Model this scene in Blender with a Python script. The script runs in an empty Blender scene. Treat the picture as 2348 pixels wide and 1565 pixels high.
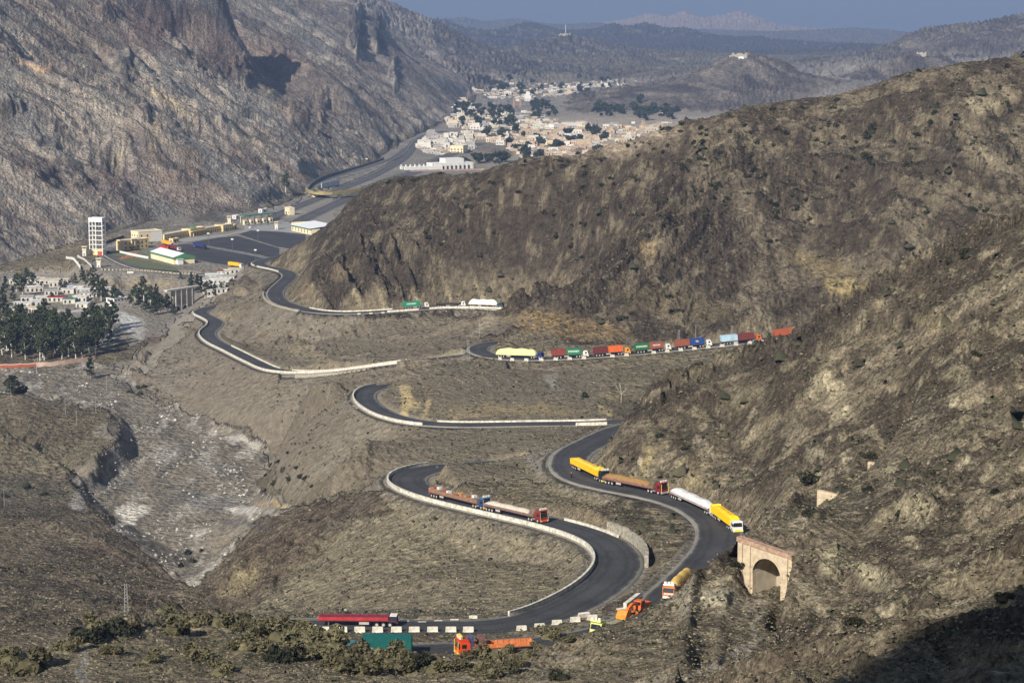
import bpy, bmesh, math, random
import numpy as np
from mathutils import Vector, Matrix
C = bpy.context.scene.collection
random.seed(7); RNG = np.random.default_rng(7)
# ------------------------------------------------------------------ camera geometry
F = 5000.0; PITCH = math.atan(762.5/5000.0); CP, SP = math.cos(PITCH), math.sin(PITCH)
def ray(px, py):
    v = py-782.5
    return (px-1174.0, F*CP-v*SP, -F*SP-v*CP)
def PD(px, py, D):
    r = ray(px, py); k = D/r[1]; return (r[0]*k, D, r[2]*k)
def PH(px, py, H):
    r = ray(px, py); k = -H/r[2]; return (r[0]*k, r[1]*k, -H)
def PX(px, D, H):
    dc = D*CP+H*SP; return ((px-1174.0)*dc/F, D, -H)
def proj(X, Y, Z):
    dc = Y*CP-Z*SP; up = Y*SP+Z*CP
    return 1174.0+F*X/dc, 782.5-F*up/dc
cam = bpy.data.objects.new('camera', bpy.data.cameras.new('camera')); C.objects.link(cam)
cam.data.sensor_width = 36.0; cam.data.lens = 36.0*F/2348.0
cam.data.clip_start = 1.0; cam.data.clip_end = 90000.0
cam.rotation_euler = (math.radians(90)-PITCH, 0, 0)
bpy.context.scene.camera = cam
# ------------------------------------------------------------------ numpy noise
_perm = np.random.default_rng(11).permutation(4096).astype(np.int64)
_grad = np.random.default_rng(12).uniform(0, 2*np.pi, 4096)
_gx, _gy = np.cos(_grad).astype(np.float32), np.sin(_grad).astype(np.float32)
def gnoise(x, y, seed=0):
    x = np.asarray(x, np.float64)+seed*37.31; y = np.asarray(y, np.float64)+seed*91.7
    xi = np.floor(x); yi = np.floor(y); fx = (x-xi).astype(np.float32); fy = (y-yi).astype(np.float32)
    xi = xi.astype(np.int64); yi = yi.astype(np.int64)
    u = fx*fx*fx*(fx*(fx*6-15)+10); v = fy*fy*fy*(fy*(fy*6-15)+10)
    def g(i, j, dx, dy):
        h = _perm[(_perm[(xi+i) & 4095]+yi+j) & 4095]
        return _gx[h]*dx+_gy[h]*dy
    a = g(0, 0, fx, fy); b = g(1, 0, fx-1, fy); c = g(0, 1, fx, fy-1); d = g(1, 1, fx-1, fy-1)
    return ((a+(b-a)*u)*(1-v)+(c+(d-c)*u)*v)*1.5
def fbm(x, y, o=4, seed=0, gain=.5, ridged=False):
    s = 0; a = 1.0; n = 0
    for k in range(o):
        q = gnoise(x, y, seed+k)
        if ridged: q = 1-2*np.abs(q)
        s = s+a*q; n += a; a *= gain; x = x*2.03; y = y*2.03
    return s/n
def sstep(a, b, x):
    t = np.clip((x-a)/(b-a), 0, 1); return t*t*(3-2*t)
def inpoly(poly, U, V):
    inside = np.zeros(np.shape(U), bool); n = len(poly)
    for i in range(n):
        x0, y0 = poly[i]; x1, y1 = poly[(i+1) % n]
        if y0 == y1: continue
        c = ((y0 > V) != (y1 > V)) & (U < (x1-x0)*(V-y0)/(y1-y0)+x0)
        inside ^= c
    return inside
# ------------------------------------------------------------------ roads: centre line as (px, py, drop below the camera), half width
def catmull(P, step):
    P = np.array(P, float); P = np.vstack([2*P[0]-P[1], P, 2*P[-1]-P[-2]]); out = []
    for i in range(1, len(P)-2):
        p0, p1, p2, p3 = P[i-1:i+3]; n = max(2, int(np.linalg.norm(p2-p1)/step))
        t0 = 0; t1 = np.linalg.norm(p1-p0)**.5; t2 = t1+np.linalg.norm(p2-p1)**.5; t3 = t2+np.linalg.norm(p3-p2)**.5
        for s in np.linspace(t1, t2, n, endpoint=False):
            a1 = (t1-s)/(t1-t0)*p0+(s-t0)/(t1-t0)*p1; a2 = (t2-s)/(t2-t1)*p1+(s-t1)/(t2-t1)*p2; a3 = (t3-s)/(t3-t2)*p2+(s-t2)/(t3-t2)*p3
            b1 = (t2-s)/(t2-t0)*a1+(s-t0)/(t2-t0)*a2; b2 = (t3-s)/(t3-t1)*a2+(s-t1)/(t3-t1)*a3
            out.append((t2-s)/(t2-t1)*b1+(s-t1)/(t2-t1)*b2)
    out.append(P[-2]); out = np.array(out)
    L = np.concatenate([[0], np.cumsum(np.linalg.norm(np.diff(out, axis=0), axis=1))]); m = max(2, int(L[-1]/step))
    q = np.linspace(0, L[-1], m+1)
    return np.stack([np.interp(q, L, out[:, k]) for k in range(3)], 1)
def smooth(P, it):
    P = P.copy()
    for _ in range(it): P[1:-1] = P[1:-1]*.5+(P[:-2]+P[2:])*.25
    return P
RD = {
 'A': (5.6, [(1500,962,130),(1420,985,129),(1362,1012,128),(1316,1037,127.5),(1304,1070,127),(1335,1096,126.5),(1400,1113,126),(1500,1132,125.3),(1580,1155,124.6),(1637,1190,124),(1652,1225,123.4),(1635,1268,122.6),(1595,1312,121.8),(1545,1360,121),(1495,1402,120.4),(1430,1440,119.8),(1330,1466,119.2),(1200,1482,118.6),(1040,1492,118.2),(880,1494,118),(720,1490,118),(560,1482,118.3),(420,1468,119)]),
 'B': (5.8, [(520,1440,122),(650,1436,122),(800,1436,122),(950,1438,121.8),(1060,1440,121.8),(1150,1436,122),(1225,1420,122.6),(1310,1385,123.6),(1385,1338,124.6),(1418,1292,125.6),(1400,1252,126.6),(1340,1222,127.6),(1250,1196,128.6),(1150,1173,129.8),(1050,1150,131),(968,1126,132.3),(930,1102,133.4),(952,1082,134.2),(1010,1071,135),(1080,1066,136.5),(1160,1060,139)]),
 'C': (4.6, [(1560,960,143),(1460,963,143.5),(1385,968,144),(1200,971,146),(1050,973,147.3),(960,968,148.2),(900,955,149),(860,937,150),(836,915,151),(838,900,151.6),(858,889,152.2),(900,882,153),(960,878,154)]),
 'D': (5.0, [(1060,815,157),(980,824,159.5),(920,829,161.5),(840,840,165),(760,850,169),(690,853,172.5),(630,848,175),(580,828,177),(530,803,178.8),(495,786,180.3),(478,772,181.3),(476,760,182.1),(490,748,183),(494,738,183.8),(478,728,184.6),(460,719,185.3),(464,710,186),(490,703,187),(530,697,188)]),
 'E': (5.2, [(1290,717,154.3),(1230,713,155.5),(1180,707,156.3),(1100,703,157),(1000,704,158),(950,708,158.7),(880,713,159.8),(800,717,161.3),(740,715,162.4),(690,707,163.5),(650,695,164.6),(632,680,165.8),(634,664,167),(650,648,168.2),(664,634,169.4),(660,625,170.4),(635,617,171.5),(606,611,172.8),(592,605,174),(602,597,175.2),(640,589,177),(700,582,178)]),
 'F': (4.9, [(2100,738,138),(1960,755,140.5),(1830,769,143),(1700,784,145),(1500,804,148.5),(1400,813,150),(1300,819,151.3),(1200,822,152.5),(1135,817,153.5),(1103,808,154.3),(1096,798,155),(1112,789,155.6),(1150,784,156),(1200,780,156.5)]),
 'H1': (7.0, [(600,512,180),(650,487,181),(700,466,182),(745,449,183),(800,426,184),(850,406,185),(890,385,186),(922,365,187),(945,340,188),(975,312,189),(1020,300,190)]),
 'H2': (8.0, [(640,530,180),(700,500,181),(760,472,182.5),(830,440,184),(900,412,186),(960,392,187),(1010,365,188),(1060,343,189),(1110,328,190)]),
 'G': (4.0, [(930,340,187.5),(905,360,186),(850,381,184),(780,401,181.5),(730,418,179.5),(712,430,178.3),(730,438,177.6)]),
 'N': (3.5, [(235,583,180),(262,572,180),(290,560,180),(312,548,180),(340,540,180)]),
 'M': (3.5, [(240,575,180),(258,588,180),(290,604,180),(330,616,180),(380,623,180.6),(440,628,181.5),(480,628,182)]),
 'W': (4.5, [(110,712,193.2),(150,716,193.2),(200,708,193),(245,695,192.8),(290,684,192.6)]),
}
ROAD = {}
for k, (w, pts) in RD.items():
    P = smooth(catmull([PH(*p) for p in pts], 2.0), 12); ROAD[k] = (w, P)
# ------------------------------------------------------------------ break lines
H_RIV = lambda D: float(np.interp(D, [560, 700, 890, 1044, 1165, 1330, 1485, 1560], [213, 210, 204, 200, 197, 194, 192, 191]))
def PR(px, py):      # a point on the river plain
    D = 1000.
    for _ in range(40):
        q = PD(px, py, D); e = -q[2]-H_RIV(D); D *= 1-.35*e/max(60., -q[2]); D = min(max(D, 500), 1700)
    return PD(px, py, D)
LN = []   # (points, weight, silhouette?)
def ln(pts, w=1.0, sil=False):
    if sil and w == 1.0: w = 3.0
    LN.append((np.array(pts, float), w, sil))
    if sil and np.mean([p[1] for p in pts]) > 4000: LN.append((np.array([(x*1.008, y*1.008, z) for x, y, z in pts]), w, False))
def LD(p, **k): ln([PD(*q) for q in p], **k)
def LH(p, **k): ln([PH(*q) for q in p], **k)
def back(P, dd, dz): ln([(x*(y+dd)/y, y+dd, z-dz) for x, y, z in [PD(*q) for q in P]])
def LX(p, **k): ln([PX(*q) for q in p], **k)
# left mountain: one long face over its foot line, with spurs and gullies running down to the right
FOOT = [PD(*p) for p in ((-600,640,1330),(-330,641,1480),(-120,622,1540),(0,606,1600),(110,582,1690))]+[PH(*p) for p in ((200,548,180),(330,505,180),(420,494,180.5),(520,489,180.5),(600,478,181),(650,458,181.5),(700,432,180),(780,393,183),(850,362,186),(880,340,188),(905,322,189),(960,300,190),(1010,275,191),(1060,240,190),(1085,218,189),(1100,205,188))]
ln(FOOT)
_F = np.array(FOOT)[:, :2]
def LMp(px, py, off=0.0, k=.5):      # point of the face seen at a pixel, lifted by off metres
    r = ray(px, py); k = k+.38*min(1, max(0, (px-600)/240.))
    for D in np.arange(1300., 6000., 6.):
        x = r[0]/r[1]*D; d = 1e9; sg = 0
        for a, b in zip(_F[:-1], _F[1:]):
            e = b-a; s = min(1, max(0, ((x-a[0])*e[0]+(D-a[1])*e[1])/(e@e))); q = a+s*e; h = math.hypot(x-q[0], D-q[1])
            if h < d: d = h; sg = 1 if (e[0]*(D-a[1])-e[1]*(x-a[0])) > 0 else -1; 
        z = -183+(sg*d*k+(max(0, d-260)*.18 if sg > 0 else 0))
        if sg > 0 and z > r[2]/r[1]*D: return (x, D, z+off)
    return (x, D, z+off)
def LL(pts, **kw): ln([LMp(*p) for p in pts], **kw)
LL([(-250,0,0),(-100,0,8),(0,0,0),(120,0,14),(250,0,4),(370,0,16),(480,0,10),(560,0,0),(640,0,14),(740,0,4)])
LL([(0,60,14),(130,110,16),(240,150,14),(330,205,13),(430,260,12),(520,310,12),(610,360,10),(690,402,6)])
LL([(0,120,-6),(120,170,-8),(240,215,-9),(340,260,-8),(440,320,-6),(540,380,-4),(620,420,-2)])
LL([(-200,150,8),(0,190,12),(120,230,12),(260,290,10),(380,345,9),(480,395,7),(570,440,4)])
LL([(-250,270,0),(0,290,-6),(120,335,-6),(230,375,-6),(330,420,-4),(430,460,-2)])
LL([(-250,380,8),(0,390,9),(100,430,8),(200,470,6),(290,500,2)])
LL([(150,20,14),(250,40,10),(330,80,18),(440,140,14),(530,200,12),(610,250,10),(700,310,8),(790,370,5)])
LL([(420,70,-6),(520,130,-10),(600,190,-9),(680,240,-8),(760,300,-5),(830,350,-2)])
LL([(520,30,8),(600,90,8),(680,150,12),(760,220,12),(820,275,10),(880,322,6)])
LL([(640,40,-8),(720,110,-10),(790,180,-9),(850,240,-8),(910,295,-4)])
CR = [LMp(*p) for p in ((760,-60),(800,-15),(822,12),(838,22),(862,55),(882,95),(915,125),(955,150),(1000,178),(1050,198),(1090,213))]
ln(CR, sil=True)
ln([(x, y+170, z-45) for x, y, z in CR[:8]])
LX([(-300,2700,-60),(200,2800,-80),(500,3000,-60)])
# second range behind it
LD([(700,-60,6000),(800,-20,6100),(862,-8,6200),(900,14,6250),(960,38,6300),(1010,60,6350),(1060,86,6400),(1092,108,6450),(1110,125,6500),(1140,150,6600)], sil=True)
LX([(900,5400,180),(1000,5400,182),(1080,5450,183)]); LX([(800,7500,150),(950,7500,170),(1050,7500,180)])
# near hump on its foot
LD([(985,140,5750),(1015,120,5800),(1045,135,5850),(1060,148,5900)], sil=True)
# far hill with mast
LD([(1050,160,6800),(1085,140,7000),(1160,118,7300),(1240,95,7400),(1296,78,7500),(1345,92,7500),(1400,108,7500),(1450,125,7400),(1500,140,7200),(1530,150,7000),(1560,163,6800)], sil=True)
LD([(1100,185,6000),(1250,188,6100),(1400,186,6200),(1480,180,6300),(1560,172,6500)])
LX([(1000,8900,190),(1300,8900,190),(1600,8900,190),(2000,9300,190),(2500,9300,190)]); LX([(1640,6900,190),(1900,7000,190),(2200,7200,190),(2500,7200,190)])
# blue ranges
LD([(700,60,9800),(900,45,9800),(1020,46,9800),(1045,60,9900),(1070,74,9950),(1100,90,10000),(1140,72,10000),(1180,60,10000),(1215,52,10000),(1260,64,10000),(1300,78,10000),(1340,92,10000),(1380,66,10100),(1405,54,10200),(1440,64,10200),(1480,52,10200),(1530,70,10300),(1570,64,10300),(1620,82,10300),(1700,90,10200),(1740,84,10200),(1775,104,10000),(1830,94,10000),(1870,108,10000),(1920,112,9800)], sil=True)
LX([(700,11500,200),(1300,11500,200),(1700,11500,200),(2500,11500,200)])
LD([(1380,66,15500),(1440,46,15800),(1490,28,16000),(1530,40,16000),(1570,24,16000),(1610,44,16000),(1655,36,16000),(1690,24,16000),(1725,32,16000),(1755,44,16000),(1790,62,16000),(1830,84,15600),(1900,95,15200)], sil=True)
LD([(600,70,14000),(900,58,14000),(1060,40,14000),(1110,52,14000),(1180,44,14000),(1290,62,14000),(1380,52,14000),(1420,66,14000)], sil=True)
LX([(500,19000,230),(1174,19000,230),(1700,19500,230),(2500,19000,230)]); LX([(300,29000,330),(1174,29000,330),(2500,29000,330)])
LD([(1760,88,12500),(1850,72,12800),(1960,66,13000),(2050,72,13000),(2110,88,12500),(2300,100,12500),(2600,100,12500)], sil=True)
LD([(1700,128,8000),(1790,118,8200),(1850,128,8200),(1900,112,8200),(1960,104,8200),(2040,108,8200),(2100,120,8000)], sil=True)
# right range
LD([(1880,165,6000),(1960,140,6000),(2030,108,6000),(2070,88,6000),(2120,68,6000),(2190,62,6050),(2250,58,6100),(2300,44,6100),(2348,38,6100),(2450,30,6100),(2650,20,6000)], sil=True)
LD([(1750,185,5200),(1880,190,5000),(2000,200,4900),(2200,200,4700),(2400,200,4600)])
# fort hill
LD([(1372,247,3960),(1400,232,4080),(1450,218,4150),(1500,206,4200),(1560,188,4250),(1600,172,4300),(1640,146,4330),(1672,126,4350),(1715,122,4350),(1760,134,4350),(1800,143,4350),(1830,170,4400),(1880,185,4400),(1960,192,4400),(2100,200,4300)], sil=True)
LD([(1380,252,3900),(1450,256,3850),(1560,258,3800),(1660,262,3750),(1760,268,3700)])
LX([(1380,4700,186),(1600,4800,184),(1800,4800,172),(2000,4700,165)])
LD([(1900,190,4560),(1970,165,4560),(2030,146,4560),(2080,128,4560),(2110,122,4560),(2150,130,4560),(2200,150,4500),(2280,175,4400),(2400,190,4400)], sil=True)
# valley plain
for y, H in ((380,189),(350,190),(320,190.5),(290,191),(265,190.5),(245,190),(228,188.5),(212,186),(200,183)):
    a = {380:900,350:930,320:960,290:1000,265:1060,245:1090,228:1110,212:1110,200:1100}[y]; b = {380:1800,350:1800,320:1800,290:1800,265:1700,245:1360,228:1370,212:1420,200:1500}[y]
    LH([(x, y, H) for x in range(a, b+1, 60)])
LD([(1100,192,5400),(1300,186,5500),(1500,182,5600),(1560,176,5700)])
# small cones in town
for (x, y, r, h) in ((1128,350,70,17),(1333,352,60,12),(1690,290,70,14)):
    c = np.array(PH(x, y, 190)); ln([c+(0, 0, h), c+(3, 3, h)], w=40)
    ln([c+(r*math.cos(a), r*math.sin(a)*1.4, 0) for a in np.linspace(0, 6.28, 14)])
# middle hill
MH = [(628,592,1480),(640,575,1462),(655,560,1452),(688,541,1440),(710,515,1425),(742,490,1405),(790,462,1380),(830,440,1350),(860,418,1325),(890,406,1300),(950,402,1275),(1000,399,1250),(1060,402,1235),(1110,398,1220),(1150,378,1210),(1200,362,1200),(1270,362,1190),(1340,360,1185),(1370,342,1180),(1420,330,1175),(1480,310,1170),(1540,288,1165),(1600,268,1160),(1660,252,1155),(1720,238,1150),(1800,229,1150),(1850,222,1150),(1900,214,1150),(1960,198,1150),(2010,188,1145),(2060,168,1140),(2100,156,1135),(2160,146,1130),(2220,138,1125),(2280,130,1120),(2348,120,1120),(2450,100,1100),(2650,70,1080)]
LD(MH, sil=True)
for off, hh in ((110, 1.45), (260, 1.0)):
    ln([np.array(PD(x, y, d))*np.array([(d+off)/d, 1, 1])+np.array([0, off, 0])-np.array([0, 0, 38 if off == 110 else 0]) if off == 110 else PX(x, d+off+60, 186) for x, y, d in MH[(0 if off == 110 else 5):]])
# sub-ridges and gullies on the middle hill
LD([(1740,238,1150),(1700,330,1120),(1640,420,1085),(1560,500,1062),(1500,560,1040),(1430,640,1015),(1380,690,1000)])
LD([(1340,360,1185),(1330,440,1165),(1290,540,1135),(1250,620,1110)])
LD([(1370,342,1180),(1420,440,1150),(1420,520,1125),(1380,600,1100),(1300,670,1080)], w=.6)
LD([(890,406,1300),(900,480,1260),(880,560,1225),(860,630,1195)])
LD([(1110,398,1220),(1080,480,1200),(1060,570,1170),(1030,650,1150)])
LD([(2000,190,1145),(1960,300,1110),(1900,420,1075),(1880,500,1050),(1860,600,1010),(1840,660,985)])
LD([(2220,138,1125),(2200,240,1090),(2150,340,1060),(2080,440,1030),(2040,520,1000)])
LD([(2348,120,1120),(2348,250,1075),(2348,380,1030),(2348,470,1000)])
# hidden gorge between the middle hill and the near hill
LX([(1400,860,152),(1480,820,150),(1600,790,146),(1750,800,143),(1900,830,140),(2100,850,136),(2300,850,130),(2600,850,120)])
LX([(1420,960,148),(1600,930,146),(1850,900,142),(2100,900,134),(2348,900,125),(2600,900,115)])
# ochre knoll inside the F hairpin
LD([(1120,778,1035),(1145,758,1040),(1180,746,1045),(1230,742,1050),(1300,752,1045)])
# knoll inside C/D hairpins
LD([(870,888,866),(895,868,874),(930,843,886),(985,826,894),(1050,830,900),(1130,842,905),(1250,848,910),(1400,850,905)], w=3)
LD([(900,950,800),(1000,958,785),(1200,958,775),(1380,956,765)])
LD([(880,900,850),(1000,915,822),(1150,915,820),(1300,905,825),(1400,900,830)])
# slope between E and D
LD([(640,735,1225),(700,760,1170),(800,780,1120),(900,790,1090),(1000,770,1090),(1060,740,1100)])
LD([(560,700,1370),(600,650,1420),(590,640,1450)])
# spur nose behind D's end
LD([(500,720,1310),(515,700,1330),(540,670,1380),(560,640,1440),(575,618,1490)], sil=True)
LD([(530,770,1230),(600,810,1130),(660,835,1070),(730,838,1050)])
# the long scree slope: foot at the river
ln([PR(*p) for p in ((420,722),(380,765),(320,815),(275,862),(330,890),(420,930),(520,955),(610,990),(650,1030),(600,1090),(590,1125),(640,1152),(720,1165))])
LD([(800,960,815),(760,900,900),(700,890,960)], w=.5)
LD([(860,1000,742),(820,1040,725),(780,1080,715),(745,1110,712)])
# outer side of C, down to B
LD([(860,1060,668),(950,1040,680),(1050,1030,690),(1150,1020,698),(1230,1010,700),(1300,1000,712)])
# river plain
for pts in (((60,850),(160,860),(230,880)),((300,940),(380,965),(480,985)),((330,1040),(430,1060),(560,1060)),((160,1110),(260,1120),(400,1130),(560,1140)),((260,1180),(380,1200),(540,1200)),((330,1240),(420,1260),(520,1270)),((430,1310),(470,1320)),((0,700),(120,700),(250,700)),((-300,690),(0,650),(160,640)),((-300,800),(0,790),(200,780)),((-300,850),(0,845))):
    ln([PR(*p) for p in pts])
# embankment under the terminal
LH([(60,640,192),(150,630,188),(215,640,185),(300,655,184),(420,668,184),(480,655,184),(540,640,183),(575,612,181)])
ln([PR(100,675)]+[PR(*p) for p in ((180,665),(300,678),(380,692),(425,706))])
LH([(110,592,181),(190,612,180.5),(240,626,181),(340,634,181.5),(440,640,182),(500,632,182)])
LH([(390,508,180),(520,500,180),(600,510,180),(680,530,180),(650,585,180),(560,605,180.3),(480,610,180.6),(430,612,180.4),(300,600,180),(240,575,180),(300,555,180),(240,540,180),(330,520,180)])
# middle spur under B
LD([(885,1128,606),(850,1132,612),(800,1136,622),(740,1150,630),(680,1158,640),(620,1178,645),(580,1205,648),(545,1240,650),(520,1275,652),(505,1300,650),(470,1335,645),(430,1370,640),(405,1400,630)], sil=True)
ln([PX(x, d+o, h) for x, d, o, h in ((850,612,75,166),(760,630,70,180),(660,642,75,194),(560,650,80,202),(480,652,90,205),(380,640,110,206))])
LD([(900,1180,575),(840,1230,572),(740,1300,572),(640,1340,578),(560,1370,588),(480,1405,600)])
LD([(1180,1225,550),(1300,1250,530),(1350,1290,505),(1330,1340,480),(1250,1385,458)], w=.7)
LD([(1200,1405,445),(1100,1405,455),(1000,1402,470),(900,1402,485),(800,1408,500),(700,1412,518),(600,1416,535),(500,1424,560),(420,1432,575)])
LD([(1050,1320,500),(900,1330,520),(780,1360,535)])
# ground between A and B
LD([(1000,1080,602),(1010,1056,610),(1060,1060,612),(1110,1078,606),(1200,1102,592),(1300,1135,572),(1400,1165,556)], w=4)
LD([(1480,1195,525),(1530,1230,505),(1500,1300,480),(1440,1370,455)])
LD([(1240,1040,640),(1220,1090,612)])
# near right hill, crest and faces
NR = [(1362,1040,601),(1366,1000,608),(1374,942,618),(1440,930,622),(1495,905,625),(1540,875,625),(1590,848,622),(1660,818,618),(1730,800,612),(1780,790,610),(1830,762,606),(1880,712,602),(1950,672,598),(2000,640,595),(2060,612,592),(2110,600,590),(2140,580,588),(2190,560,585),(2225,530,580),(2270,508,575),(2348,492,565),(2450,470,550),(2650,430,530)]
LD(NR, sil=True, w=3)
ln([PX(x, d+70, h) for x, d, h in ((1395,620,141),(1500,625,143),(1660,618,140),(1830,606,136),(2060,592,128),(2348,565,112),(2650,530,95))])
LD([(1560,1100,562),(1640,1140,546),(1700,1185,527),(1740,1215,512)])
LD([(1395,1075,583),(1450,1090,577),(1520,1105,570)])
LD([(1660,960,590),(1700,1050,568),(1740,1120,548)])
LD([(1900,760,585),(1880,860,570),(1870,960,552),(1850,1060,532),(1800,1130,518)])
LD([(2100,680,572),(2060,780,556),(2040,880,538),(2030,960,522),(1990,1030,508),(1930,1090,498),(1880,1130,492),(1830,1150,482),(1780,1180,470)])
LD([(2200,640,560),(2160,760,540),(2120,870,520),(2085,950,502)])
LD([(2085,950,498),(2050,1000,480),(2020,1045,470),(1980,1085,462),(1930,1125,455),(1895,1155,448),(1852,1190,420),(1830,1240,404),(1814,1300,395),(1800,1350,387),(1788,1400,379),(1780,1460,371),(1782,1500,364)], sil=True, w=4)
back([(2085,950,498),(2020,1045,470),(1930,1125,455)], 14, 11); back([(1852,1190,420),(1830,1240,404)], 12, 5); back([(1814,1300,395),(1788,1400,379),(1780,1460,371)], 6, 6)
LD([(2348,700,520),(2330,850,480),(2300,1000,445),(2260,1130,415),(2210,1250,388),(2180,1340,368)])
LD([(2650,800,440),(2600,1000,400),(2500,1200,360)])
LD([(1990,1200,420),(1960,1300,395),(1930,1400,372)])
LD([(1790,1500,372),(1850,1490,360),(1930,1440,352),(2050,1400,352),(2150,1375,355),(2230,1310,350),(2300,1250,345),(2400,1150,345)])
LD([(1560,1600,322),(1640,1555,324),(1700,1530,325),(1800,1480,322),(1880,1440,318),(1960,1415,316),(2060,1385,312),(2150,1352,308),(2200,1318,304),(2260,1262,300),(2348,1190,296),(2450,1120,294),(2700,1020,290),(3000,960,285)], sil=True)
back([(1840,1460,320),(1960,1415,316),(2150,1352,308),(2260,1262,300),(2348,1190,296),(2700,1020,290)], 16, 14)
ln([PX(x, d, h) for x, d, h in ((1640,335,107),(1800,334,104),(1960,332,100),(2150,330,98),(2348,326,88),(2600,320,80))])
LD([(1600,1700,262),(1900,1560,262),(2100,1500,262),(2348,1400,262),(2600,1300,250)])
# railway ledge
LH([(1585,1560,107.5),(1600,1520,107.8),(1640,1470,108),(1680,1420,108.4),(1715,1370,108.8),(1745,1330,109.3)], w=1.5)
LH([(1660,1560,107.5),(1720,1480,108),(1760,1420,108.5),(1775,1370,109)], w=1.5)
SPUR = [(1575,1560,318,0),(1568,1500,340,0),(1574,1450,360,0),(1580,1405,376,.2),(1584,1370,386,.2),(1592,1335,394,.3),(1608,1288,405,1.0),(1640,1232,415,2.6),(1668,1200,424,2.8),(1694,1190,432,2.8)]
SPZ = lambda P, k: [(x, y, z+k) for x, y, z in [PD(*q) for q in P]]
ln([(q[0], q[1], q[2]+k) for q, k in [(PD(x, y, d), k) for x, y, d, k in SPUR]], sil=True, w=4); ln([(q[0]+.6, q[1], q[2]+k) for q, k in [(PD(x+4, y-6, d+5), k-.4) for x, y, d, k in SPUR]], w=3); ln([(q[0]+5.5, q[1]-1, q[2]+k) for q, k in [(PD(x, y, d), k*.3-.9) for x, y, d, k in SPUR[:7]]], w=3); ln([(q[0]-2.6, q[1]+2, q[2]-3.4) for q in [PD(x, y, d) for x, y, d, k in SPUR[2:7]]], w=3)
LD([(1690,1236,425),(1760,1250,423),(1815,1268,418)])
LD([(1695,1222,433),(1760,1205,440),(1830,1188,446)], w=3)
LD([(1590,1450,372),(1615,1380,390),(1650,1320,402),(1678,1290,410)])
# near bank below road A
ln(SPZ([(1530,1472,362),(1495,1458,376),(1465,1446,386),(1430,1438,393),(1385,1440,398),(1345,1444,397),(1325,1458,393),(1300,1478,388)], 0.9), sil=True, w=4); LD([(1300,1480,388),(1250,1497,382),(1180,1512,377),(1100,1520,375),(950,1510,376),(820,1490,379),(700,1468,383),(500,1440,396),(400,1420,420)], sil=True, w=2)
LD([(1500,1600,320),(1300,1620,310),(1100,1640,305),(900,1640,300),(600,1640,300),(300,1640,300),(0,1640,300),(-300,1640,300)])
LD([(-300,1800,262),(600,1800,262),(1500,1780,262),(1750,1680,262)])
LD([(-100,1500,350),(100,1490,352),(200,1478,360),(320,1440,378),(400,1418,392)])
LD([(650,1540,345),(400,1530,345),(200,1540,340),(0,1560,335)])
# left brown hill
LD([(-330,1060,920),(-150,1080,915),(0,1090,905),(100,1088,905),(150,1092,900),(180,1130,870),(210,1175,835),(260,1215,810),(300,1235,800),(335,1262,790),(380,1300,770),(420,1335,750),(440,1362,738),(430,1385,715)], sil=True)
ln([PX(x, d, h) for x, d, h in ((-300,965,201),(0,955,201),(150,940,202),(225,885,204),(310,850,205.5),(390,822,206.5),(470,795,208))])
LD([(-300,1200,735),(0,1200,735),(150,1210,725),(300,1290,690),(380,1340,665)])
LD([(-300,1310,600),(0,1310,600),(150,1320,592),(300,1340,585),(380,1365,580)])
LD([(-300,1440,470),(0,1440,470),(120,1440,470),(200,1430,482),(300,1410,505),(380,1405,540)])
LX([(-300,405,132),(0,400,130),(150,400,129),(260,410,128),(340,430,131)])
# cliff-edged hillock
LD([(-300,905,1060),(0,930,1045),(60,915,1045),(120,925,1042),(190,932,1038),(245,950,1025),(272,985,990),(268,1010,965),(230,1045,930),(180,1075,905)], sil=True)
LD([(-300,1000,960),(0,1010,955),(100,1040,925),(150,1065,905)])
ln([PX(x, d, h) for x, d, h in ((-300,1130,197.5),(60,1125,197.5),(200,1108,198),(275,1075,199),(315,1010,200.5),(300,955,202),(235,925,202.5))])
LD([(-300,860,1150),(0,880,1150),(30,900,1060)])
# viewpoint side (below and behind frame)
LX([(-300,175,60),(1174,175,66),(2600,175,55)])
for k in ROAD:
    w, P = ROAD[k]
    if k in 'NMWG': continue
    ln(P[::3], w=2.0)
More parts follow.
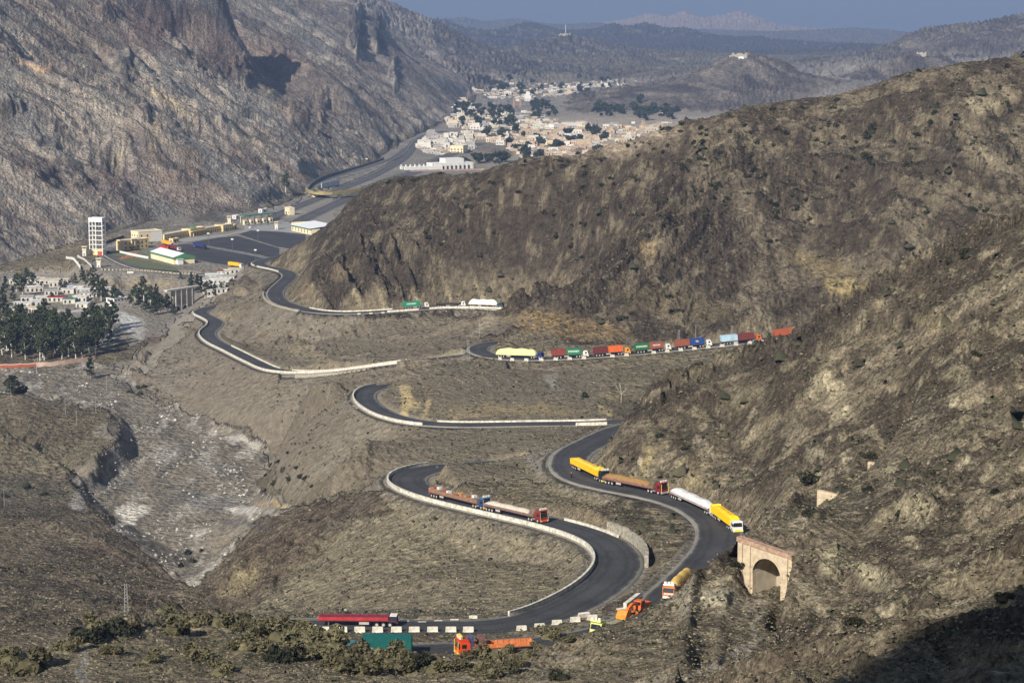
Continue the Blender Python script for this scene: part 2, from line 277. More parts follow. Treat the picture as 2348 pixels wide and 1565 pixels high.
# ------------------------------------------------------------------ membrane solve through the break lines (log-polar plan grid)
T0, T1, Y0, Y1 = -0.355, 0.355, 168.0, 30000.0
def samples(step_t, step_l):
    S = []
    for P, w, sil in LN:
        for a, b in zip(P[:-1], P[1:]):
            n = int(max(abs(a[0]/a[1]-b[0]/b[1])/step_t, abs(math.log(a[1]/b[1]))/step_l))+1
            for s in np.linspace(0, 1, n, endpoint=False):
                q = a+(b-a)*s; S.append((q[0]/q[1], math.log(q[1]), q[2], w, sil))
        q = P[-1]; S.append((q[0]/q[1], math.log(q[1]), q[2], w, sil))
    return np.array(S)
def solve(nt, nl, init=None, iters=400):
    dt = (T1-T0)/(nt-1); dl = math.log(Y1/Y0)/(nl-1); S = samples(dt*.7, dl*.7)
    ct = (S[:, 0]-T0)/dt; cl = (S[:, 1]-math.log(Y0))/dl
    ok = (ct >= 0) & (ct < nt-1.001) & (cl >= 0) & (cl < nl-1.001); S = S[ok]; ct = ct[ok]; cl = cl[ok]
    i = ct.astype(int); j = cl.astype(int); a = ct-i; b = cl-j
    idx = np.stack([j*nt+i, j*nt+i+1, (j+1)*nt+i, (j+1)*nt+i+1]); wt = np.stack([(1-a)*(1-b), a*(1-b), (1-a)*b, a*b])
    W = 30.0*S[:, 3]; et, el = dl/dt, dt/dl; N = nt*nl
    def A(z):
        Z = z.reshape(nl, nt); R = np.zeros_like(Z)
        d = (Z[:, 1:]-Z[:, :-1])*et; R[:, 1:] += d; R[:, :-1] -= d
        d = (Z[1:]-Z[:-1])*el; R[1:] += d; R[:-1] -= d
        R = R.ravel(); v = (z[idx]*wt).sum(0)*W
        for k in range(4): R += np.bincount(idx[k], wt[k]*v, N)
        return R
    rhs = np.zeros(N); dg = np.full(N, 2*et+2*el)
    for k in range(4):
        rhs += np.bincount(idx[k], wt[k]*W*S[:, 2], N); dg += np.bincount(idx[k], wt[k]**2*W, N)
    if init is None: z = np.full(N, -170.)
    else:
        h, w_ = init.shape; yy = np.linspace(0, h-1, nl); xx = np.linspace(0, w_-1, nt)
        z = bil(init, xx[None, :].repeat(nl, 0), yy[:, None].repeat(nt, 1)).ravel()
    r = rhs-A(z); q = r/dg; p = q.copy(); rz = r@q
    for _ in range(iters):
        Ap = A(p); al = rz/(p@Ap); z += al*p; r -= al*Ap; q = r/dg; rn = r@q; p = q+rn/rz*p; rz = rn
    return z.reshape(nl, nt)
def bil(G, x, y):
    h, w = G.shape; x = np.clip(x, 0, w-1.001); y = np.clip(y, 0, h-1.001); i = x.astype(int); j = y.astype(int); a = x-i; b = y-j
    return (G[j, i]*(1-a)+G[j, i+1]*a)*(1-b)+(G[j+1, i]*(1-a)+G[j+1, i+1]*a)*b
g = solve(70, 90, None, 300); g = solve(180, 260, g, 300); NT, NL = 560, 820; G = solve(NT, NL, g, 350)
# light smoothing so creases between lines are not knife sharp
for _ in range(2):
    G[1:-1] = G[1:-1]*.6+(G[:-2]+G[2:])*.2; G[:, 1:-1] = G[:, 1:-1]*.6+(G[:, :-2]+G[:, 2:])*.2
def base(t, l): return bil(G, (t-T0)/(T1-T0)*(NT-1), (l-math.log(Y0))/math.log(Y1/Y0)*(NL-1))
# distance to silhouettes and flat ground (coarse grid)
ct = np.linspace(T0, T1, 160); cl = np.linspace(math.log(Y0), math.log(Y1), 420)
CT, CL = np.meshgrid(ct, cl); Yg = np.exp(CL)
S = samples(.004, .01); S = S[S[:, 4] > 0]
dmin = np.full(CT.shape, 1e9)
for s in S: np.minimum(dmin, np.hypot(CT-s[0], CL-s[1]), out=dmin)
SILD = dmin          # in units of distance/Y
slope = np.hypot(np.gradient(base(CT, CL), cl, axis=0), np.gradient(base(CT, CL), ct, axis=1))/Yg
def coarse(A_, t, l): return bil(A_, (t-T0)/(T1-T0)*159, (l-math.log(Y0))/math.log(Y1/Y0)*419)
# fine grid
QT = float(globals().get('QUAL', 1.0))
nT = int(1640*QT); tt = np.linspace(T0, T1, nT); ll = [math.log(Y0)]
while ll[-1] < math.log(Y1):
    y = math.exp(ll[-1]); ll.append(ll[-1]+float(np.interp(y, [170, 230, 330, 1300, 1500, 2600, 3000, 6000, 17000], [.003, .0016, .0014, .0014, .002, .002, .0035, .0035, .006]))/QT)
ll = np.array(ll); nR = len(ll)
TT, LL = np.meshgrid(tt, ll); YY = np.exp(LL); XX = TT*YY
ZZ = base(TT, LL)
SL = coarse(slope, TT, LL); SD = coarse(SILD, TT, LL)
far = np.clip(YY/1200., .35, 5); fa = np.clip(YY/1200., .35, 2.4)
U0, V0 = proj(XX, YY, ZZ)
U0 = U0+25*gnoise(U0/60, V0/60, 49); V0 = V0+15*gnoise(U0/60, V0/60, 50)
SLF = SL*(1+3.5*sstep(3000, 6000, YY))
amp = sstep(.06, .35, SLF)*(.12+.88*sstep(.0, .05, SD)*(1-.5*sstep(2500, 3200, YY)*sstep(.1, .04, SD)))
calm = np.zeros(ZZ.shape, np.float32)
for poly, s in (([(1540,1400),(1690,1335),(1790,1330),(1780,1510),(1600,1590),(1540,1590)], .85), ([(-500,600),(100,560),(240,550),(300,540),(760,420),(760,600),(600,640),(560,650),(440,740),(380,790),(280,840),(-500,850)], .92), ([(300,860),(430,730),(640,850),(800,960),(700,1130),(600,1180),(450,950)], .75), ([(-500,850),(230,835),(300,850),(330,895),(520,965),(650,1035),(600,1120),(720,1160),(560,1210),(440,1360),(250,1210),(160,1100),(290,1040),(300,960),(200,900),(-500,890)], 1.0), ([(870,1140),(1100,1210),(1330,1260),(1400,1330),(1200,1430),(500,1430),(700,1300)], .7),
                ([(700,740),(1100,730),(1100,800),(1000,820),(760,830)], .6), ([(1080,715),(1560,725),(1560,790),(1110,800)], .65), ([(930,850),(1400,850),(1390,960),(1000,965)], .4), ([(850,1000),(1380,985),(1300,1020),(1240,1110),(1000,1060),(860,1110)], .7), ([(1250,1100),(1600,1180),(1600,1260),(1450,1400),(1480,1250),(1360,1190)], .7)):
    calm = np.maximum(calm, inpoly(poly, U0, V0)*s)
for _ in range(6): calm[:, 1:-1] = (calm[:, :-2]+calm[:, 2:]+calm[:, 1:-1])/3; calm[1:-1] = (calm[:-2]+calm[2:]+calm[1:-1])/3
amp = amp*(1-calm); amp = np.maximum(amp, .62*sstep(3600, 5200, YY)*sstep(.012, .035, SL))
# relief
def banded(fn, pw=1.0):      # noise whose grain steps up with distance, cross-faded between fixed scales
    out = np.zeros(ZZ.shape, np.float32); lf = np.log2(np.clip(YY[:, 0]/1200., .5, 4.9))*pw
    for k in range(-1, 4):
        w = np.clip(1-np.abs(lf-k), 0, 1); r = np.nonzero(w > 0)[0]
        if len(r) == 0: continue
        a, b = r[0], r[-1]+1; out[a:b] += fn(XX[a:b], YY[a:b], 2.0**k).astype(np.float32)*w[a:b, None].astype(np.float32)
    return out
def relief(X, Y, f):
    wx = X+26*f*gnoise(X/60/f, Y/60/f, 3)+7*f*gnoise(X/17/f, Y/17/f, 5); wy = Y+26*f*gnoise(X/60/f, Y/60/f, 4)+7*f*gnoise(X/17/f, Y/17/f, 6)
    T = X/Y
    th = np.where((Y > 1500) & (Y < 5000) & (T < -.02), math.radians(-22), np.where((Y < 700) & (Y > 420) & (T < .04), math.radians(-112), math.radians(-75)+.9*gnoise(X/300, Y/400, 9)))
    ax = np.cos(th); ay = np.sin(th); su = wx*ax+wy*ay; sv = -wx*ay+wy*ax; fa = min(f, 3.4)
    return ((fbm(sv/(75*f), su/(120*f), 3, 10, ridged=True)-.32)*13.5+(fbm(sv/(22*f), su/(34*f), 4 if f < 3 else 2, 20, .55, ridged=True)-.32)*5.6)*fa*.8
rel = banded(relief); rel = rel*(1+.25*sstep(930, 1020, YY)*(1-sstep(1380, 1480, YY))*sstep(-.09, -.05, TT)); n2 = banded(lambda X, Y, f: fbm(X/(24*f), Y/(30*f), 3, 24, .55, ridged=True))
n3 = fbm(XX/7, YY/9, 3, 30, .55)
ZZ += amp*rel+(.25+.75*sstep(.05, .3, SL))*n3*.8*np.clip(far, .5, 1.6)
crag = fbm(XX/3.1+1.3*n2, YY/4.2, 3, 40, .6); ZZ += (1-calm)*sstep(.2, .5, SL)*sstep(-.1, .5, n2)*np.abs(crag)*2.0*np.clip(far, .5, 2)
del rel
ZZ += inpoly([(-500,850),(230,835),(300,850),(330,895),(520,965),(650,1035),(600,1120),(720,1160),(560,1210),(440,1360),(250,1210),(160,1100),(290,1040),(300,960),(200,900),(-500,890)], U0, V0)*(1.1*np.abs(fbm(XX/9, YY/16, 4, 170, .6))+.6*np.maximum(0, fbm(XX/30, YY/60, 2, 175)))
# cliffs and outcrops stand proud of the slope
UC, VC = proj(XX, YY, ZZ); UC = UC+14*gnoise(UC/26, VC/26, 151); VC = VC+10*gnoise(UC/22, VC/22, 152); cn = None
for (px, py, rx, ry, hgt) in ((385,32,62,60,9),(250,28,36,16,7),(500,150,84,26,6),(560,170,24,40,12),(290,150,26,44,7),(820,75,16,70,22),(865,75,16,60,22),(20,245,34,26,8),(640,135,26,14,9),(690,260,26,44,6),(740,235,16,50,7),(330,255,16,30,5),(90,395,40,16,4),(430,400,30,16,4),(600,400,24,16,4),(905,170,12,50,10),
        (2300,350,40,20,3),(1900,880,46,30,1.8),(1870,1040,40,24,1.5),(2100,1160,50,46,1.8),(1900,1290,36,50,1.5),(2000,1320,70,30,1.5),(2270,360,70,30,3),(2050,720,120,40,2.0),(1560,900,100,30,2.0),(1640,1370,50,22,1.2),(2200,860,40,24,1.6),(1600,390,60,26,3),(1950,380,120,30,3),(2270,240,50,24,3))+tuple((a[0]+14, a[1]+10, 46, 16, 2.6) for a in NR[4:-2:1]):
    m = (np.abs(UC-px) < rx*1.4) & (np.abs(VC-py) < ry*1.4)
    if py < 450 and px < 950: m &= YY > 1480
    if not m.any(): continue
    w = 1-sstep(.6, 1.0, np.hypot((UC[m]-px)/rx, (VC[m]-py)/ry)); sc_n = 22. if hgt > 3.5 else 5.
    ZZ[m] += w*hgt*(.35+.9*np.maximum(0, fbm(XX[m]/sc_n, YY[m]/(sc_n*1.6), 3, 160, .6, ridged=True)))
del UC, VC
# level pads
def pad(poly, H, edge=8.0):
    q = np.array([PH(x, y, H)[:2] for x, y in poly]); x0, y0 = q.min(0)-edge; x1, y1 = q.max(0)+edge
    j0, j1 = np.searchsorted(ll, math.log(y0)), np.searchsorted(ll, math.log(y1))
    X = XX[j0:j1]; Y = YY[j0:j1]; d = np.full(X.shape, 1e9)
    for a, b in zip(q, np.roll(q, -1, 0)):
        e = b-a; s = np.clip(((X-a[0])*e[0]+(Y-a[1])*e[1])/(e@e), 0, 1); np.minimum(d, np.hypot(X-a[0]-s*e[0], Y-a[1]-s*e[1]), out=d)
    d[inpoly(q, X, Y)] = 0; w = 1-sstep(0, edge, d)
    ZZ[j0:j1] = ZZ[j0:j1]*(1-w)+(-H)*w
TERM = [(190,560),(300,515),(400,500),(540,490),(640,500),(700,520),(720,560),(640,600),(560,612),(470,612),(430,620),(300,622),(220,605)]
pad(TERM, 180.0, 14)
# level floor for the tunnel portal and its approach
def padxy(q, z, edge):
    q = np.array(q); x0, y0 = q.min(0)-edge; x1, y1 = q.max(0)+edge; j0, j1 = np.searchsorted(ll, math.log(y0)), np.searchsorted(ll, math.log(y1)); X = XX[j0:j1]; Y = YY[j0:j1]; d = np.full(X.shape, 1e9)
    for a, b in zip(q, np.roll(q, -1, 0)):
        e = b-a; s = np.clip(((X-a[0])*e[0]+(Y-a[1])*e[1])/(e@e), 0, 1); np.minimum(d, np.hypot(X-a[0]-s*e[0], Y-a[1]-s*e[1]), out=d)
    d[inpoly(q, X, Y)] = 0; w = 1-sstep(0, edge, d); ZZ[j0:j1] = ZZ[j0:j1]*(1-w)+z*w
POR = np.array(PH(1690, 1352, 110.0)); PDIR = np.array([math.cos(math.radians(-44)), math.sin(math.radians(-44))]); PIN = np.array([-PDIR[1], PDIR[0]])   # along the face to the right, and into the hill
pq = lambda a, b: tuple(POR[:2]+PDIR*a+PIN*b)
padxy([pq(2.2, -4), pq(12.2, -4), pq(12.2, 9), pq(2.2, 9)], -110.0, .8)
# roads cut and filled into the slopes
RM = np.zeros(ZZ.shape, np.float32)
def carve(P, w, zoff=-.3, R=45.0, fill=.75, cut=1.3, flat=True, cmax=1e9):
    D = np.full(ZZ.shape, 1e9, np.float32); ZR = np.zeros(ZZ.shape, np.float32)
    for a, b in zip(P[:-1], P[1:]):
        y0 = min(a[1], b[1])-R; y1 = max(a[1], b[1])+R
        j0, j1 = np.searchsorted(ll, math.log(max(y0, Y0))), np.searchsorted(ll, math.log(max(y1, Y0+1)))
        x0 = min(a[0], b[0])-R; x1 = max(a[0], b[0])+R
        i0 = np.searchsorted(tt, min(x0/y0, x0/y1)); i1 = np.searchsorted(tt, max(x1/y0, x1/y1))
        if j1 <= j0 or i1 <= i0: continue
        X = XX[j0:j1, i0:i1]; Y = YY[j0:j1, i0:i1]; e = b[:2]-a[:2]
        s = np.clip(((X-a[0])*e[0]+(Y-a[1])*e[1])/(e@e+1e-9), 0, 1); d = np.hypot(X-a[0]-s*e[0], Y-a[1]-s*e[1])
        m = d < D[j0:j1, i0:i1]; D[j0:j1, i0:i1] = np.where(m, d, D[j0:j1, i0:i1]); ZR[j0:j1, i0:i1] = np.where(m, a[2]+s*(b[2]-a[2]), ZR[j0:j1, i0:i1])
    return D, ZR
CV = {}; CUTM = np.zeros(ZZ.shape, np.float32); FILM = np.zeros(ZZ.shape, np.float32)
for k, (w, P) in ROAD.items():
    R = 45 if k in 'ABCDEF' else 25
    D, ZR = carve(smooth(P, 2)[::2] if len(P) > 60 else P, w, R=R); CV[k] = D
    d = np.maximum(0, D-(w+2.2)); m = D < R
    rough = n3*.35*sstep(0, 4, d)
    lo = ZR-.35-d*.72+rough; hi = ZR-.35+d*(1.5 if k in 'ABCDEF' else 1.0)+rough*2
    f = sstep(R, R*.6, D)
    cm_ = ((ZZ > hi+.4) & m & (D > w+1.5) & (YY > 430)); CUTM[cm_] = np.maximum(CUTM[cm_], (sstep(24, 10, D)*sstep(0, 2.0, ZZ-hi))[cm_]); fm_ = ((ZZ < lo-.3) & m & (D > w+1.5)); FILM[fm_] = np.maximum(FILM[fm_], f[fm_])
    Zc = np.clip(ZZ, lo, hi); ZZ[m] = (ZZ*(1-f)+Zc*f)[m]
for k, (w, P) in ROAD.items():
    D, ZR = carve(P[::2] if len(P) > 60 else P, w, R=w+4); m = D < w+2.0; ZZ[m] = np.minimum(ZZ[m], (ZR-.35)[m]) if k == 'G' else (ZR-.35)[m]
    np.maximum(RM, np.where(D < 1e8, 1-sstep(w-.5, w+3.0, D), 0), out=RM)
def open_near(k, a, b, reach=60.):      # the downhill shoulder stays below the carriageway
    P = ROAD[k][1]; w = ROAD[k][0]; u, v = proj(P[:, 0], P[:, 1], P[:, 2]); i, j = sorted((int(np.argmin((u-a[0])**2+(v-a[1])**2)), int(np.argmin((u-b[0])**2+(v-b[1])**2)))); Q = P[i:j+1]; Q = Q[np.argsort(Q[:, 0])]
    j0, j1 = np.searchsorted(ll, math.log(Q[:, 1].min()-reach)), np.searchsorted(ll, math.log(Q[:, 1].max()))
    X = XX[j0:j1]; Y = YY[j0:j1]; yr = np.interp(X, Q[:, 0], Q[:, 1]); zr = np.interp(X, Q[:, 0], Q[:, 2]); g_ = yr-Y-(w+2.5); m = (X > Q[0, 0]) & (X < Q[-1, 0]) & (g_ > 0) & (g_ < reach)
    e = np.minimum(sstep(Q[0, 0], Q[0, 0]+4, X), sstep(Q[-1, 0], Q[-1, 0]-4, X)); cap = zr-.6-g_*.21+n3[j0:j1]*.3; Z_ = ZZ[j0:j1]; Z_[m] = np.where(e > .5, np.minimum(Z_, cap), Z_)[m]
open_near('D', (640,849), (925,829)); open_near('E', (760,716), (1225,713), 40.); open_near('F', (1150,820), (1700,785), 40.)
def zt(x, y):        # terrain height under a world point
    t = x/y; j = int(np.clip(np.searchsorted(ll, math.log(y))-1, 0, nR-2)); i = int(np.clip((t-T0)/(T1-T0)*(nT-1), 0, nT-2))
    a = (t-tt[i])/(tt[1]-tt[0]); b = (math.log(y)-ll[j])/(ll[j+1]-ll[j])
    return float((ZZ[j, i]*(1-a)+ZZ[j, i+1]*a)*(1-b)+(ZZ[j+1, i]*(1-a)+ZZ[j+1, i+1]*a)*b)
U_, V_ = proj(XX, YY, ZZ)
def hit(px, py, near=175.):      # first terrain point seen through a pixel of the photograph
    j = np.searchsorted(ll, math.log(near)); r = ray(px, py)
    t = r[0]/r[1]; s = r[2]/r[1]; i = int(np.clip((t-T0)/(T1-T0)*(nT-1), 0, nT-2)); a = (t-tt[i])/(tt[1]-tt[0])
    z = ZZ[j:, i]*(1-a)+ZZ[j:, i+1]*a; y = np.exp(ll[j:]); e = z-s*y
    k = np.nonzero(e > 0)[0]
    if len(k) == 0: return None
    k = k[0]
    if k == 0: return (t*y[0], y[0], z[0])
    f = e[k-1]/(e[k-1]-e[k]); yy = y[k-1]+f*(y[k]-y[k-1]); return (t*yy, yy, float(s*yy))
# ------------------------------------------------------------------ materials
def mat(name, col=(.5,.5,.5), rough=.85, metal=0, noise=0, nscale=3.0, bump=0, spec=.3):
    m = bpy.data.materials.new(name); m.use_nodes = True; nt = m.node_tree; b = nt.nodes['Principled BSDF']
    b.inputs['Base Color'].default_value = (*col, 1); b.inputs['Roughness'].default_value = rough; b.inputs['Metallic'].default_value = metal
    b.inputs['Specular IOR Level'].default_value = spec
    if noise or bump:
        tc = nt.nodes.new('ShaderNodeTexCoord'); n = nt.nodes.new('ShaderNodeTexNoise'); n.inputs['Scale'].default_value = nscale; n.inputs['Detail'].default_value = 6
        nt.links.new(tc.outputs['Object'], n.inputs['Vector'])
        if noise:
            r = nt.nodes.new('ShaderNodeMapRange'); r.inputs['From Min'].default_value = .3; r.inputs['From Max'].default_value = .7
            r.inputs['To Min'].default_value = 1-noise; r.inputs['To Max'].default_value = 1+noise
            x = nt.nodes.new('ShaderNodeVectorMath'); x.operation = 'SCALE'; x.inputs[0].default_value = col
            nt.links.new(n.outputs['Fac'], r.inputs['Value']); nt.links.new(r.outputs['Result'], x.inputs['Scale']); nt.links.new(x.outputs['Vector'], b.inputs['Base Color'])
        if bump:
            q = nt.nodes.new('ShaderNodeBump'); q.inputs['Strength'].default_value = 1; q.inputs['Distance'].default_value = bump
            nt.links.new(n.outputs['Fac'], q.inputs['Height']); nt.links.new(q.outputs['Normal'], b.inputs['Normal'])
    return m
def terrain_mat(name, g0, g1):
    m = bpy.data.materials.new(name); m.use_nodes = True; nt = m.node_tree; N = nt.nodes.new; L = nt.links.new; b = nt.nodes['Principled BSDF']
    b.inputs['Roughness'].default_value = .95; b.inputs['Specular IOR Level'].default_value = .12
    g = N('ShaderNodeNewGeometry'); at = N('ShaderNodeAttribute'); at.attribute_name = 'tone'; gr = N('ShaderNodeAttribute'); gr.attribute_name = 'grain'; ct = N('ShaderNodeAttribute'); ct.attribute_name = 'contrast'
    def noise(scale, det, rough=.6, vec=None, dist=0):
        n = N('ShaderNodeTexNoise'); n.inputs['Scale'].default_value = scale; n.inputs['Detail'].default_value = det; n.inputs['Roughness'].default_value = rough
        n.inputs['Distortion'].default_value = dist; L(vec or g.outputs['Position'], n.inputs['Vector']); return n.outputs['Fac']
    def mr(v, a, b_, c, d):
        r = N('ShaderNodeMapRange'); r.inputs['From Min'].default_value = a; r.inputs['From Max'].default_value = b_; r.inputs['To Min'].default_value = c; r.inputs['To Max'].default_value = d; L(v, r.inputs['Value']); return r.outputs['Result']
    def ma(op, x, y):
        q = N('ShaderNodeMath'); q.operation = op
        for k, v in enumerate((x, y)):
            if isinstance(v, (int, float)): q.inputs[k].default_value = v
            else: L(v, q.inputs[k])
        return q.outputs[0]
    def mix(x, y):
        q = N('ShaderNodeMix'); q.data_type = 'FLOAT'; L(gr.outputs['Fac'], q.inputs['Factor']); L(x, q.inputs['A']); L(y, q.inputs['B']); return q.outputs['Result']
    def layer(s):
        mp = N('ShaderNodeMapping'); mp.inputs['Rotation'].default_value = (.5, .75, .9); mp.inputs['Scale'].default_value = (1, 1.35, 1.9); L(g.outputs['Position'], mp.inputs['Vector'])
        return noise(1.3/s, 6, .75), noise(.24/s, 5, .7, dist=.15), noise(.5/s, 6, .72, mp.outputs[0], .15)
    la, lb = layer(g0), (layer(g1) if g1 != g0 else None)
    fine, mid, strata = [mix(x, y) for x, y in zip(la, lb)] if lb else la
    f = ma('MULTIPLY', mr(fine, .33, .67, .22, 1.85), mr(mid, .3, .7, .62, 1.38)); f = ma('MULTIPLY', f, mr(strata, .3, .7, .74, 1.26))
    f = ma('ADD', ma('MULTIPLY', ma('SUBTRACT', f, 1.0), ct.outputs['Fac']), 1.0); f = ma('MAXIMUM', f, .12)
    x = N('ShaderNodeVectorMath'); x.operation = 'SCALE'; L(at.outputs['Color'], x.inputs[0]); L(f, x.inputs['Scale'])
    vo = N('ShaderNodeTexVoronoi'); vo.inputs['Scale'].default_value = .5/g0; L(g.outputs['Position'], vo.inputs['Vector'])
    st = ma('MULTIPLY', ma('LESS_THAN', vo.outputs['Distance'], .13), ma('MULTIPLY', mr(noise(.1/g0, 3), .5, .62, 0, 1), ct.outputs['Fac']))
    mx = N('ShaderNodeMix'); mx.data_type = 'RGBA'; L(ma('MULTIPLY', st, .5), mx.inputs['Factor']); L(x.outputs[0], mx.inputs['A']); mx.inputs['B'].default_value = (.42, .38, .31, 1)
    L(mx.outputs['Result'], b.inputs['Base Color'])
    vb = N('ShaderNodeTexVoronoi'); vb.inputs['Scale'].default_value = .30/math.sqrt(g0*g1); vb2 = N('ShaderNodeTexVoronoi'); vb2.inputs['Scale'].default_value = .9/math.sqrt(g0*g1); L(g.outputs['Position'], vb2.inputs['Vector']); L(g.outputs['Position'], vb.inputs['Vector'])
    h = ma('ADD', ma('MULTIPLY', fine, .55), ma('ADD', ma('MULTIPLY', strata, .4), ma('ADD', ma('MULTIPLY', mid, 1.8), ma('MULTIPLY', ma('ADD', vb.outputs['Distance'], vb2.outputs['Distance']), mr(gr.outputs['Fac'], 0, 1, 1.0, .35))))); h = ma('MULTIPLY', h, ct.outputs['Fac'])
    if g1 != g0: h = ma('MULTIPLY', h, mr(gr.outputs['Fac'], 0, 1, g0, g1))
    else: h = ma('MULTIPLY', h, float(g0))
    q = N('ShaderNodeBump'); q.inputs['Strength'].default_value = .9; q.inputs['Distance'].default_value = 1.3; L(h, q.inputs['Height']); L(q.outputs['Normal'], b.inputs['Normal'])
    return m
# ------------------------------------------------------------------ ground colours (albedo) painted by place, broken up with noise
U = U_+18*gnoise(U_/40, V_/30, 51)+7*gnoise(U_/12, V_/9, 52); V = V_+12*gnoise(U_/40, V_/30, 53)+5*gnoise(U_/12, V_/9, 54)
col = np.empty(ZZ.shape+(3,), np.float32); con = np.ones(ZZ.shape, np.float32)
def lerp(c, m):
    global col
    m = m[..., None].astype(np.float32); col = col*(1-m)+np.array(c, np.float32)*m
big = banded(lambda X, Y, f: fbm(X/(90*f), Y/(140*f), 4, 60)); med = banded(lambda X, Y, f: fbm(X/(22*f), Y/(34*f), 4, 64))
streak = banded(lambda X, Y, f: fbm(X/(9*f)+Y/(14*f)+1.5*gnoise(X/(40*f), Y/(40*f), 71), Y/(60*f)-X/(70*f), 4, 70))
col[:] = (.185, .158, .108)
lerp((.105, .083, .062), sstep(-.1, .35, big)*.7)
lerp((.205, .172, .120), sstep(.05, .4, med)*.5)
lerp((.075, .060, .048), sstep(.05, .35, streak)*.5)
def clear(x): return x
# left mountain: grey with mauve and rust
isLM = (YY > 1480) & ((inpoly([(-900,-900),(-900,650),(0,606),(200,548),(330,505),(560,488),(640,462),(700,432),(850,362),(900,325),(1010,275),(1085,218),(1100,205),(1000,120),(870,-900)], U_, V_)))
lm = isLM.astype(np.float32)
lerp((.305, .262, .214), lm)
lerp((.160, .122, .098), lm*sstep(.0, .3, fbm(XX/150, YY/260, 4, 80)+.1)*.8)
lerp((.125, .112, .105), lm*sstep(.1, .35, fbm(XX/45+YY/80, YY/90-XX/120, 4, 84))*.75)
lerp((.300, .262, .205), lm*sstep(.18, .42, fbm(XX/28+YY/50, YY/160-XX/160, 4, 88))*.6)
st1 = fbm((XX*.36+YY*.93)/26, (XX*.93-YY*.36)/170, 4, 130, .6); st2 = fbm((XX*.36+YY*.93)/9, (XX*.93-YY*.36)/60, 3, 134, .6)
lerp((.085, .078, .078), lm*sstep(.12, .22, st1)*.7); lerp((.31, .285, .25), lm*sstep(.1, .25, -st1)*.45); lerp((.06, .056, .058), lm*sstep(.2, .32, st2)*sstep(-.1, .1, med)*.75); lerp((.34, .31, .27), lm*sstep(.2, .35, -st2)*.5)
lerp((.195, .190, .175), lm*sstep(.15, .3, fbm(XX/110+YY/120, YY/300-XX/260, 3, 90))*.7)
# middle hill: dark brown, olive grass higher up and right
isMH = (YY > 930) & (YY < 1500) & (U_ > 600) & (V_ < 800) & (V_ < 730+np.clip(U_-1240, 0, 60))
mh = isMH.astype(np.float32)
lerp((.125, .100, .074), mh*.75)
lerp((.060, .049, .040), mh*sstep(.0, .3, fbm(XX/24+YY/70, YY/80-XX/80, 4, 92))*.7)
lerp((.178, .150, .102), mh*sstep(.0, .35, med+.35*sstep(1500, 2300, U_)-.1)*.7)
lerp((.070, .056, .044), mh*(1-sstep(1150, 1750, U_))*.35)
# near right hills
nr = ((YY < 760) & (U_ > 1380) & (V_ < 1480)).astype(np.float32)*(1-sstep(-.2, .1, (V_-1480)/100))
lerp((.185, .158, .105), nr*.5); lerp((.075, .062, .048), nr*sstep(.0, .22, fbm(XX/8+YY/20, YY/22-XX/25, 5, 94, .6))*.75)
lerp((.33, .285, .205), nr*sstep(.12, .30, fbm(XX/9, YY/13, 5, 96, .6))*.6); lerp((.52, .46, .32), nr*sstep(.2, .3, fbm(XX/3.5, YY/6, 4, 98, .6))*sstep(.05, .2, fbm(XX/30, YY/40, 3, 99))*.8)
rk = fbm(XX/26+YY/60+.8*gnoise(XX/90, YY/90, 201), YY/48-XX/70, 7, 202, .64); rk2 = fbm(XX/7+YY/16, YY/14-XX/20, 5, 210, .66)
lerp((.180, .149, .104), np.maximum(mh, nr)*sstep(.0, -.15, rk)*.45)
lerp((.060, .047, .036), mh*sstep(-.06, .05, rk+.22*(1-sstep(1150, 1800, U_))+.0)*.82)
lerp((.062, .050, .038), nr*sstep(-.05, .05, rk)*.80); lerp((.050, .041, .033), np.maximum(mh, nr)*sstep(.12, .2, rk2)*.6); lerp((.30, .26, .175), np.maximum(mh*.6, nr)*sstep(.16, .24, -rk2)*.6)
lerp((.07, .055, .045), ((YY < 900) & (U_ < 700) & (V_ > 900))*(1-rvm)*sstep(.02, .1, rk)*.55) if 0 else None
# road-cut slopes between the hairpins
sl = (inpoly([(420,722),(560,640),(640,690),(700,730),(1240,725),(1110,780),(1080,830),(1400,840),(1380,960),(1300,1010),(1250,1100),(860,1120),(640,1165),(600,1000),(300,900),(270,860)], U, V) & (YY < 1450)).astype(np.float32)
lerp((.180, .153, .115), sl*.65); con -= sl*.3
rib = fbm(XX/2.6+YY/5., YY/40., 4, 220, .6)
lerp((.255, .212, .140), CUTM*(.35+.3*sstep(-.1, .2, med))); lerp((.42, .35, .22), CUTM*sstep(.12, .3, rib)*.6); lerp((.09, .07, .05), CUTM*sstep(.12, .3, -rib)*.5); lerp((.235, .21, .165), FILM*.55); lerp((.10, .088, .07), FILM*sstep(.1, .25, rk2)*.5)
# smooth scree fans
sc_ = (inpoly([(300,860),(430,730),(640,850),(800,960),(700,1100),(600,1000),(450,950)], U, V)).astype(np.float32); lerp((.185, .155, .118), sc_*.55)
fan = inpoly([(430,740),(400,790),(340,850),(250,845),(330,800),(400,740)], U, V).astype(np.float32); lerp((.235, .215, .175), fan*.7); con -= fan*.5
# slope under B
sb = (inpoly([(870,1140),(1100,1210),(1330,1260),(1350,1330),(1200,1400),(900,1400),(580,1400),(700,1300)], U, V)).astype(np.float32); lerp((.215, .187, .130), sb*.6)
lerp((.270, .232, .150), sb*sstep(.1, .35, fbm(XX/3.5+YY/9, YY/30-XX/30, 3, 100))*.6)
sp = inpoly([(870,1125),(700,1150),(600,1180),(510,1290),(400,1400),(560,1400),(660,1300),(760,1200),(900,1180)], U, V).astype(np.float32); lerp((.125, .098, .072), sp*.7); lerp((.055, .044, .035), sp*sstep(.0, .1, rk2)*.6)
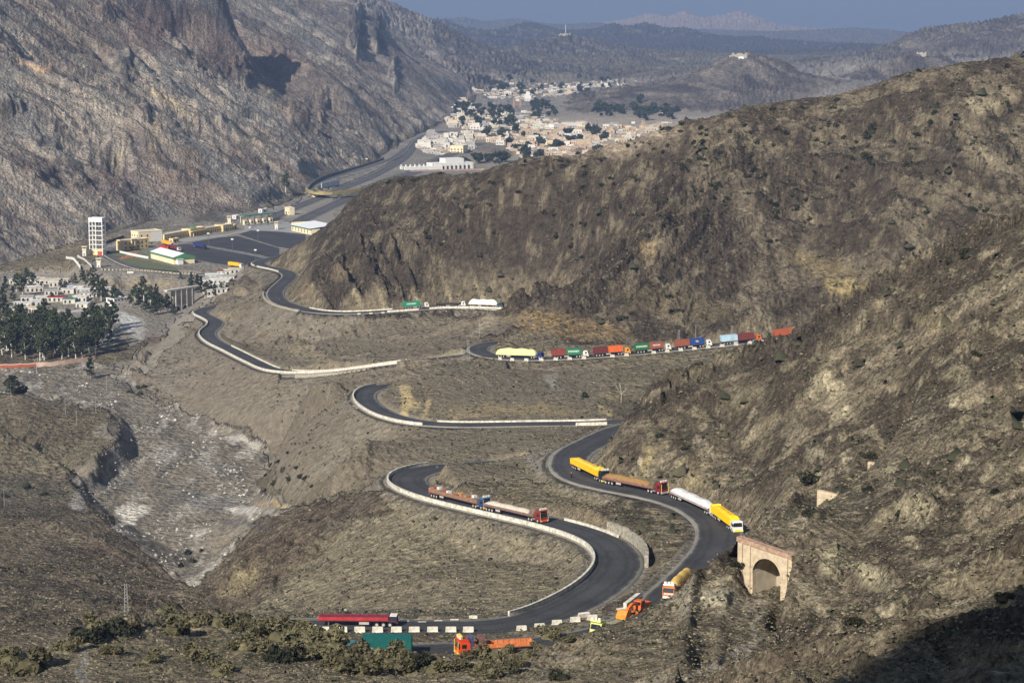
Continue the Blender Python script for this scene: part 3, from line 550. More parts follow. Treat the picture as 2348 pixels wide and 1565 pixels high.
# left brown hill
lh = (inpoly([(-500,1085),(150,1085),(440,1350),(400,1420),(100,1490),(-500,1500)], U, V)).astype(np.float32); lerp((.130, .104, .080), lh*.7); lerp((.055, .045, .037), lh*sstep(.02, .1, rk)*.65); lerp((.21, .18, .13), lh*sstep(.12, .2, -rk2)*.5)
# river plain
rv = (inpoly([(-600,850),(0,845),(230,830),(300,850),(330,905),(520,975),(640,1045),(590,1120),(720,1165),(600,1190),(440,1360),(300,1240),(150,1090),(270,1010),(240,940),(0,900),(-600,900)], U, V) & (YY > 640)).astype(np.float32)
lerp((.225, .198, .158), rv*.9); lerp((.125, .115, .10), rv*sstep(.0, .25, fbm(XX/12, YY/34, 5, 104, .6))*.75); lerp((.42, .39, .34), rv*sstep(.08, .3, fbm(XX/15, YY/60, 5, 108, .6))*.7)
lerp((.62, .60, .56), rv*sstep(.30, .42, fbm(XX/2.4, YY/9, 3, 106))*sstep(.08, .3, fbm(XX/22, YY/55, 3, 107))*.85)
# settlement floor, terminal platform and valley
gr = (inpoly([(-500,640),(160,620),(300,560),(560,500),(760,430),(760,600),(560,620),(440,730),(270,800),(280,840),(-500,850)], U, V) & (YY > 1250)).astype(np.float32)*(1-sstep(.16, .30, SL)*(U_ > 560)); lerp((.230, .210, .180), gr*.85); con -= gr*.55
vy = sstep(1650, 1900, YY)*(1-sstep(5200, 5800, YY))*(1-sstep(.09, .16, SL))*(1-lm); lerp((.235, .215, .190), vy*.85); lerp((.40, .34, .27), vy*sstep(1000, 1250, U_)*(1-sstep(310, 400, V_)*0)*sstep(255, 275, V_)*.55); con -= vy*.5
lerp((.33, .30, .26), vy*sstep(.1, .3, med)*.5)
# dust beside the roads
lerp((.250, .232, .200), RM*.85); con -= RM*.6
# far ranges lose their olive; tone steps by distance paint in haze layers
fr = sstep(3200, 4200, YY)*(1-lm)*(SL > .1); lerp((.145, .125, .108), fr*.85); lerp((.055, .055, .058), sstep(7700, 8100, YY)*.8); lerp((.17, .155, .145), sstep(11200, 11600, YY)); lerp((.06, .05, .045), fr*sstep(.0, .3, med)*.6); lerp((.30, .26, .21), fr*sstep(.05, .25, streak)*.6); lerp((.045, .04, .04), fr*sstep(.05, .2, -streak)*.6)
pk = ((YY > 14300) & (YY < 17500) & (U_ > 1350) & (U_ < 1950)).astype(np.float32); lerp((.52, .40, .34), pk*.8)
PATCH = [
 # px, py, rx, ry, rotation, colour, strength   (outcrops and soils; dark patches on cliffs and creases paint in their shade)
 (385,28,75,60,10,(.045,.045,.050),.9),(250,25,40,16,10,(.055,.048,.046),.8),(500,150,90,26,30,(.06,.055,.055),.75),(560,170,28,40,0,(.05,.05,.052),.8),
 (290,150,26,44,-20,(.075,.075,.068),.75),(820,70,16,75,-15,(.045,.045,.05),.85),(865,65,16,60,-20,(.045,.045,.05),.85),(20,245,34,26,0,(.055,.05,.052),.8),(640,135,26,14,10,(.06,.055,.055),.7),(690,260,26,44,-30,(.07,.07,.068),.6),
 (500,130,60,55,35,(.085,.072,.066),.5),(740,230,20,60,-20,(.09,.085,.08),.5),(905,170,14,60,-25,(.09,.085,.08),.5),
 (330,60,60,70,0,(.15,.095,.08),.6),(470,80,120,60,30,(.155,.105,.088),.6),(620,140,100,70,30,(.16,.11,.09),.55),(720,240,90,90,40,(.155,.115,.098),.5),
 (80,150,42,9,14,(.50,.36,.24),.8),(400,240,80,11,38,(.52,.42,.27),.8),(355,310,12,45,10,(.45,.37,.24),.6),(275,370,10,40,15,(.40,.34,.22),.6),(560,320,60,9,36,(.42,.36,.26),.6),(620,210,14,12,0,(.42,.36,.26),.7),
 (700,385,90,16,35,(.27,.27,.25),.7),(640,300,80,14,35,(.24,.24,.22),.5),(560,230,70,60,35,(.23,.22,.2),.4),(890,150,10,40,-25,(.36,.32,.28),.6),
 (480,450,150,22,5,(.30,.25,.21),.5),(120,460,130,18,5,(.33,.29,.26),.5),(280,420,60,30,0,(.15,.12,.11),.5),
 (470,495,70,16,4,(.075,.067,.055),.8),(300,522,120,9,-8,(.14,.125,.105),.6),(150,545,60,10,-10,(.13,.12,.1),.5),
 (1490,572,26,24,20,(.34,.26,.15),.8),(1110,425,24,14,0,(.15,.13,.09),.5),(1200,650,60,20,10,(.17,.145,.1),.5),(780,625,34,30,0,(.24,.19,.12),.7),(1050,640,40,26,0,(.17,.145,.1),.6),(700,660,20,26,0,(.24,.19,.12),.6),
 (1300,745,170,32,8,(.26,.19,.10),.7),(1240,735,60,22,0,(.26,.18,.09),.5),(1560,700,160,40,10,(.165,.135,.085),.6),(1930,655,50,26,5,(.42,.33,.16),.8),(1880,610,90,30,20,(.235,.185,.10),.6),
 (2270,240,50,24,-10,(.38,.33,.22),.7),(2270,360,80,34,25,(.40,.34,.23),.6),(2110,325,60,12,25,(.33,.28,.19),.5),(1760,335,40,16,30,(.27,.23,.15),.6),(1640,380,50,20,20,(.24,.20,.13),.5),
 (2300,350,40,20,30,(.05,.045,.045),.6),(2180,350,70,20,20,(.065,.055,.05),.5),(1950,380,120,30,15,(.075,.062,.05),.5),(1600,390,60,26,20,(.07,.06,.05),.5),
 (960,905,60,14,-20,(.16,.12,.08),.5),(935,920,24,44,15,(.55,.43,.22),.85),(980,935,8,26,5,(.48,.37,.18),.7),(1180,940,190,16,0,(.30,.235,.13),.75),(1060,950,60,10,0,(.4,.32,.2),.5),(1390,940,14,12,0,(.50,.40,.22),.8),(1410,905,50,10,0,(.30,.24,.14),.6),
 (640,770,60,40,20,(.22,.185,.13),.5),(700,800,60,30,20,(.27,.23,.15),.6),(1110,745,40,12,-35,(.34,.29,.21),.6),(560,770,40,26,40,(.12,.095,.07),.5),
 (1480,1060,14,50,5,(.42,.34,.17),.7),(1590,1090,40,46,10,(.26,.215,.13),.6),(1440,1000,60,60,0,(.135,.108,.08),.5),(1570,1000,24,36,0,(.07,.062,.045),.7),
 (1900,880,46,30,25,(.48,.42,.28),.75),(1910,930,60,30,25,(.38,.33,.22),.6),(1870,1040,40,24,20,(.36,.32,.23),.6),(1830,1000,40,20,10,(.3,.26,.18),.5),(2100,1160,50,46,40,(.42,.37,.25),.65),(1900,1290,36,50,20,(.38,.34,.22),.6),(2000,1320,70,30,30,(.40,.36,.24),.55),(2200,860,40,24,30,(.34,.3,.19),.5),(2150,740,70,20,15,(.25,.21,.12),.5),
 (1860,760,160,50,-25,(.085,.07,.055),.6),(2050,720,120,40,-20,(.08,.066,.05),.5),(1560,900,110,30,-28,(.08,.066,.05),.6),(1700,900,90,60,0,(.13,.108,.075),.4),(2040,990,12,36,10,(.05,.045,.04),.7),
 (1560,1370,60,60,40,(.40,.36,.27),.45),(1640,1370,60,26,0,(.45,.41,.3),.6),(1600,1530,90,50,0,(.17,.14,.1),.6),(1350,1520,110,34,5,(.17,.145,.1),.5),(1290,1505,60,14,0,(.24,.21,.17),.5),(1240,1550,40,30,0,(.22,.19,.15),.5),(1650,1515,120,13,-30,(.33,.30,.24),.9),(1500,1562,80,14,-14,(.30,.27,.215),.7),(1735,1440,16,80,22,(.34,.30,.235),.85),(1722,1385,34,22,0,(.36,.31,.24),.7),
 (1320,322,230,42,0,(.44,.36,.27),.7),(1450,300,120,20,0,(.46,.38,.28),.6),(1310,1090,0,0,0,(0,0,0),0),(1240,1050,46,34,0,(.22,.205,.18),.8),(1440,1205,60,24,30,(.16,.145,.105),.5),(1260,1130,120,30,15,(.20,.172,.115),.6),
 (300,1175,44,20,-10,(.62,.58,.50),.95),(290,1200,26,9,0,(.58,.55,.48),.9),(250,1110,60,12,-6,(.13,.135,.14),.6),(560,1170,60,14,0,(.58,.56,.52),.6),(470,1150,80,20,0,(.15,.15,.145),.6),(560,1200,70,14,5,(.10,.10,.105),.7),(625,1155,36,8,10,(.40,.31,.17),.8),(180,1150,20,30,-45,(.5,.48,.45),.5),(380,1040,40,30,0,(.40,.37,.33),.5),(560,1010,60,8,5,(.52,.49,.44),.6),(480,1070,40,26,0,(.38,.36,.32),.4),(250,990,30,20,0,(.4,.37,.32),.4),
 (265,985,12,34,-20,(.09,.075,.06),.8),(220,1050,50,16,-20,(.10,.085,.065),.6),(230,1270,70,30,20,(.10,.075,.06),.5),(350,1350,60,50,0,(.09,.07,.055),.5),  # first patch paints the shadow on the hillock's cliff edge
 (550,1330,30,60,45,(.33,.28,.16),.5),(555,1310,10,10,0,(.45,.38,.24),.6),(930,1405,330,12,0,(.095,.088,.072),.7),(560,1418,50,7,0,(.28,.26,.21),.7),
 (590,1490,260,50,-5,(.13,.118,.07),.6),(100,1545,60,30,0,(.16,.14,.1),.5),(190,1535,18,40,0,(.34,.32,.28),.7),
 (130,1050,120,40,-10,(.185,.165,.115),.5),(60,1130,120,40,0,(.13,.125,.095),.5),
 (400,850,100,50,-45,(.20,.185,.155),.4),(260,760,60,14,-20,(.45,.44,.42),.7),(300,745,60,26,35,(.52,.52,.50),.8),(200,735,60,16,-12,(.50,.50,.48),.8),(330,815,40,20,-30,(.15,.12,.09),.5),(340,775,34,24,35,(.16,.12,.09),.8),
 (330,650,110,10,0,(.26,.205,.13),.7),(340,590,80,16,20,(.15,.16,.10),.75),(300,583,24,8,0,(.35,.17,.08),.7),(255,560,30,14,-20,(.38,.38,.39),.6),(420,625,60,14,5,(.17,.15,.12),.5),
 (1220,740,12,10,0,(.3,.26,.2),.4),(760,400,70,10,-18,(.20,.195,.18),.4),(770,435,60,7,0,(.30,.24,.13),.8),(1130,345,60,26,0,(.15,.125,.10),.8),(1335,348,50,16,0,(.16,.13,.1),.8),(1270,880,14,34,-20,(.55,.53,.5),.25),
]
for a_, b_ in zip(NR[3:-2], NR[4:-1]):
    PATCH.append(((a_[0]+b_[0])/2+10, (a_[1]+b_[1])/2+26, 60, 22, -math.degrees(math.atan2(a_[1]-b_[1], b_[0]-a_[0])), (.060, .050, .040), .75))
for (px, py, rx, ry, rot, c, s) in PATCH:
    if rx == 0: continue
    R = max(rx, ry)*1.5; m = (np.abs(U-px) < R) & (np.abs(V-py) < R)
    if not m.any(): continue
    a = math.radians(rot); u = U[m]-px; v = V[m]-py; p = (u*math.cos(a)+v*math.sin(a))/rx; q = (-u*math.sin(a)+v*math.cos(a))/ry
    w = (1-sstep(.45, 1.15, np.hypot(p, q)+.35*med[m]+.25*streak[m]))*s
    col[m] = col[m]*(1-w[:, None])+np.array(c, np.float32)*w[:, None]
col *= (1+.16*gnoise(XX/2.2, YY/3.0, 120))[..., None]
col *= np.where(lm[..., None] > 0, 1.0, 1.0)*np.ones(3, np.float32); con -= .38*lm+.35*rv+.18*sl+.12*sb; con = np.clip(con, .15, 1)
grain = np.clip(np.log(YY/500.)/math.log(5.0), 0, 1)
def sheet(name, j0, j1, mt, kind='structure'):
    X = XX[j0:j1].ravel(); Y = YY[j0:j1].ravel(); Z = ZZ[j0:j1].ravel(); n = j1-j0
    me = bpy.data.meshes.new(name); me.vertices.add(len(X)); me.vertices.foreach_set('co', np.stack([X, Y, Z], 1).astype(np.float32).ravel())
    a = (np.arange(n-1)[:, None]*nT+np.arange(nT-1)[None, :]).ravel(); q = np.stack([a, a+1, a+nT+1, a+nT], 1).astype(np.int32)
    me.loops.add(q.size); me.polygons.add(len(q)); me.loops.foreach_set('vertex_index', q.ravel()); me.polygons.foreach_set('loop_start', np.arange(0, q.size, 4, dtype=np.int32))
    me.update(calc_edges=True)
    ca = me.color_attributes.new('tone', 'FLOAT_COLOR', 'POINT'); cc = np.ones((len(X), 4), np.float32); cc[:, :3] = np.clip(col[j0:j1].reshape(-1, 3), .01, .9); ca.data.foreach_set('color', cc.ravel())
    for nm, arr in (('grain', grain), ('contrast', con)):
        at = me.attributes.new(nm, 'FLOAT', 'POINT'); at.data.foreach_set('value', arr[j0:j1].ravel().astype(np.float32))
    me.polygons.foreach_set('use_smooth', np.ones(len(q), bool)); me.materials.append(mt)
    o = bpy.data.objects.new(name, me); C.objects.link(o); o['kind'] = kind; return o
js = [0, int(np.searchsorted(ll, math.log(5800))), nR]
sheet('terrain', js[0], js[1]+1, terrain_mat('ground_rock', 1.0, 4.5)); sheet('distant_hills', js[1], nR, terrain_mat('far_rock', 16.0, 16.0))

# the slope between the viewpoint and the first row of the terrain
cols = np.arange(0, nT, 12); nr_ = 24; V = []
rg0 = np.random.default_rng(4)
for k in range(nr_):
    q = k/(nr_-1); d_ = 168.0-190.0*q
    for i in cols: V.append((tt[i]*168.0*(1+1.6*q), d_, float(ZZ[0, i])*(1-q)-7.0*q-(1.2*math.sin(math.pi*q))*(1+rg0.random())))
nc = len(cols); fme = bpy.data.meshes.new('viewpoint_slope'); fme.from_pydata(V, [], [(k*nc+i, k*nc+i+1, (k+1)*nc+i+1, (k+1)*nc+i) for k in range(nr_-1) for i in range(nc-1)])
ca = fme.color_attributes.new('tone', 'FLOAT_COLOR', 'POINT'); ca.data.foreach_set('color', np.tile(np.array([.15, .125, .09, 1], np.float32), len(V)))
for nm_, vv in (('grain', 0.0), ('contrast', 1.0)): fme.attributes.new(nm_, 'FLOAT', 'POINT').data.foreach_set('value', np.full(len(V), vv, np.float32))
fme.materials.append(bpy.data.materials['ground_rock']); fo = bpy.data.objects.new('viewpoint_slope', fme); C.objects.link(fo); fo['kind'] = 'structure'
# ------------------------------------------------------------------ road ribbons
def tag(o, label=None, cat=None, group=None, kind=None):
    if label: o['label'] = label
    if cat: o['category'] = cat
    if group: o['group'] = group
    if kind: o['kind'] = kind
    return o
def meshobj(name, verts, faces, m, parent=None, smooth=False, mi=None):
    me = bpy.data.meshes.new(name); me.from_pydata([tuple(map(float, v)) for v in verts], [], faces)
    for q in (m if isinstance(m, (list, tuple)) else [m]): me.materials.append(q)
    if mi is not None: me.polygons.foreach_set('material_index', mi)
    if smooth: me.polygons.foreach_set('use_smooth', [True]*len(me.polygons))
    me.update(); o = bpy.data.objects.new(name, me); C.objects.link(o)
    if parent is not None: o.parent = parent
    return o
def empty(name, loc=(0, 0, 0), rz=0.0, ry=0.0, rx=0.0):
    o = bpy.data.objects.new(name, None); C.objects.link(o); o.empty_display_size = .5; o.location = loc; o.rotation_euler = (rx, ry, rz); return o
def frame(P):
    T = np.gradient(P[:, :2], axis=0); T /= np.linalg.norm(T, axis=1)[:, None]+1e-9; return T, np.stack([-T[:, 1], T[:, 0]], 1)
def road_mat(name, base, dust, gravel=False):
    m = bpy.data.materials.new(name); m.use_nodes = True; nt = m.node_tree; N = nt.nodes.new; L = nt.links.new; b = nt.nodes['Principled BSDF']; b.inputs['Roughness'].default_value = .82; b.inputs['Specular IOR Level'].default_value = .25
    at = N('ShaderNodeAttribute'); at.attribute_name = 'across'; g = N('ShaderNodeNewGeometry')
    n1 = N('ShaderNodeTexNoise'); n1.inputs['Scale'].default_value = .25; n1.inputs['Detail'].default_value = 6; L(g.outputs['Position'], n1.inputs['Vector'])
    n2 = N('ShaderNodeTexNoise'); n2.inputs['Scale'].default_value = 2.5; n2.inputs['Detail'].default_value = 4; L(g.outputs['Position'], n2.inputs['Vector'])
    # across: 0 at the middle, 1 at the asphalt's edge, >1 dusty shoulder
    a = N('ShaderNodeMath'); a.operation = 'MULTIPLY_ADD'; L(n1.outputs['Fac'], a.inputs[0]); a.inputs[1].default_value = .36; L(at.outputs['Fac'], a.inputs[2])
    r = N('ShaderNodeValToRGB'); L(a.outputs[0], r.inputs['Fac'])
    e = r.color_ramp.elements; e[0].position = 0; e[0].color = (*[c*1.18 for c in base], 1); e[1].position = 1; e[1].color = (*dust, 1)
    for p, c in ((.38, 1.1), (.52, .78), (.66, 1.1), (.8, .8), (.93, 1.25)): q = e.new(p*.93); q.color = (*[c*x for x in base], 1)
    n3 = N('ShaderNodeTexNoise'); n3.inputs['Scale'].default_value = .09; n3.inputs['Detail'].default_value = 5; L(g.outputs['Position'], n3.inputs['Vector']); av = N('ShaderNodeMath'); av.operation = 'MULTIPLY_ADD'; L(n3.outputs['Fac'], av.inputs[0]); av.inputs[1].default_value = .8; sb_ = N('ShaderNodeMath'); sb_.operation = 'SUBTRACT'; L(n2.outputs['Fac'], sb_.inputs[0]); sb_.inputs[1].default_value = .4; L(sb_.outputs[0], av.inputs[2]); x = N('ShaderNodeMapRange'); L(av.outputs[0], x.inputs['Value']); x.inputs['From Min'].default_value = .3; x.inputs['From Max'].default_value = .7; x.inputs['To Min'].default_value = .72; x.inputs['To Max'].default_value = 1.35
    v = N('ShaderNodeVectorMath'); v.operation = 'SCALE'; L(r.outputs['Color'], v.inputs[0]); L(x.outputs['Result'], v.inputs['Scale']); L(v.outputs[0], b.inputs['Base Color'])
    return m
M_ASPH = road_mat('asphalt', (.050, .050, .053), (.205, .190, .162)); M_HWY = road_mat('old_asphalt', (.085, .083, .084), (.27, .25, .22)); M_TRACK = road_mat('gravel', (.36, .34, .31), (.30, .27, .23))
def ribbon(name, P, w, m, sh=1.1, label=None):
    T, Nn = frame(P); u = [-(w+sh+.4), -(w+sh), -(w+.15), -w*.8, -w*.5, -w*.2, 0, w*.2, w*.5, w*.8, w+.15, w+sh, w+sh+.4]
    V = []; A_ = []
    for p, n in zip(P, Nn):
        for q in u:
            d = abs(q); z = p[2]-(.0 if d < w+.1 else .03 if d < w+sh-.1 else .06 if d <= w+sh+.01 else .8); V.append((p[0]+n[0]*q, p[1]+n[1]*q, z)); A_.append(min(d/w*.68, 1.0) if d <= w+.2 else 1.05)
    K = len(u); F_ = [(i*K+j, i*K+j+1, (i+1)*K+j+1, (i+1)*K+j) for i in range(len(P)-1) for j in range(K-1)]
    o = meshobj(name, V, F_, m, smooth=True); at = o.data.attributes.new('across', 'FLOAT', 'POINT'); at.data.foreach_set('value', np.array(A_, np.float32)); o['kind'] = 'structure'; return o
for k in 'ABCDEF': ribbon('mountain_road', ROAD[k][1], ROAD[k][0]-1.0, M_ASPH)
for k in ('H1', 'H2', 'N', 'M'): ribbon('highway' if k[0] == 'H' else 'access_road', ROAD[k][1], ROAD[k][0], M_HWY)
ribbon('gravel_track', ROAD['W'][1], 4.5, M_TRACK)
# ------------------------------------------------------------------ building kit
class MB:
    def __init__(s): s.v = []; s.f = []; s.m = []
    def add(s, vs, fs, mi=0):
        n = len(s.v); s.v += [tuple(v) for v in vs]; s.f += [tuple(n+i for i in f) for f in fs]; s.m += [mi]*len(fs); return s
    def box(s, x0, x1, y0, y1, z0, z1, mi=0, taper=0, tx=None):
        t = taper; a = t if tx is None else tx
        vs = [(x0,y0,z0),(x1,y0,z0),(x1,y1,z0),(x0,y1,z0),(x0+a,y0+t,z1),(x1-a,y0+t,z1),(x1-a,y1-t,z1),(x0+a,y1-t,z1)]
        return s.add(vs, [(0,3,2,1),(4,5,6,7),(0,1,5,4),(1,2,6,5),(2,3,7,6),(3,0,4,7)], mi)
    def prism(s, poly, y0, y1, mi=0):       # xz outline extruded along y
        n = len(poly); vs = [(x, y0, z) for x, z in poly]+[(x, y1, z) for x, z in poly]
        return s.add(vs, [tuple(range(n)), tuple(range(2*n-1, n-1, -1))]+[(i, i+n, (i+1) % n+n, (i+1) % n) for i in range(n)], mi)
    def cyl(s, x, y, z, r, w, n=14, axis='y', mi=0, r2=None):
        r2 = r if r2 is None else r2; vs = []
        for k, (q, rr) in enumerate(((-w/2, r), (w/2, r2))):
            for i in range(n):
                a = 2*math.pi*i/n; c, d = rr*math.cos(a), rr*math.sin(a)
                vs.append((x+c, y+q, z+d) if axis == 'y' else (x+c, y+d, z+q) if axis == 'z' else (x+q, y+c, z+d))
        return s.add(vs, [tuple(range(n)), tuple(range(2*n-1, n-1, -1))]+[(i, i+n, (i+1) % n+n, (i+1) % n) for i in range(n)], mi)
    def bar(s, p, q, r, n=5, mi=0, r2=None):
        p = Vector(p); q = Vector(q); d = (q-p).normalized(); a = d.orthogonal().normalized(); b = d.cross(a); r2 = r if r2 is None else r2
        vs = [p+(a*math.cos(6.2832*i/n)+b*math.sin(6.2832*i/n))*r for i in range(n)]+[q+(a*math.cos(6.2832*i/n)+b*math.sin(6.2832*i/n))*r2 for i in range(n)]
        return s.add(vs, [tuple(range(n)), tuple(range(2*n-1, n-1, -1))]+[(i, (i+1) % n, (i+1) % n+n, i+n) for i in range(n)], mi)
    def obj(s, name, m, parent=None, smooth=False):
        o = meshobj(name, s.v, s.f, m, parent, smooth, s.m if isinstance(m, (list, tuple)) else None)
        bm = bmesh.new(); bm.from_mesh(o.data); bmesh.ops.recalc_face_normals(bm, faces=bm.faces); bm.to_mesh(o.data); bm.free(); return o
_mats = {}
def M(col, rough=.6, noise=.16, nscale=1.1, spec=.3, metal=0, bump=0):
    k = (col, rough, noise, nscale, metal, bump)
    if k not in _mats: _mats[k] = mat('paint', col, rough, metal, noise, nscale, bump, spec)
    return _mats[k]
WHITE = (.74, .72, .66); WALLW = mat('whitewash', (.62, .58, .49), .85, noise=.38, nscale=.9, bump=.15); STONE = mat('masonry', (.34, .31, .25), .9, noise=.45, nscale=1.3, bump=.3)
DARK = M((.03, .03, .032)); TYRE = M((.022, .022, .024), .9); RIM = M((.45, .43, .40), .5); GLASS = M((.015, .02, .025), .12, 0, 1, .5); STEEL = M((.12, .11, .10), .6)
def copy_tree(o, parent=None):
    c = o.copy(); C.objects.link(c); c.parent = parent
    for ch in list(o.children): copy_tree(ch, c)
    return c
def wheel_mesh(r=.52, w=.36):
    a = MB().cyl(0, 0, 0, r, w, 16); b = MB().cyl(0, 0, 0, r*.56, w+.04, 12)
    return a, b
_wm = {}
def wheel(parent, x, y, r=.52, w=.36, rim=RIM):
    k = (r, w, rim.name)
    if k not in _wm:
        a, b = wheel_mesh(r, w); o = a.obj('wheel', TYRE, parent); q = b.obj('rim', rim, o); _wm[k] = (o.data, q.data)
    else:
        o = bpy.data.objects.new('wheel', _wm[k][0]); C.objects.link(o); o.parent = parent; q = bpy.data.objects.new('rim', _wm[k][1]); C.objects.link(q); q.parent = o
    o.location = (x, y, r); return o
def text_mesh(body, size, name='lettering', m=None, parent=None):
    cu = bpy.data.curves.new('t', 'FONT'); cu.body = body; cu.size = size; cu.extrude = .012; cu.align_x = 'CENTER'; cu.align_y = 'CENTER'; cu.offset = size*.02
    t = bpy.data.objects.new('t', cu); C.objects.link(t); dg = bpy.context.evaluated_depsgraph_get(); me = bpy.data.meshes.new_from_object(t.evaluated_get(dg)); bpy.data.objects.remove(t); me.name = name
    me.materials.clear(); me.materials.append(m or M((.8, .8, .78))); o = bpy.data.objects.new(name, me); C.objects.link(o)
    if parent is not None: o.parent = parent
    return o
def road_i(k, px, py):
    P = ROAD[k][1]; u, v = proj(P[:, 0], P[:, 1], P[:, 2]); return int(np.argmin((u-px)**2+((v-py)*1.3)**2))
def place(root, rear, front, dz=.02):
    r, f = Vector(rear), Vector(front); x = (f-r).normalized(); y = Vector((0, 0, 1)).cross(x).normalized(); z = x.cross(y)
    root.matrix_world = Matrix.Translation(f+z*dz) @ Matrix((x, y, z)).transposed().to_4x4(); return (f-r).length
def lane(k, i, off):
    P = ROAD[k][1]; T, Nn = frame(P); i = max(0, min(len(P)-1, i)); return (P[i][0]+Nn[i][0]*off, P[i][1]+Nn[i][1]*off, P[i][2])
# ---- lorries: x forward, origin under the front bumper
def cab(root, c, trim=(.7, .6, .1), crown=None, roofbox=None, tall=False, deco=False):
    b = MB(); h = 3.0 if tall else 2.8
    b.prism([(-.02, .55), (-.02, 1.45), (-.30, h-.25), (-.55, h), (-2.05, h-.04), (-2.25, h-.35), (-2.25, .6), (-1.75, .6), (-1.65, 1.05), (-.85, 1.05), (-.75, .55)], -1.22, 1.22)
    o = b.obj('cab', M(c, .35, .06), root)
    g = MB(); g.add([(-.015, -1.08, 1.55), (-.015, 1.08, 1.55), (-.295, 1.02, h-.33), (-.295, -1.02, h-.33)], [(0, 1, 2, 3)]); g.add([(x-.02, y, z) for x, y, z in g.v[:4]], [(3, 2, 1, 0)])
    g.v = [(x+.03, y, z) for x, y, z in g.v]; g.obj('windscreen', GLASS, root)
    for s in (-1, 1):
        d = MB(); d.box(-1.5, -.6, s*1.225-.01, s*1.225+.01, 1.6, h-.45); d.obj('side_window', GLASS, root)
        d = MB(); d.box(.02, .10, s*1.30-.12, s*1.30+.12, 1.7, 2.3); d.obj('mirror', DARK, root)
    MB().box(-.1, .18, -1.25, 1.25, .35, .85).obj('bumper', M(trim, .4), root)
    for s in (-1, 1): MB().box(.18, .21, s*.95-.16, s*.95+.16, .5, .72).obj('headlight', M((.8, .78, .7), .2), root)
    if crown:
        q = MB(); q.prism([(-.35, h-.05), (.05, h+.25), (.0, h+.55), (-1.9, h+.35), (-2.1, h)], -1.15, 1.15); q.obj('roof_crown', M(crown, .4), root)
        q = MB()
        for t in (-.75, 0, .75): q.prism([(-.2, h+.4), (-.1, h+.98), (-.4, h+1.02), (-.5, h+.4)], t-.26, t+.26)
        q.obj('crown_panel', M(WHITE, .4), root)
    if deco:
        for s in (-1, 1): MB().box(.12, .22, s*1.18-.05, s*1.18+.05, .5, h+.1).obj('marker_pole', M(deco if isinstance(deco, tuple) else (.75, .6, .15), .5), root)
    return o
def tractor(root, c, L=4.9, **kw):
    cab(root, c, **kw); MB().box(-L-1.0, -1.2, -.45, .45, .62, .92).obj('chassis', DARK, root)
    MB().cyl(-2.95, -.95, .75, .32, 1.0, 12, 'x').obj('fuel_tank', M((.35, .34, .32), .35, metal=.5), root)
    for x in (-1.25, -3.9, -5.15):
        for s in (-1, 1): wheel(root, x, s*1.02, rim=RIM)
def trailer_gear(root, rear, n=3, rim=RIM):
    for k in range(n):
        for s in (-1, 1): wheel(root, rear+1.4+1.32*k, s*1.02, rim=rim)
def flatbed(root, L, c=(.16, .07, .05), rail=.0, x0=-3.1, stripes=None):
    b = MB(); b.box(-L, x0, -1.25, 1.25, 1.22, 1.42); b.box(-L+.2, x0-.3, -.42, .42, .92, 1.22)
    o = b.obj('trailer_bed', M(c, .7, .25), root)
    if rail:
        r = MB()
        for s in (-1, 1): r.box(-L, x0, s*1.25-.03, s*1.25+.03, 1.42, 1.42+rail)
        r.box(-L, -L+.06, -1.22, 1.22, 1.42, 1.42+rail); r.box(x0-.06, x0, -1.22, 1.22, 1.42, 1.45+rail*1.35)
        for i in range(int((L+x0)/1.1)):
            for s in (-1, 1): r.box(x0-1.1*i-.08, x0-1.1*i, s*1.29-.03, s*1.29+.03, 1.3, 1.42+rail)
        r.obj('side_boards', M(stripes or c, .65, .3, 2), root)
    MB().box(-L+5.6, -L+7.6, -1.15, -1.05, .55, 1.05).obj('side_guard', M((.45, .42, .38)), root); MB().box(-L+5.6, -L+7.6, 1.05, 1.15, .55, 1.05).obj('side_guard', M((.45, .42, .38)), root)
    MB().box(-L-.05, -L+.02, -1.2, 1.2, .75, 1.1).obj('rear_bumper', M((.5, .1, .08)), root)
    trailer_gear(root, -L); return o
def heap(root, x0, x1, z0, h, c, name='tarp_cover', w=1.2, peak=.35, seed=1, rough=.8):
    rng = random.Random(seed); nx, ny = 22, 9; V = []; F_ = []
    for i in range(nx):
        u = i/(nx-1)
        for j in range(ny):
            v = j/(ny-1)*2-1; e = min(1, 8*u, 8*(1-u)); prof = (1-abs(v)**4)*(.75+.25*(1-abs(v))) if peak else 1-abs(v)**6
            V.append((x0+(x1-x0)*u+rng.uniform(-.03, .03), v*w, z0-.05+h*prof*(.35+.65*e**.5)*(1+.07*math.sin(u*19+seed))+(.03*rng.random())))
    F_ = [(i*ny+j, i*ny+j+1, (i+1)*ny+j+1, (i+1)*ny+j) for i in range(nx-1) for j in range(ny-1)]
    n = len(V); V += [(x, y, z0-.08) for x, y, z in V[:]]
    F_ += [(i*ny, (i+1)*ny, (i+1)*ny+n, i*ny+n) for i in range(nx-1)]+[(i*ny+ny-1, i*ny+ny-1+n, (i+1)*ny+ny-1+n, (i+1)*ny+ny-1) for i in range(nx-1)]
    F_ += [(j, j+n, j+1+n, j+1) for j in range(ny-1)]+[((nx-1)*ny+j, (nx-1)*ny+j+1, (nx-1)*ny+j+1+n, (nx-1)*ny+j+n) for j in range(ny-1)]
    o = meshobj(name, V, F_, M(c, rough, .16, 1.2), root, smooth=True)
    bm = bmesh.new(); bm.from_mesh(o.data); bmesh.ops.recalc_face_normals(bm, faces=bm.faces); bm.to_mesh(o.data); bm.free(); return o
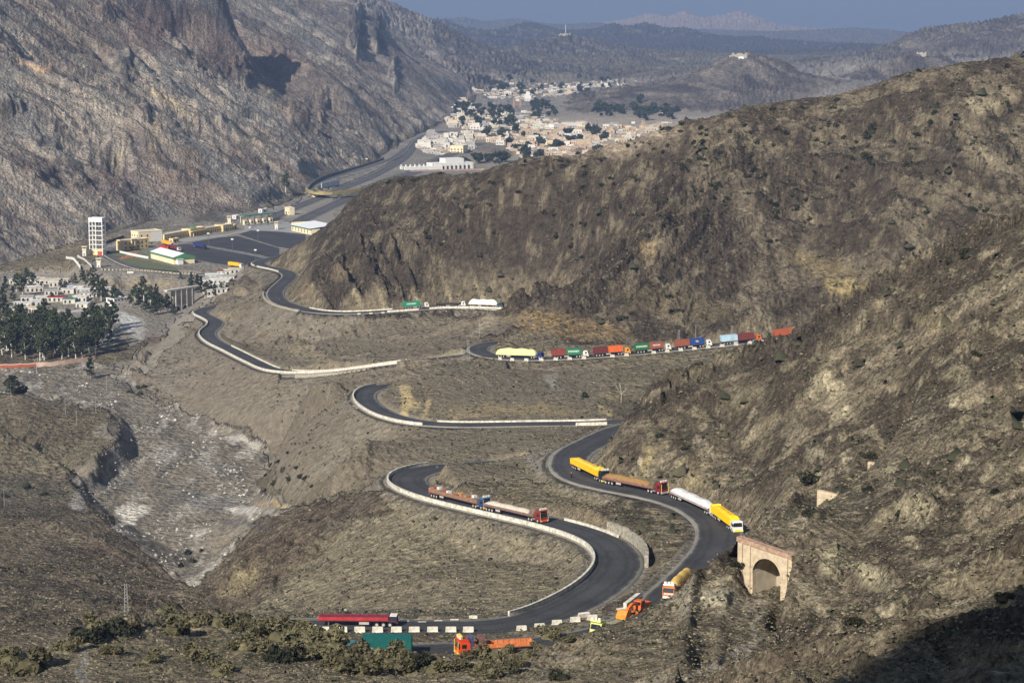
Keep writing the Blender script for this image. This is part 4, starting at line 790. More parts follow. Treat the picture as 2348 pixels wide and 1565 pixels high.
def container(root_truck, x0, x1, c, label, text=None, group='shipping containers on the lorries', tsize=1.0, z0=1.45, h=2.55, tc=None):
    L = x1-x0; b = MB(); b.box(x0+.1, x1-.1, -1.16, 1.16, z0+.05, z0+h-.05)
    n = int(L/.42)
    for i in range(n):
        x = x0+.2+(L-.4)*i/n
        for s in (-1, 1): b.box(x, x+.2, s*1.18-.04, s*1.18+.03, z0+.15, z0+h-.15)
    for s in (-1, 1):
        for z in (z0, z0+h-.14): b.box(x0, x1, s*1.19-.04, s*1.19+.04, z, z+.14)
        for x in (x0, x1-.14): b.box(x, x+.14, s*1.19-.05, s*1.19+.05, z0, z0+h)
    o = b.obj('shipping_container', M(c, .55, .16, 1.0)); o.matrix_world = root_truck.matrix_world.copy(); tag(o, label, 'container', group)
    d = MB(); d.box(x0-.03, x0+.1, -1.05, 1.05, z0+.14, z0+h-.14)
    for y in (-.7, -.25, .25, .7): d.bar((x0-.06, y, z0+.1), (x0-.06, y, z0+h-.1), .03)
    d.obj('door', M(tuple(q*.8 for q in c), .55), o)
    if text:
        for s in (-1, 1):
            t = text_mesh(text, tsize, 'lettering', M(tc or (.8, .8, .76), .6), o); t.scale = (.95, 1, 1)
            t.rotation_euler = (math.pi/2, 0, 0 if s < 0 else math.pi); t.location = ((x0+x1)/2, s*1.235, z0+h*.55)
    return o
# ---- plants
def rnd_leafcloud(rng, n, R, leaf, cz=0, lumps=7, flat=1.0, hollow=.45, trunkgap=0):
    """small leaf-sized faces spread through uneven lobes; returns verts, faces"""
    L = [(rng.normal(0, .42, 3)*np.array([R[0], R[1], R[2]*.9]), rng.uniform(.35, .62)) for _ in range(lumps)]
    V = []; F_ = []
    for i in range(n):
        c, s = L[rng.integers(lumps)]; d = rng.normal(0, 1, 3); d /= np.linalg.norm(d); r = s*(hollow+(1-hollow)*rng.random()**.5)
        p = c+d*r*np.array(R); p[2] = max(p[2], -R[2]*.92+rng.uniform(0, .2)); p[2] += cz
        a = rng.normal(0, 1, 3); a /= np.linalg.norm(a); b = np.cross(a, rng.normal(0, 1, 3)); b /= np.linalg.norm(b)+1e-9
        q = leaf*rng.uniform(.6, 1.3); k = len(V); V += [tuple(p-a*q), tuple(p+b*q*.6), tuple(p+a*q), tuple(p-b*q*.6)]; F_.append((k, k+1, k+2, k+3))
    return V, F_
def leaf_mat(name, c, var=.35, sc=.6):
    m = bpy.data.materials.new(name); m.use_nodes = True; nt = m.node_tree; N = nt.nodes.new; L = nt.links.new; b = nt.nodes['Principled BSDF']; b.inputs['Roughness'].default_value = .8; b.inputs['Specular IOR Level'].default_value = .15
    g = N('ShaderNodeNewGeometry'); n = N('ShaderNodeTexNoise'); n.inputs['Scale'].default_value = sc; n.inputs['Detail'].default_value = 4; L(g.outputs['Position'], n.inputs['Vector'])
    oi = N('ShaderNodeObjectInfo'); a = N('ShaderNodeMath'); a.operation = 'MULTIPLY_ADD'; L(oi.outputs['Random'], a.inputs[0]); a.inputs[1].default_value = .35; L(n.outputs['Fac'], a.inputs[2])
    r = N('ShaderNodeMapRange'); r.inputs['From Min'].default_value = .4; r.inputs['From Max'].default_value = .95; r.inputs['To Min'].default_value = 1-var; r.inputs['To Max'].default_value = 1+var; L(a.outputs[0], r.inputs['Value'])
    v = N('ShaderNodeVectorMath'); v.operation = 'SCALE'; v.inputs[0].default_value = c; L(r.outputs['Result'], v.inputs['Scale']); L(v.outputs[0], b.inputs['Base Color']); return m
LEAF_EUC = leaf_mat('eucalyptus_leaves', (.050, .062, .032)); LEAF_PINE = leaf_mat('pine_needles', (.030, .042, .026)); LEAF_BUSH = leaf_mat('bush_leaves', (.030, .032, .020), .4); LEAF_OLIVE = leaf_mat('olive_leaves', (.115, .104, .058), .45)
BARK = mat('bark', (.30, .26, .21), .9, noise=.3, nscale=2); BARK_W = mat('pale_bark', (.62, .58, .52), .8, noise=.2, nscale=1)
def tree_proto(name, seed, h, w, kind='euc', n=700, leaf=.42):
    rng = np.random.default_rng(seed); root = empty(name); t = MB()
    th = h*(.42 if kind == 'euc' else .5); lean = rng.normal(0, .04*h, 2); top = Vector((lean[0], lean[1], h*.8)); r0 = .018*h+.08
    midp = Vector((lean[0]*.4, lean[1]*.4, th)); t.bar((0, 0, -.6), midp, r0, 6, r2=r0*.7); t.bar(midp, top, r0*.7, 6, r2=r0*.2)
    for k in range(7):
        a = rng.uniform(0, 6.28); z = rng.uniform(.3, .75)*h; s = Vector((lean[0]*z/h, lean[1]*z/h, z)); e = s+Vector((math.cos(a)*w*.32, math.sin(a)*w*.32, h*.14)); t.bar(s, e, r0*.35, 5, r2=r0*.1)
    t.obj('trunk', BARK_W if kind == 'euc' else BARK, root)
    if kind == 'pine':
        V, F_ = [], []
        for k in range(9):
            z = h*(.22+.75*k/8); rr = w*.5*(1-.78*(k/8)**1.1)*rng.uniform(.8, 1.15); v, f = rnd_leafcloud(rng, n//9, (rr, rr, h*.09), leaf, z, 5, hollow=.2); q = len(V); V += v; F_ += [tuple(i+q for i in ff) for ff in f]
    else:
        V, F_ = [], []
        for k in range(8):
            z = h*(.36+.58*k/7); rr = w*.5*(.55+.45*math.sin(math.pi*min(1, .25+.8*k/7)))*rng.uniform(.65, 1.15); a = rng.uniform(0, 6.28); off = w*.17
            v, f = rnd_leafcloud(rng, n//8, (rr*.72, rr*.72, h*.13), leaf, z, 5, hollow=.25); q = len(V)
            V += [(x+math.cos(a)*off, y+math.sin(a)*off, z_) for x, y, z_ in v]; F_ += [tuple(i+q for i in ff) for ff in f]
    meshobj('crown', V, F_, LEAF_EUC if kind == 'euc' else LEAF_PINE, root); return root
# ------------------------------------------------------------------ grass tufts, stones and small scrub: too many to count
def scatter(name, n, size, mats, seed, ok, hscale=.6, label=None, sides=5, sink=.1, ymax=1500, dpow=.6):
    rng = np.random.default_rng(seed); jm = np.searchsorted(ll, math.log(ymax)); j = rng.integers(np.searchsorted(ll, math.log(230)), jm, n*3); i = rng.integers(int(nT*.09), int(nT*.91), n*3)
    k = ok(j, i, rng); j = j[k][:n]; i = i[k][:n]; n = len(j)
    x = XX[j, i]+rng.normal(0, .6, n); y = YY[j, i]+rng.normal(0, .6, n); z = ZZ[j, i]
    s = size*np.exp(np.clip(rng.normal(0, .4, n), -1, .75))*np.clip((y/600.), .5, 2)**dpow
    a0 = rng.uniform(0, 6.28, n); V = np.zeros((n, sides+2, 3), np.float32)
    for q in range(sides):
        a = a0+6.2832*q/sides; r = s*rng.uniform(.6, 1.2, n); V[:, q, 0] = x+np.cos(a)*r; V[:, q, 1] = y+np.sin(a)*r; V[:, q, 2] = z-sink*s+rng.uniform(-.1, .25, n)*s*hscale
    V[:, sides] = np.stack([x+rng.normal(0, .35, n)*s, y+rng.normal(0, .35, n)*s, z+s*hscale*rng.uniform(.7, 1.3, n)], 1)
    V[:, sides+1] = np.stack([x+rng.normal(0, .35, n)*s, y+rng.normal(0, .35, n)*s, z+s*hscale*rng.uniform(.6, 1.1, n)], 1)
    F_ = []; S = sides
    base_f = np.array([(q, (q+1) % S, S if q < S//2+1 else S+1) for q in range(S)]+[(0, S, S+1), (S//2+1, S+1, S)], np.int32)
    FF = (base_f[None]+(np.arange(n)*(S+2))[:, None, None]).reshape(-1, 3).astype(np.int32)
    me = bpy.data.meshes.new(name); me.vertices.add(n*(S+2)); me.vertices.foreach_set('co', V.ravel()); me.loops.add(FF.size); me.polygons.add(len(FF)); me.loops.foreach_set('vertex_index', FF.ravel()); me.polygons.foreach_set('loop_start', np.arange(0, FF.size, 3, dtype=np.int32))
    for m in mats: me.materials.append(m)
    me.polygons.foreach_set('material_index', np.repeat(rng.integers(0, len(mats), n), len(base_f)).astype(np.int32)); me.update(calc_edges=True); me.validate()
    o = bpy.data.objects.new(name, me); C.objects.link(o); o['kind'] = 'stuff'; return o
def off_road(j, i): return RM[j, i] < .02
LM_ = lm
GR1 = M((.215, .182, .115), .95, .3, .3); GR2 = M((.075, .068, .042), .95, .3, .3); GR3 = M((.045, .047, .028), .95, .3, .3); GR4 = M((.15, .125, .08), .95, .3, .3)
scatter('dry_grass', 80000, .27, [GR1, GR1, GR4], 1, lambda j, i, r: off_road(j, i) & (rv[j, i] < .5) & (r.random(len(j)) < .35+.65*(fan[j, i] < .5)) & (calm[j, i] < .9), ymax=1300)
scatter('low_scrub', 36000, .40, [GR2, GR3], 2, lambda j, i, r: off_road(j, i) & (rv[j, i] < .5) & (med[j, i]+.3*r.normal(0, 1, len(j)) > .12) & (fan[j, i] < .5) & (calm[j, i] < .9), hscale=.75, ymax=1350)
scatter('loose_rocks', 36000, .19, [M((.24, .21, .165), .9), M((.10, .085, .07), .9), M((.17, .148, .115), .9), M((.13, .11, .09), .9), M((.33, .295, .23), .9)], 3, lambda j, i, r: off_road(j, i) & ((SL[j, i] > .3) | (rv[j, i] > .5) | (r.random(len(j)) < .3)) & (calm[j, i] < .9), hscale=.9, sides=5, ymax=1500)
scatter('river_stones', 16000, .36, [M((.62, .60, .56), .9), M((.40, .38, .35), .9)], 4, lambda j, i, r: (rv[j, i] > .4) & (fbm(XX[j, i]/22, YY[j, i]/55, 3, 107) > .1), hscale=.7, ymax=1250)
# ------------------------------------------------------------------ shrubs one can pick out
def shrub_mesh(seed, n=170, leaf=.26, m=LEAF_BUSH, h=.8):
    rng = np.random.default_rng(seed); V, F_ = rnd_leafcloud(rng, n, (1, 1, h), leaf, h*.55, 6, hollow=.5); V2, F2 = [], []
    # a dense, uneven core under the leaves
    b = bmesh.new(); bmesh.ops.create_icosphere(b, subdivisions=2, radius=.58)
    for v in b.verts: q = 1+.22*math.sin(v.co.x*5+seed)*math.cos(v.co.y*4+seed)+rng.uniform(-.12, .12); v.co = Vector((v.co.x*q, v.co.y*q, max(-.1, v.co.z*h*.95*q+h*.35)))
    k = len(V); b.verts.index_update(); V += [tuple(v.co) for v in b.verts]; F_ += [tuple(k+v.index for v in f.verts) for f in b.faces]; b.free()
    me = bpy.data.meshes.new('shrub'); me.from_pydata(V, [], F_); me.materials.append(m); me.update(); return me
SHR = [shrub_mesh(s) for s in range(6)]; SHRO = [shrub_mesh(20+s, 1100, .12, LEAF_OLIVE, .75) for s in range(4)]; SHRG = [shrub_mesh(40+s, 800, .13, LEAF_BUSH, .8) for s in range(4)]
rs = random.Random(5)
def shrub(px, py, size, meshes, label, group, near=175., name='shrub', sz=None):
    h = hit(px, py, near)
    if h is None or h[1] > 1700: return None
    o = bpy.data.objects.new(name, rs.choice(meshes)); C.objects.link(o); s = size*h[1]/F*.5; o.location = (h[0], h[1]+s*.5, h[2]-.15*s); o.scale = (s*rs.uniform(.85, 1.2), s*rs.uniform(.85, 1.2), s*(sz or rs.uniform(.75, 1.05))); o.rotation_euler = (0, 0, rs.uniform(0, 6.28))
    tag(o, label, 'shrub', group); return o
MHL = ('dark rounded shrub dotted on the brown middle hill', 'shrubs dotted over the middle hill')
RHL = ('dark shrub rooted among pale rocks on the near right hillside', 'shrubs on the near right hillside')
LBL = ('olive bushy scrub at the bottom left edge above the road', 'foreground bushes at the bottom left')
RVL = ('grey green bush on the bank of the dry riverbed', 'bushes beside the riverbed')
ex = [(1600,368,16),(1645,366,15),(1700,375,18),(1735,408,20),(1770,470,20),(1830,480,18),(1650,430,16),(1610,440,14),(2003,306,26),(1990,318,22),(1990,362,26),(1997,378,18),(2145,262,16),(2150,245,14),(1900,290,18),(1865,300,16),(1428,733,16),(1545,718,14),(1553,715,14),(1450,722,10),(2232,483,16),(2262,486,16),(1338,910,16),(895,398,12),(928,398,14),(1010,400,12),(895,418,12),(925,417,12),(960,416,16),(880,493,10),(990,546,20),(1300,500,12),(1120,470,10),(1560,640,12),(1700,560,12),(1760,555,12),(1780,300,14),(1800,305,14)]
for x, y, s in ex: shrub(x, y, s*1.5, SHR, *MHL, near=800)
cnt = len(ex); tries = 0
while cnt < 215 and tries < 4000:
    tries += 1; x = rs.uniform(900, 2345); y = rs.uniform(150, 700)
    d = math.exp(-((y-(430-.16*(x-1200)))/150)**2)
    if rs.random() > d*(.25+.75*(x > 1250)): continue
    h = hit(x, y, 800)
    if h is None or h[1] > 1400 or h[1] < 900: continue
    shrub(x, y, rs.uniform(12, 21), SHR, *MHL, near=800); cnt += 1
for x, y, s, m in ((2225,590,52,SHRG),(1870,1105,60,SHRG),(1985,1050,40,SHRG),(1968,1435,50,SHRG),(1686,1296,34,SHRG),(1862,1180,40,SHRG),(1990,1130,34,SHRG),(2310,1380,60,SHRG),(1512,1002,22,SHR),(1572,1030,30,SHR),(2285,1130,24,SHR),(2240,815,30,SHR),(1555,1395,20,SHRO),(2140,1090,20,SHR),(1880,590,22,SHR),(2060,1180,22,SHR),(2180,600,22,SHR),(1640,1105,14,SHR)):
    shrub(x, y, s, m, *RHL)
for x, y, s in ((60,1545,90),(20,1525,70),(190,1470,70),(215,1450,60),(255,1455,60),(150,1490,50),(300,1440,40),(370,1412,50),(400,1425,60),(395,1455,60),(440,1435,50),(470,1430,60),(500,1440,70),(540,1445,60),(570,1430,44),(600,1460,70),(640,1470,80),(600,1500,80),(560,1490,60),(660,1440,50),(690,1480,80),(720,1510,90),(650,1520,90),(760,1500,80),(790,1530,90),(840,1545,90),(880,1530,60),(920,1545,80),(760,1470,40),(735,1455,36),(960,1530,60),(1000,1545,70),(1050,1535,60),(1100,1540,50),(1125,1512,60),(1180,1530,50),(1210,1510,44),(1255,1470,46),(1310,1470,46),(830,1515,80),(870,1512,70),(905,1518,70),(815,1500,60),(940,1520,60),(770,1485,70),(985,1522,50),(1240,1452,30),(1300,1450,26),(1130,1555,70),(450,1510,60),(340,1520,50),(500,1550,60),(1290,1560,50),(260,1500,46),(1400,1500,16),(700,1445,40),(1160,1500,40),(1235,1490,34)):
    shrub(x, y, s*1.2, SHRO if rs.random() < .93 else SHRG, *LBL)
for x, y, s in ((620,1070,16),(650,1080,20),(665,1100,22),(630,1110,18),(610,1090,16),(690,1095,20),(700,1100,22),(640,1060,16),(610,1125,14),(680,1075,16),(715,1115,16),(20,885,50),(35,900,40),(430,1270,22),(440,1290,24),(415,1300,20),(460,1265,16),(10,1140,30),(60,1120,26),(100,1135,20),(300,900,16),(330,890,20),(320,905,16),(660,1040,12)):
    shrub(x, y, s, SHR, *RVL, near=560)
# the far more numerous small ones
def small_ok(j, i, r): return (((mh[j, i] > 0) & (rk[j, i] < .03) & (r.random(len(j)) < .5)) | ((nr[j, i] > .5) & (r.random(len(j)) < .15))) & off_road(j, i) & (YY[j, i] > 420)
scatter('hillside_bushes', 3000, 1.25, [GR3, GR3, GR2], 9, small_ok, hscale=1.0, ymax=1350, sides=7, dpow=.3)
# ------------------------------------------------------------------ lorries
GRP = 'lorries queueing on the mountain road'
def lorry(k, rear, front, off, label, name='articulated_lorry', group=GRP, cat='truck'):
    i, j = road_i(k, *rear), road_i(k, *front); root = empty(name); L = place(root, lane(k, i, off), lane(k, j, off), .03); bpy.context.view_layer.update()
    tag(root, label, cat, group); return root, L
UP = -1.9
def boxes(root, L, cs, labels, texts=(None, None)):
    x0 = -L; x1 = -3.1; n = len(cs); w = (x1-x0)/n
    for k in range(n): container(root, x0+w*k+.05, x0+w*(k+1)-.05, cs[k], labels[k], texts[k], tsize=.95)
RED = (.22, .045, .035); GRN = (.02, .19, .09); ORG = (.62, .13, .03); BRN = (.27, .085, .05); BLU = (.02, .06, .22); LBL2 = (.42, .60, .70)
# on the long straight in the middle (all climb to the right)
r, L = lorry('F', (1144,822), (1250,815), 1.0, 'long lorry with a swollen pale yellow tarpaulin and blue cab, last of the middle queue')
tractor(r, (.03, .05, .20), trim=(.5, .5, .5)); flatbed(r, L, (.05, .14, .30)); heap(r, -L, -3.3, 1.4, 2.75, (.80, .72, .30), w=1.32, peak=0, seed=2)
F_SET = [((1270,812), (1349,806), (.72, .72, .70), [RED, GRN], 'lorry with white cab carrying a short red and a green container', [None, 'EVERGREEN']),
 ((1361,805), (1441,797), (.75, .30, .04), [(.13, .03, .03), ORG], 'lorry with yellow orange cab carrying a dark maroon and a bright orange container', [None, None]),
 ((1450,797), (1531,789), (.72, .72, .70), [(.02, .15, .06), BRN], 'lorry with white cab carrying a green then a brown container', ['EVERGREEN', 'TRITON']),
 ((1543,789), (1626,780), (.74, .74, .72), [BRN, BLU], 'lorry with white cab carrying a brown and a blue container', [None, 'OIL']),
 ((1653,777), (1738,769), (.62, .14, .03), [LBL2, (.17, .04, .04)], 'lorry with orange cab carrying a pale blue and a maroon container', [None, None]),
 ((1768,765), (1852,757), (.55, .20, .04), [(.40, .10, .05), (.42, .11, .05)], 'lorry with two rust orange containers half hidden by the hillside', [None, None])]
cn = {RED: 'short red container behind the green one on the white cabbed lorry', GRN: 'bright green container with white lettering next to a white cab', ORG: 'bright orange container behind the yellow orange cab', BRN: 'brown container', BLU: 'dark blue container lettered OIL behind a white cab', LBL2: 'pale blue container on the lorry with orange cab'}
CL = [['short red container on the rear of a lorry, next to a green one', 'green container with white lettering just behind a white cab, beside a red one'], ['dark maroon container on the tail of the lorry with yellow orange cab', 'bright orange container just behind the yellow orange cab'],
 ['dark green container with white lettering on the tail, next to a brown one', 'brown container with a pale emblem behind a white cab, beside a green one'], ['brown container on the tail of the lorry, beside the blue one', 'dark blue container lettered OIL just behind a white cab'],
 ['pale sky blue container on the tail of the orange cabbed lorry', 'maroon container just behind the orange cab, beside the pale blue one'], ['rust orange container at the tail of the last lorry before the hillside', 'rust orange container half hidden behind the dark hillside crest']]
for (re, fr, c, cs, lb, tx), cl_ in zip(F_SET, CL):
    r, L = lorry('F', re, fr, 1.6, lb); tractor(r, c); flatbed(r, L, (.10, .05, .05)); boxes(r, L, cs, cl_, tx)
# on the upper road
r, L = lorry('E', (919,700), (983,697), -.9, 'lorry with white cab and one bright green container on the upper road'); tractor(r, (.74, .73, .70)); flatbed(r, L, (.25, .23, .21)); container(r, -L, -L+(L-3.1)*.86, (.02, .24, .13), 'bright green container with pale lettering on the upper road', 'EVERGREEN', tsize=1.0)
r, L = lorry('E', (998,697), (1067,693), -.9, 'empty black flatbed lorry with white cab on the upper road'); tractor(r, (.74, .73, .70), trim=(.4, .08, .05)); flatbed(r, L, (.03, .028, .03), rail=.55)
r, L = lorry('E', (1073,694), (1153,693), -.9, 'lorry with a large cream tarpaulin load and dark green cab on the upper road'); tractor(r, (.02, .09, .09), trim=(.5, .12, .05)); flatbed(r, L, (.12, .06, .04)); heap(r, -L, -3.3, 1.4, 2.6, (.80, .74, .64), w=1.28, peak=0, seed=5)
# coming down round the near bends
r, L = lorry('A', (1316,1070), (1376,1106), 1.4, 'yellow bodied tipper lorry with black cab on the inside of the bend', 'tipper_lorry'); tractor(r, (.02, .03, .04), crown=(.05, .05, .06)); flatbed(r, L, (.12, .03, .04))
def tub(root, x0, x1, c, z=1.3, h=1.5, fill=None, name='tipper_body', fc=None):
    b = MB(); b.prism([(x0-.1, z), (x0, z+h), (x1+.1, z+h+.1), (x1, z)], -1.27, -1.19); b.prism([(x0-.1, z), (x0, z+h), (x1+.1, z+h+.1), (x1, z)], 1.19, 1.27); b.box(x0, x1, -1.2, 1.2, z, z+.1); b.box(x1-.05, x1+.12, -1.25, 1.25, z, z+h+.1); b.box(x0-.1, x0+.02, -1.25, 1.25, z, z+h)
    n = int((x1-x0)/.9)
    for i in range(n+1):
        x = x0+(x1-x0-.1)*i/n
        for s in (-1, 1): b.box(x, x+.1, s*1.30-.04, s*1.30+.04, z, z+h)
    b.obj(name, M(c, .5, .12), root)
    if fill: heap(root, x0+.05, x1-.05, z+h*.75, h*.5, fill, 'load', w=1.16, seed=int(x1*7), peak=.4)
tub(r, -L, -3.2, (.80, .48, .02), fill=(.72, .50, .06)); q = MB(); q.cyl(-3.6, 0, 2.9, .95, .9, 14, 'x'); q.obj('front_hood', M((.85, .62, .02), .5), r)
r, L = lorry('A', (1378,1114), (1513,1136), 1.5, 'long lorry with ochre brown load and dark red cab with white crown panels'); tractor(r, (.20, .02, .025), crown=(.22, .03, .04), deco=(.7, .55, .12), trim=(.35, .34, .30)); flatbed(r, L, (.20, .10, .08), rail=.5, stripes=(.24, .12, .10)); heap(r, -L, -5.2, 1.6, 1.35, (.27, .16, .06), w=1.26, seed=8); heap(r, -5.2, -3.3, 1.7, 1.7, (.11, .09, .06), w=1.25, seed=9)
r, L = lorry('A', (1529,1140), (1656,1172), 1.5, 'long lorry with grey white tarpaulin and white cab with yellow roof'); tractor(r, (.74, .73, .68), trim=(.4, .38, .35)); flatbed(r, L, (.22, .16, .15), rail=.3); heap(r, -L, -3.4, 1.5, 1.5, (.62, .60, .60), w=1.3, seed=11, peak=0); MB().prism([(-.4, 2.8), (-.6, 3.25), (-1.9, 3.1), (-2.0, 2.75)], -1.1, 1.1).obj('roof_crown', M((.78, .70, .05), .4), r)
r, L = lorry('A', (1640,1182), (1668,1240), 2.6, 'bright yellow tipper lorry nosing behind the rocky spur', 'tipper_lorry'); L = place(r, PH(1641,1184,124.1), PH(1692,1222,123.7)); bpy.context.view_layer.update(); tractor(r, (.70, .70, .70)); flatbed(r, L, (.08, .05, .04)); tub(r, -L, -3.0, (.84, .52, .01), h=1.6, fill=(.80, .50, .02)); MB().cyl(-3.3, 0, 2.55, 1.2, 1.0, 14, 'x').obj('front_hood', M((.88, .66, .02), .5), r)
r, L = lorry('A', (1580,1335), (1548,1385), .4, 'orange fronted lorry with white roof panel coming out from behind the rock', 'decorated_lorry'); tractor(r, (.70, .18, .03), crown=(.75, .72, .66), deco=(.75, .25, .08), trim=(.6, .6, .55)); flatbed(r, L, (.3, .12, .05), rail=.8); heap(r, -L, -3.3, 1.9, 1.6, (.62, .42, .12), w=1.25, seed=13)
MB().box(.03, .06, -1.0, 1.0, 1.15, 1.45).obj('grille', M((.6, .62, .58), .3), r)
r, L = lorry('A', (1495,1415), (1352,1448), .6, 'low loader lorry carrying an orange earth mover past the bottom of the bend', 'low_loader'); cab(r, (.60, .60, .22), trim=(.5, .5, .25), crown=(.64, .66, .22)); MB().box(-6.0, -1.2, -.45, .45, .62, .92).obj('chassis', DARK, r)
for x in (-1.25, -3.9, -5.1):
    for s in (-1, 1): wheel(r, x, s*1.02)
b = MB(); b.box(-L, -3.6, -1.35, 1.35, 1.05, 1.3); b.box(-5.2, -3.3, -1.2, 1.2, 1.3, 1.9)
for i in range(int(L/1.2)-3): b.box(-L+.4+1.2*i, -L+.5+1.2*i, -1.42, -1.34, 1.0, 1.5); b.box(-L+.4+1.2*i, -L+.5+1.2*i, 1.34, 1.42, 1.0, 1.5)
b.box(-L, -3.6, -1.42, -1.36, .95, 1.45); b.box(-L, -3.6, 1.36, 1.42, .95, 1.45); b.obj('low_bed', M((.30, .30, .20), .7, .3), r); trailer_gear(r, -L)
LL_R, LL_L = r, L
g_ = empty('earth_mover'); g_.matrix_world = r.matrix_world @ Matrix.Translation((-L+1.0, 0, 1.32)); tag(g_, 'orange earth moving grader with black wheels carried on the low loader', 'grader'); OR = M((.66, .15, .02), .45, .15)
b = MB(); b.prism([(0, .5), (0, 1.9), (2.6, 1.9), (3.0, .7)], -.75, .75); b.obj('engine_housing', OR, g_)
b = MB(); b.prism([(2.7, .7), (2.7, 2.7), (4.3, 2.7), (4.5, .9)], -.8, .8); b.obj('cab', M((.60, .12, .02), .5), g_); b = MB(); b.box(2.9, 4.2, -.83, .83, 1.5, 2.5); b.box(2.65, 4.4, -.7, .7, 1.5, 2.45); b.obj('cab_window', GLASS, g_)
b = MB(); b.prism([(4.2, 1.3), (5.0, 2.0), (6.6, 2.2), (8.2, 1.5), (9.2, .7), (9.2, 1.05), (8.2, 1.95), (6.6, 2.65), (4.9, 2.4), (4.2, 1.8)], -.28, .28); b.obj('arched_frame', OR, g_)
b = MB(); b.prism([(6.0, .1), (6.4, .8), (6.3, .9), (5.8, .15)], -1.3, 1.3); b.cyl(6.6, 0, 1.1, .8, .25, 14, 'z'); b.obj('blade', OR, g_)
b = MB(); b.prism([(9.0, .3), (9.0, 1.6), (10.2, 1.9), (11.0, .9), (11.0, .2)], -1.1, 1.1); b.obj('front_bucket', M((.70, .24, .04), .5, .2), g_)
for x, rr in ((.8, .66), (2.2, .66), (8.4, .62)):
    for s in (-1, 1): wheel(g_, x, s*.98, rr, .42, M((.6, .5, .35), .5))
# on the near lower loop, two loaded lorries heading right
r, L = lorry('B', (1000,1140), (1123,1163), 1.0, 'lorry piled with crates and scrap, blue cab, on the hairpin'); tractor(r, (.02, .07, .20), crown=(.06, .14, .22), deco=(.65, .25, .15)); flatbed(r, L, (.20, .10, .07), rail=.9, stripes=(.26, .15, .10))
CR_ = bpy.data.objects; rc = random.Random(3); base_m = r.matrix_world.copy(); PAL = [(.45, .24, .10), (.52, .30, .13), (.14, .20, .24), (.40, .07, .05), (.70, .68, .64), (.30, .20, .12), (.07, .08, .12), (.42, .22, .09)]
NM = {0: 'tan wooden crate', 1: 'light wooden crate', 2: 'slate blue crate', 3: 'red crate', 4: 'white wrapped bundle', 5: 'brown crate', 6: 'black crate', 7: 'plywood crate'}
for k in range(22):
    c = PAL[k % 8]; x = -L+.7+(L-4.6)*(k % 11)/10.5; y = (-.6 if k < 11 else .55)+rc.uniform(-.08, .08); hh = rc.uniform(.8, 1.5); ww = rc.uniform(.42, .56)
    b = MB(); b.box(-ww, ww, -.5, .5, 0, hh); 
    for s in (-1, 1): b.box(-ww-.03, ww+.03, s*.5-.03, s*.5+.03, hh*.45, hh*.55); b.box(-ww-.03, -ww+.08, s*.5-.03, s*.5+.03, 0, hh+.02); b.box(ww-.08, ww+.03, s*.5-.03, s*.5+.03, 0, hh+.02)
    o = b.obj('crate', M(c, .8, .25)); o.matrix_world = base_m @ Matrix.Translation((x, y, 1.45)) @ Matrix.Rotation(rc.uniform(-.12, .12), 4, 'Z'); tag(o, NM[k % 8]+(' on the near side of the scrap lorry bed' if k < 11 else ' on the far side of the scrap lorry bed'), 'crate', 'crates piled on the lorry with the blue cab')
r, L = lorry('B', (1126,1168), (1257,1188), 1.0, 'lorry with grey sand load and red cab with white crown, behind the crate lorry'); tractor(r, (.24, .03, .02), crown=(.25, .05, .04), deco=(.25, .40, .30), trim=(.55, .10, .03)); flatbed(r, L, (.16, .09, .08), rail=.5, stripes=(.22, .14, .12)); heap(r, -L, -5.3, 1.75, .95, (.50, .46, .38), w=1.24, seed=17); heap(r, -5.3, -3.3, 1.7, 1.6, (.16, .12, .09), w=1.22, seed=19)
# bottom: heading left
r, L = lorry('A', (1195,1481), (1032,1492), 3.1, 'orange and red decorated flatbed lorry driving left along the bottom road', 'decorated_lorry'); tractor(r, (.60, .07, .02), crown=(.55, .05, .02), deco=(.80, .58, .05), trim=(.70, .30, .04)); flatbed(r, L, (.28, .09, .05), rail=.75, stripes=(.62, .20, .07))
b = MB()
for s in (-1, 1):
    b.box(-L+.2, -5.2, s*1.2-.04, s*1.2+.04, 3.0, 3.1)
    for i in range(9): x = -5.2-(L-5.6)*i/8; b.box(x-.04, x+.04, s*1.2-.04, s*1.2+.04, 2.1, 3.1)
b.obj('cargo_rack', STEEL, r); MB().box(-5.0, -4.2, -1.2, 1.2, 1.45, 3.6).obj('tool_locker', M((.16, .08, .07), .6, .3), r); MB().prism([(-2.35, 1.2), (-2.35, 3.3), (-2.75, 3.9), (-3.0, 1.2)], -1.15, 1.15).obj('back_board', M((.06, .06, .13), .5), r)
b = MB()
for t in (-.6, 0, .6): b.prism([(-.3, 3.1), (-.15, 3.9), (-.7, 4.0), (-.8, 3.1)], t-.2, t+.2)
b.obj('crown_panel', M((.85, .62, .05), .5), r)
r, L = lorry('A', (955,1490), (792,1488), 3.3, 'articulated lorry with dark teal container passing behind the bottom bushes'); tractor(r, (.05, .16, .16)); flatbed(r, L, (.05, .05, .05)); container(r, -L, -3.4, (.008, .105, .095), 'dark teal container on the bottom road, partly behind bushes', None, h=2.6)
t = bpy.data.objects.new('x', None); C.objects.link(t); bpy.data.objects.remove(t)
r, L = lorry('B', (900,1441), (733,1440), 1.0, 'long low red trailer with ribbed top parked behind the row of white blocks', 'parked_trailer', None, 'trailer')
flatbed(r, L, (.12, .03, .03), x0=-.3); b = MB()
for s in (-1, 1): b.box(-L+1.7, -.3, s*1.22-.04, s*1.22+.04, 1.42, 2.05)
b.obj('side_boards', M((.42, .03, .04), .6, .2), r); b = MB(); b.box(-L+1.7, -.3, -1.18, 1.18, 1.43, 1.95)
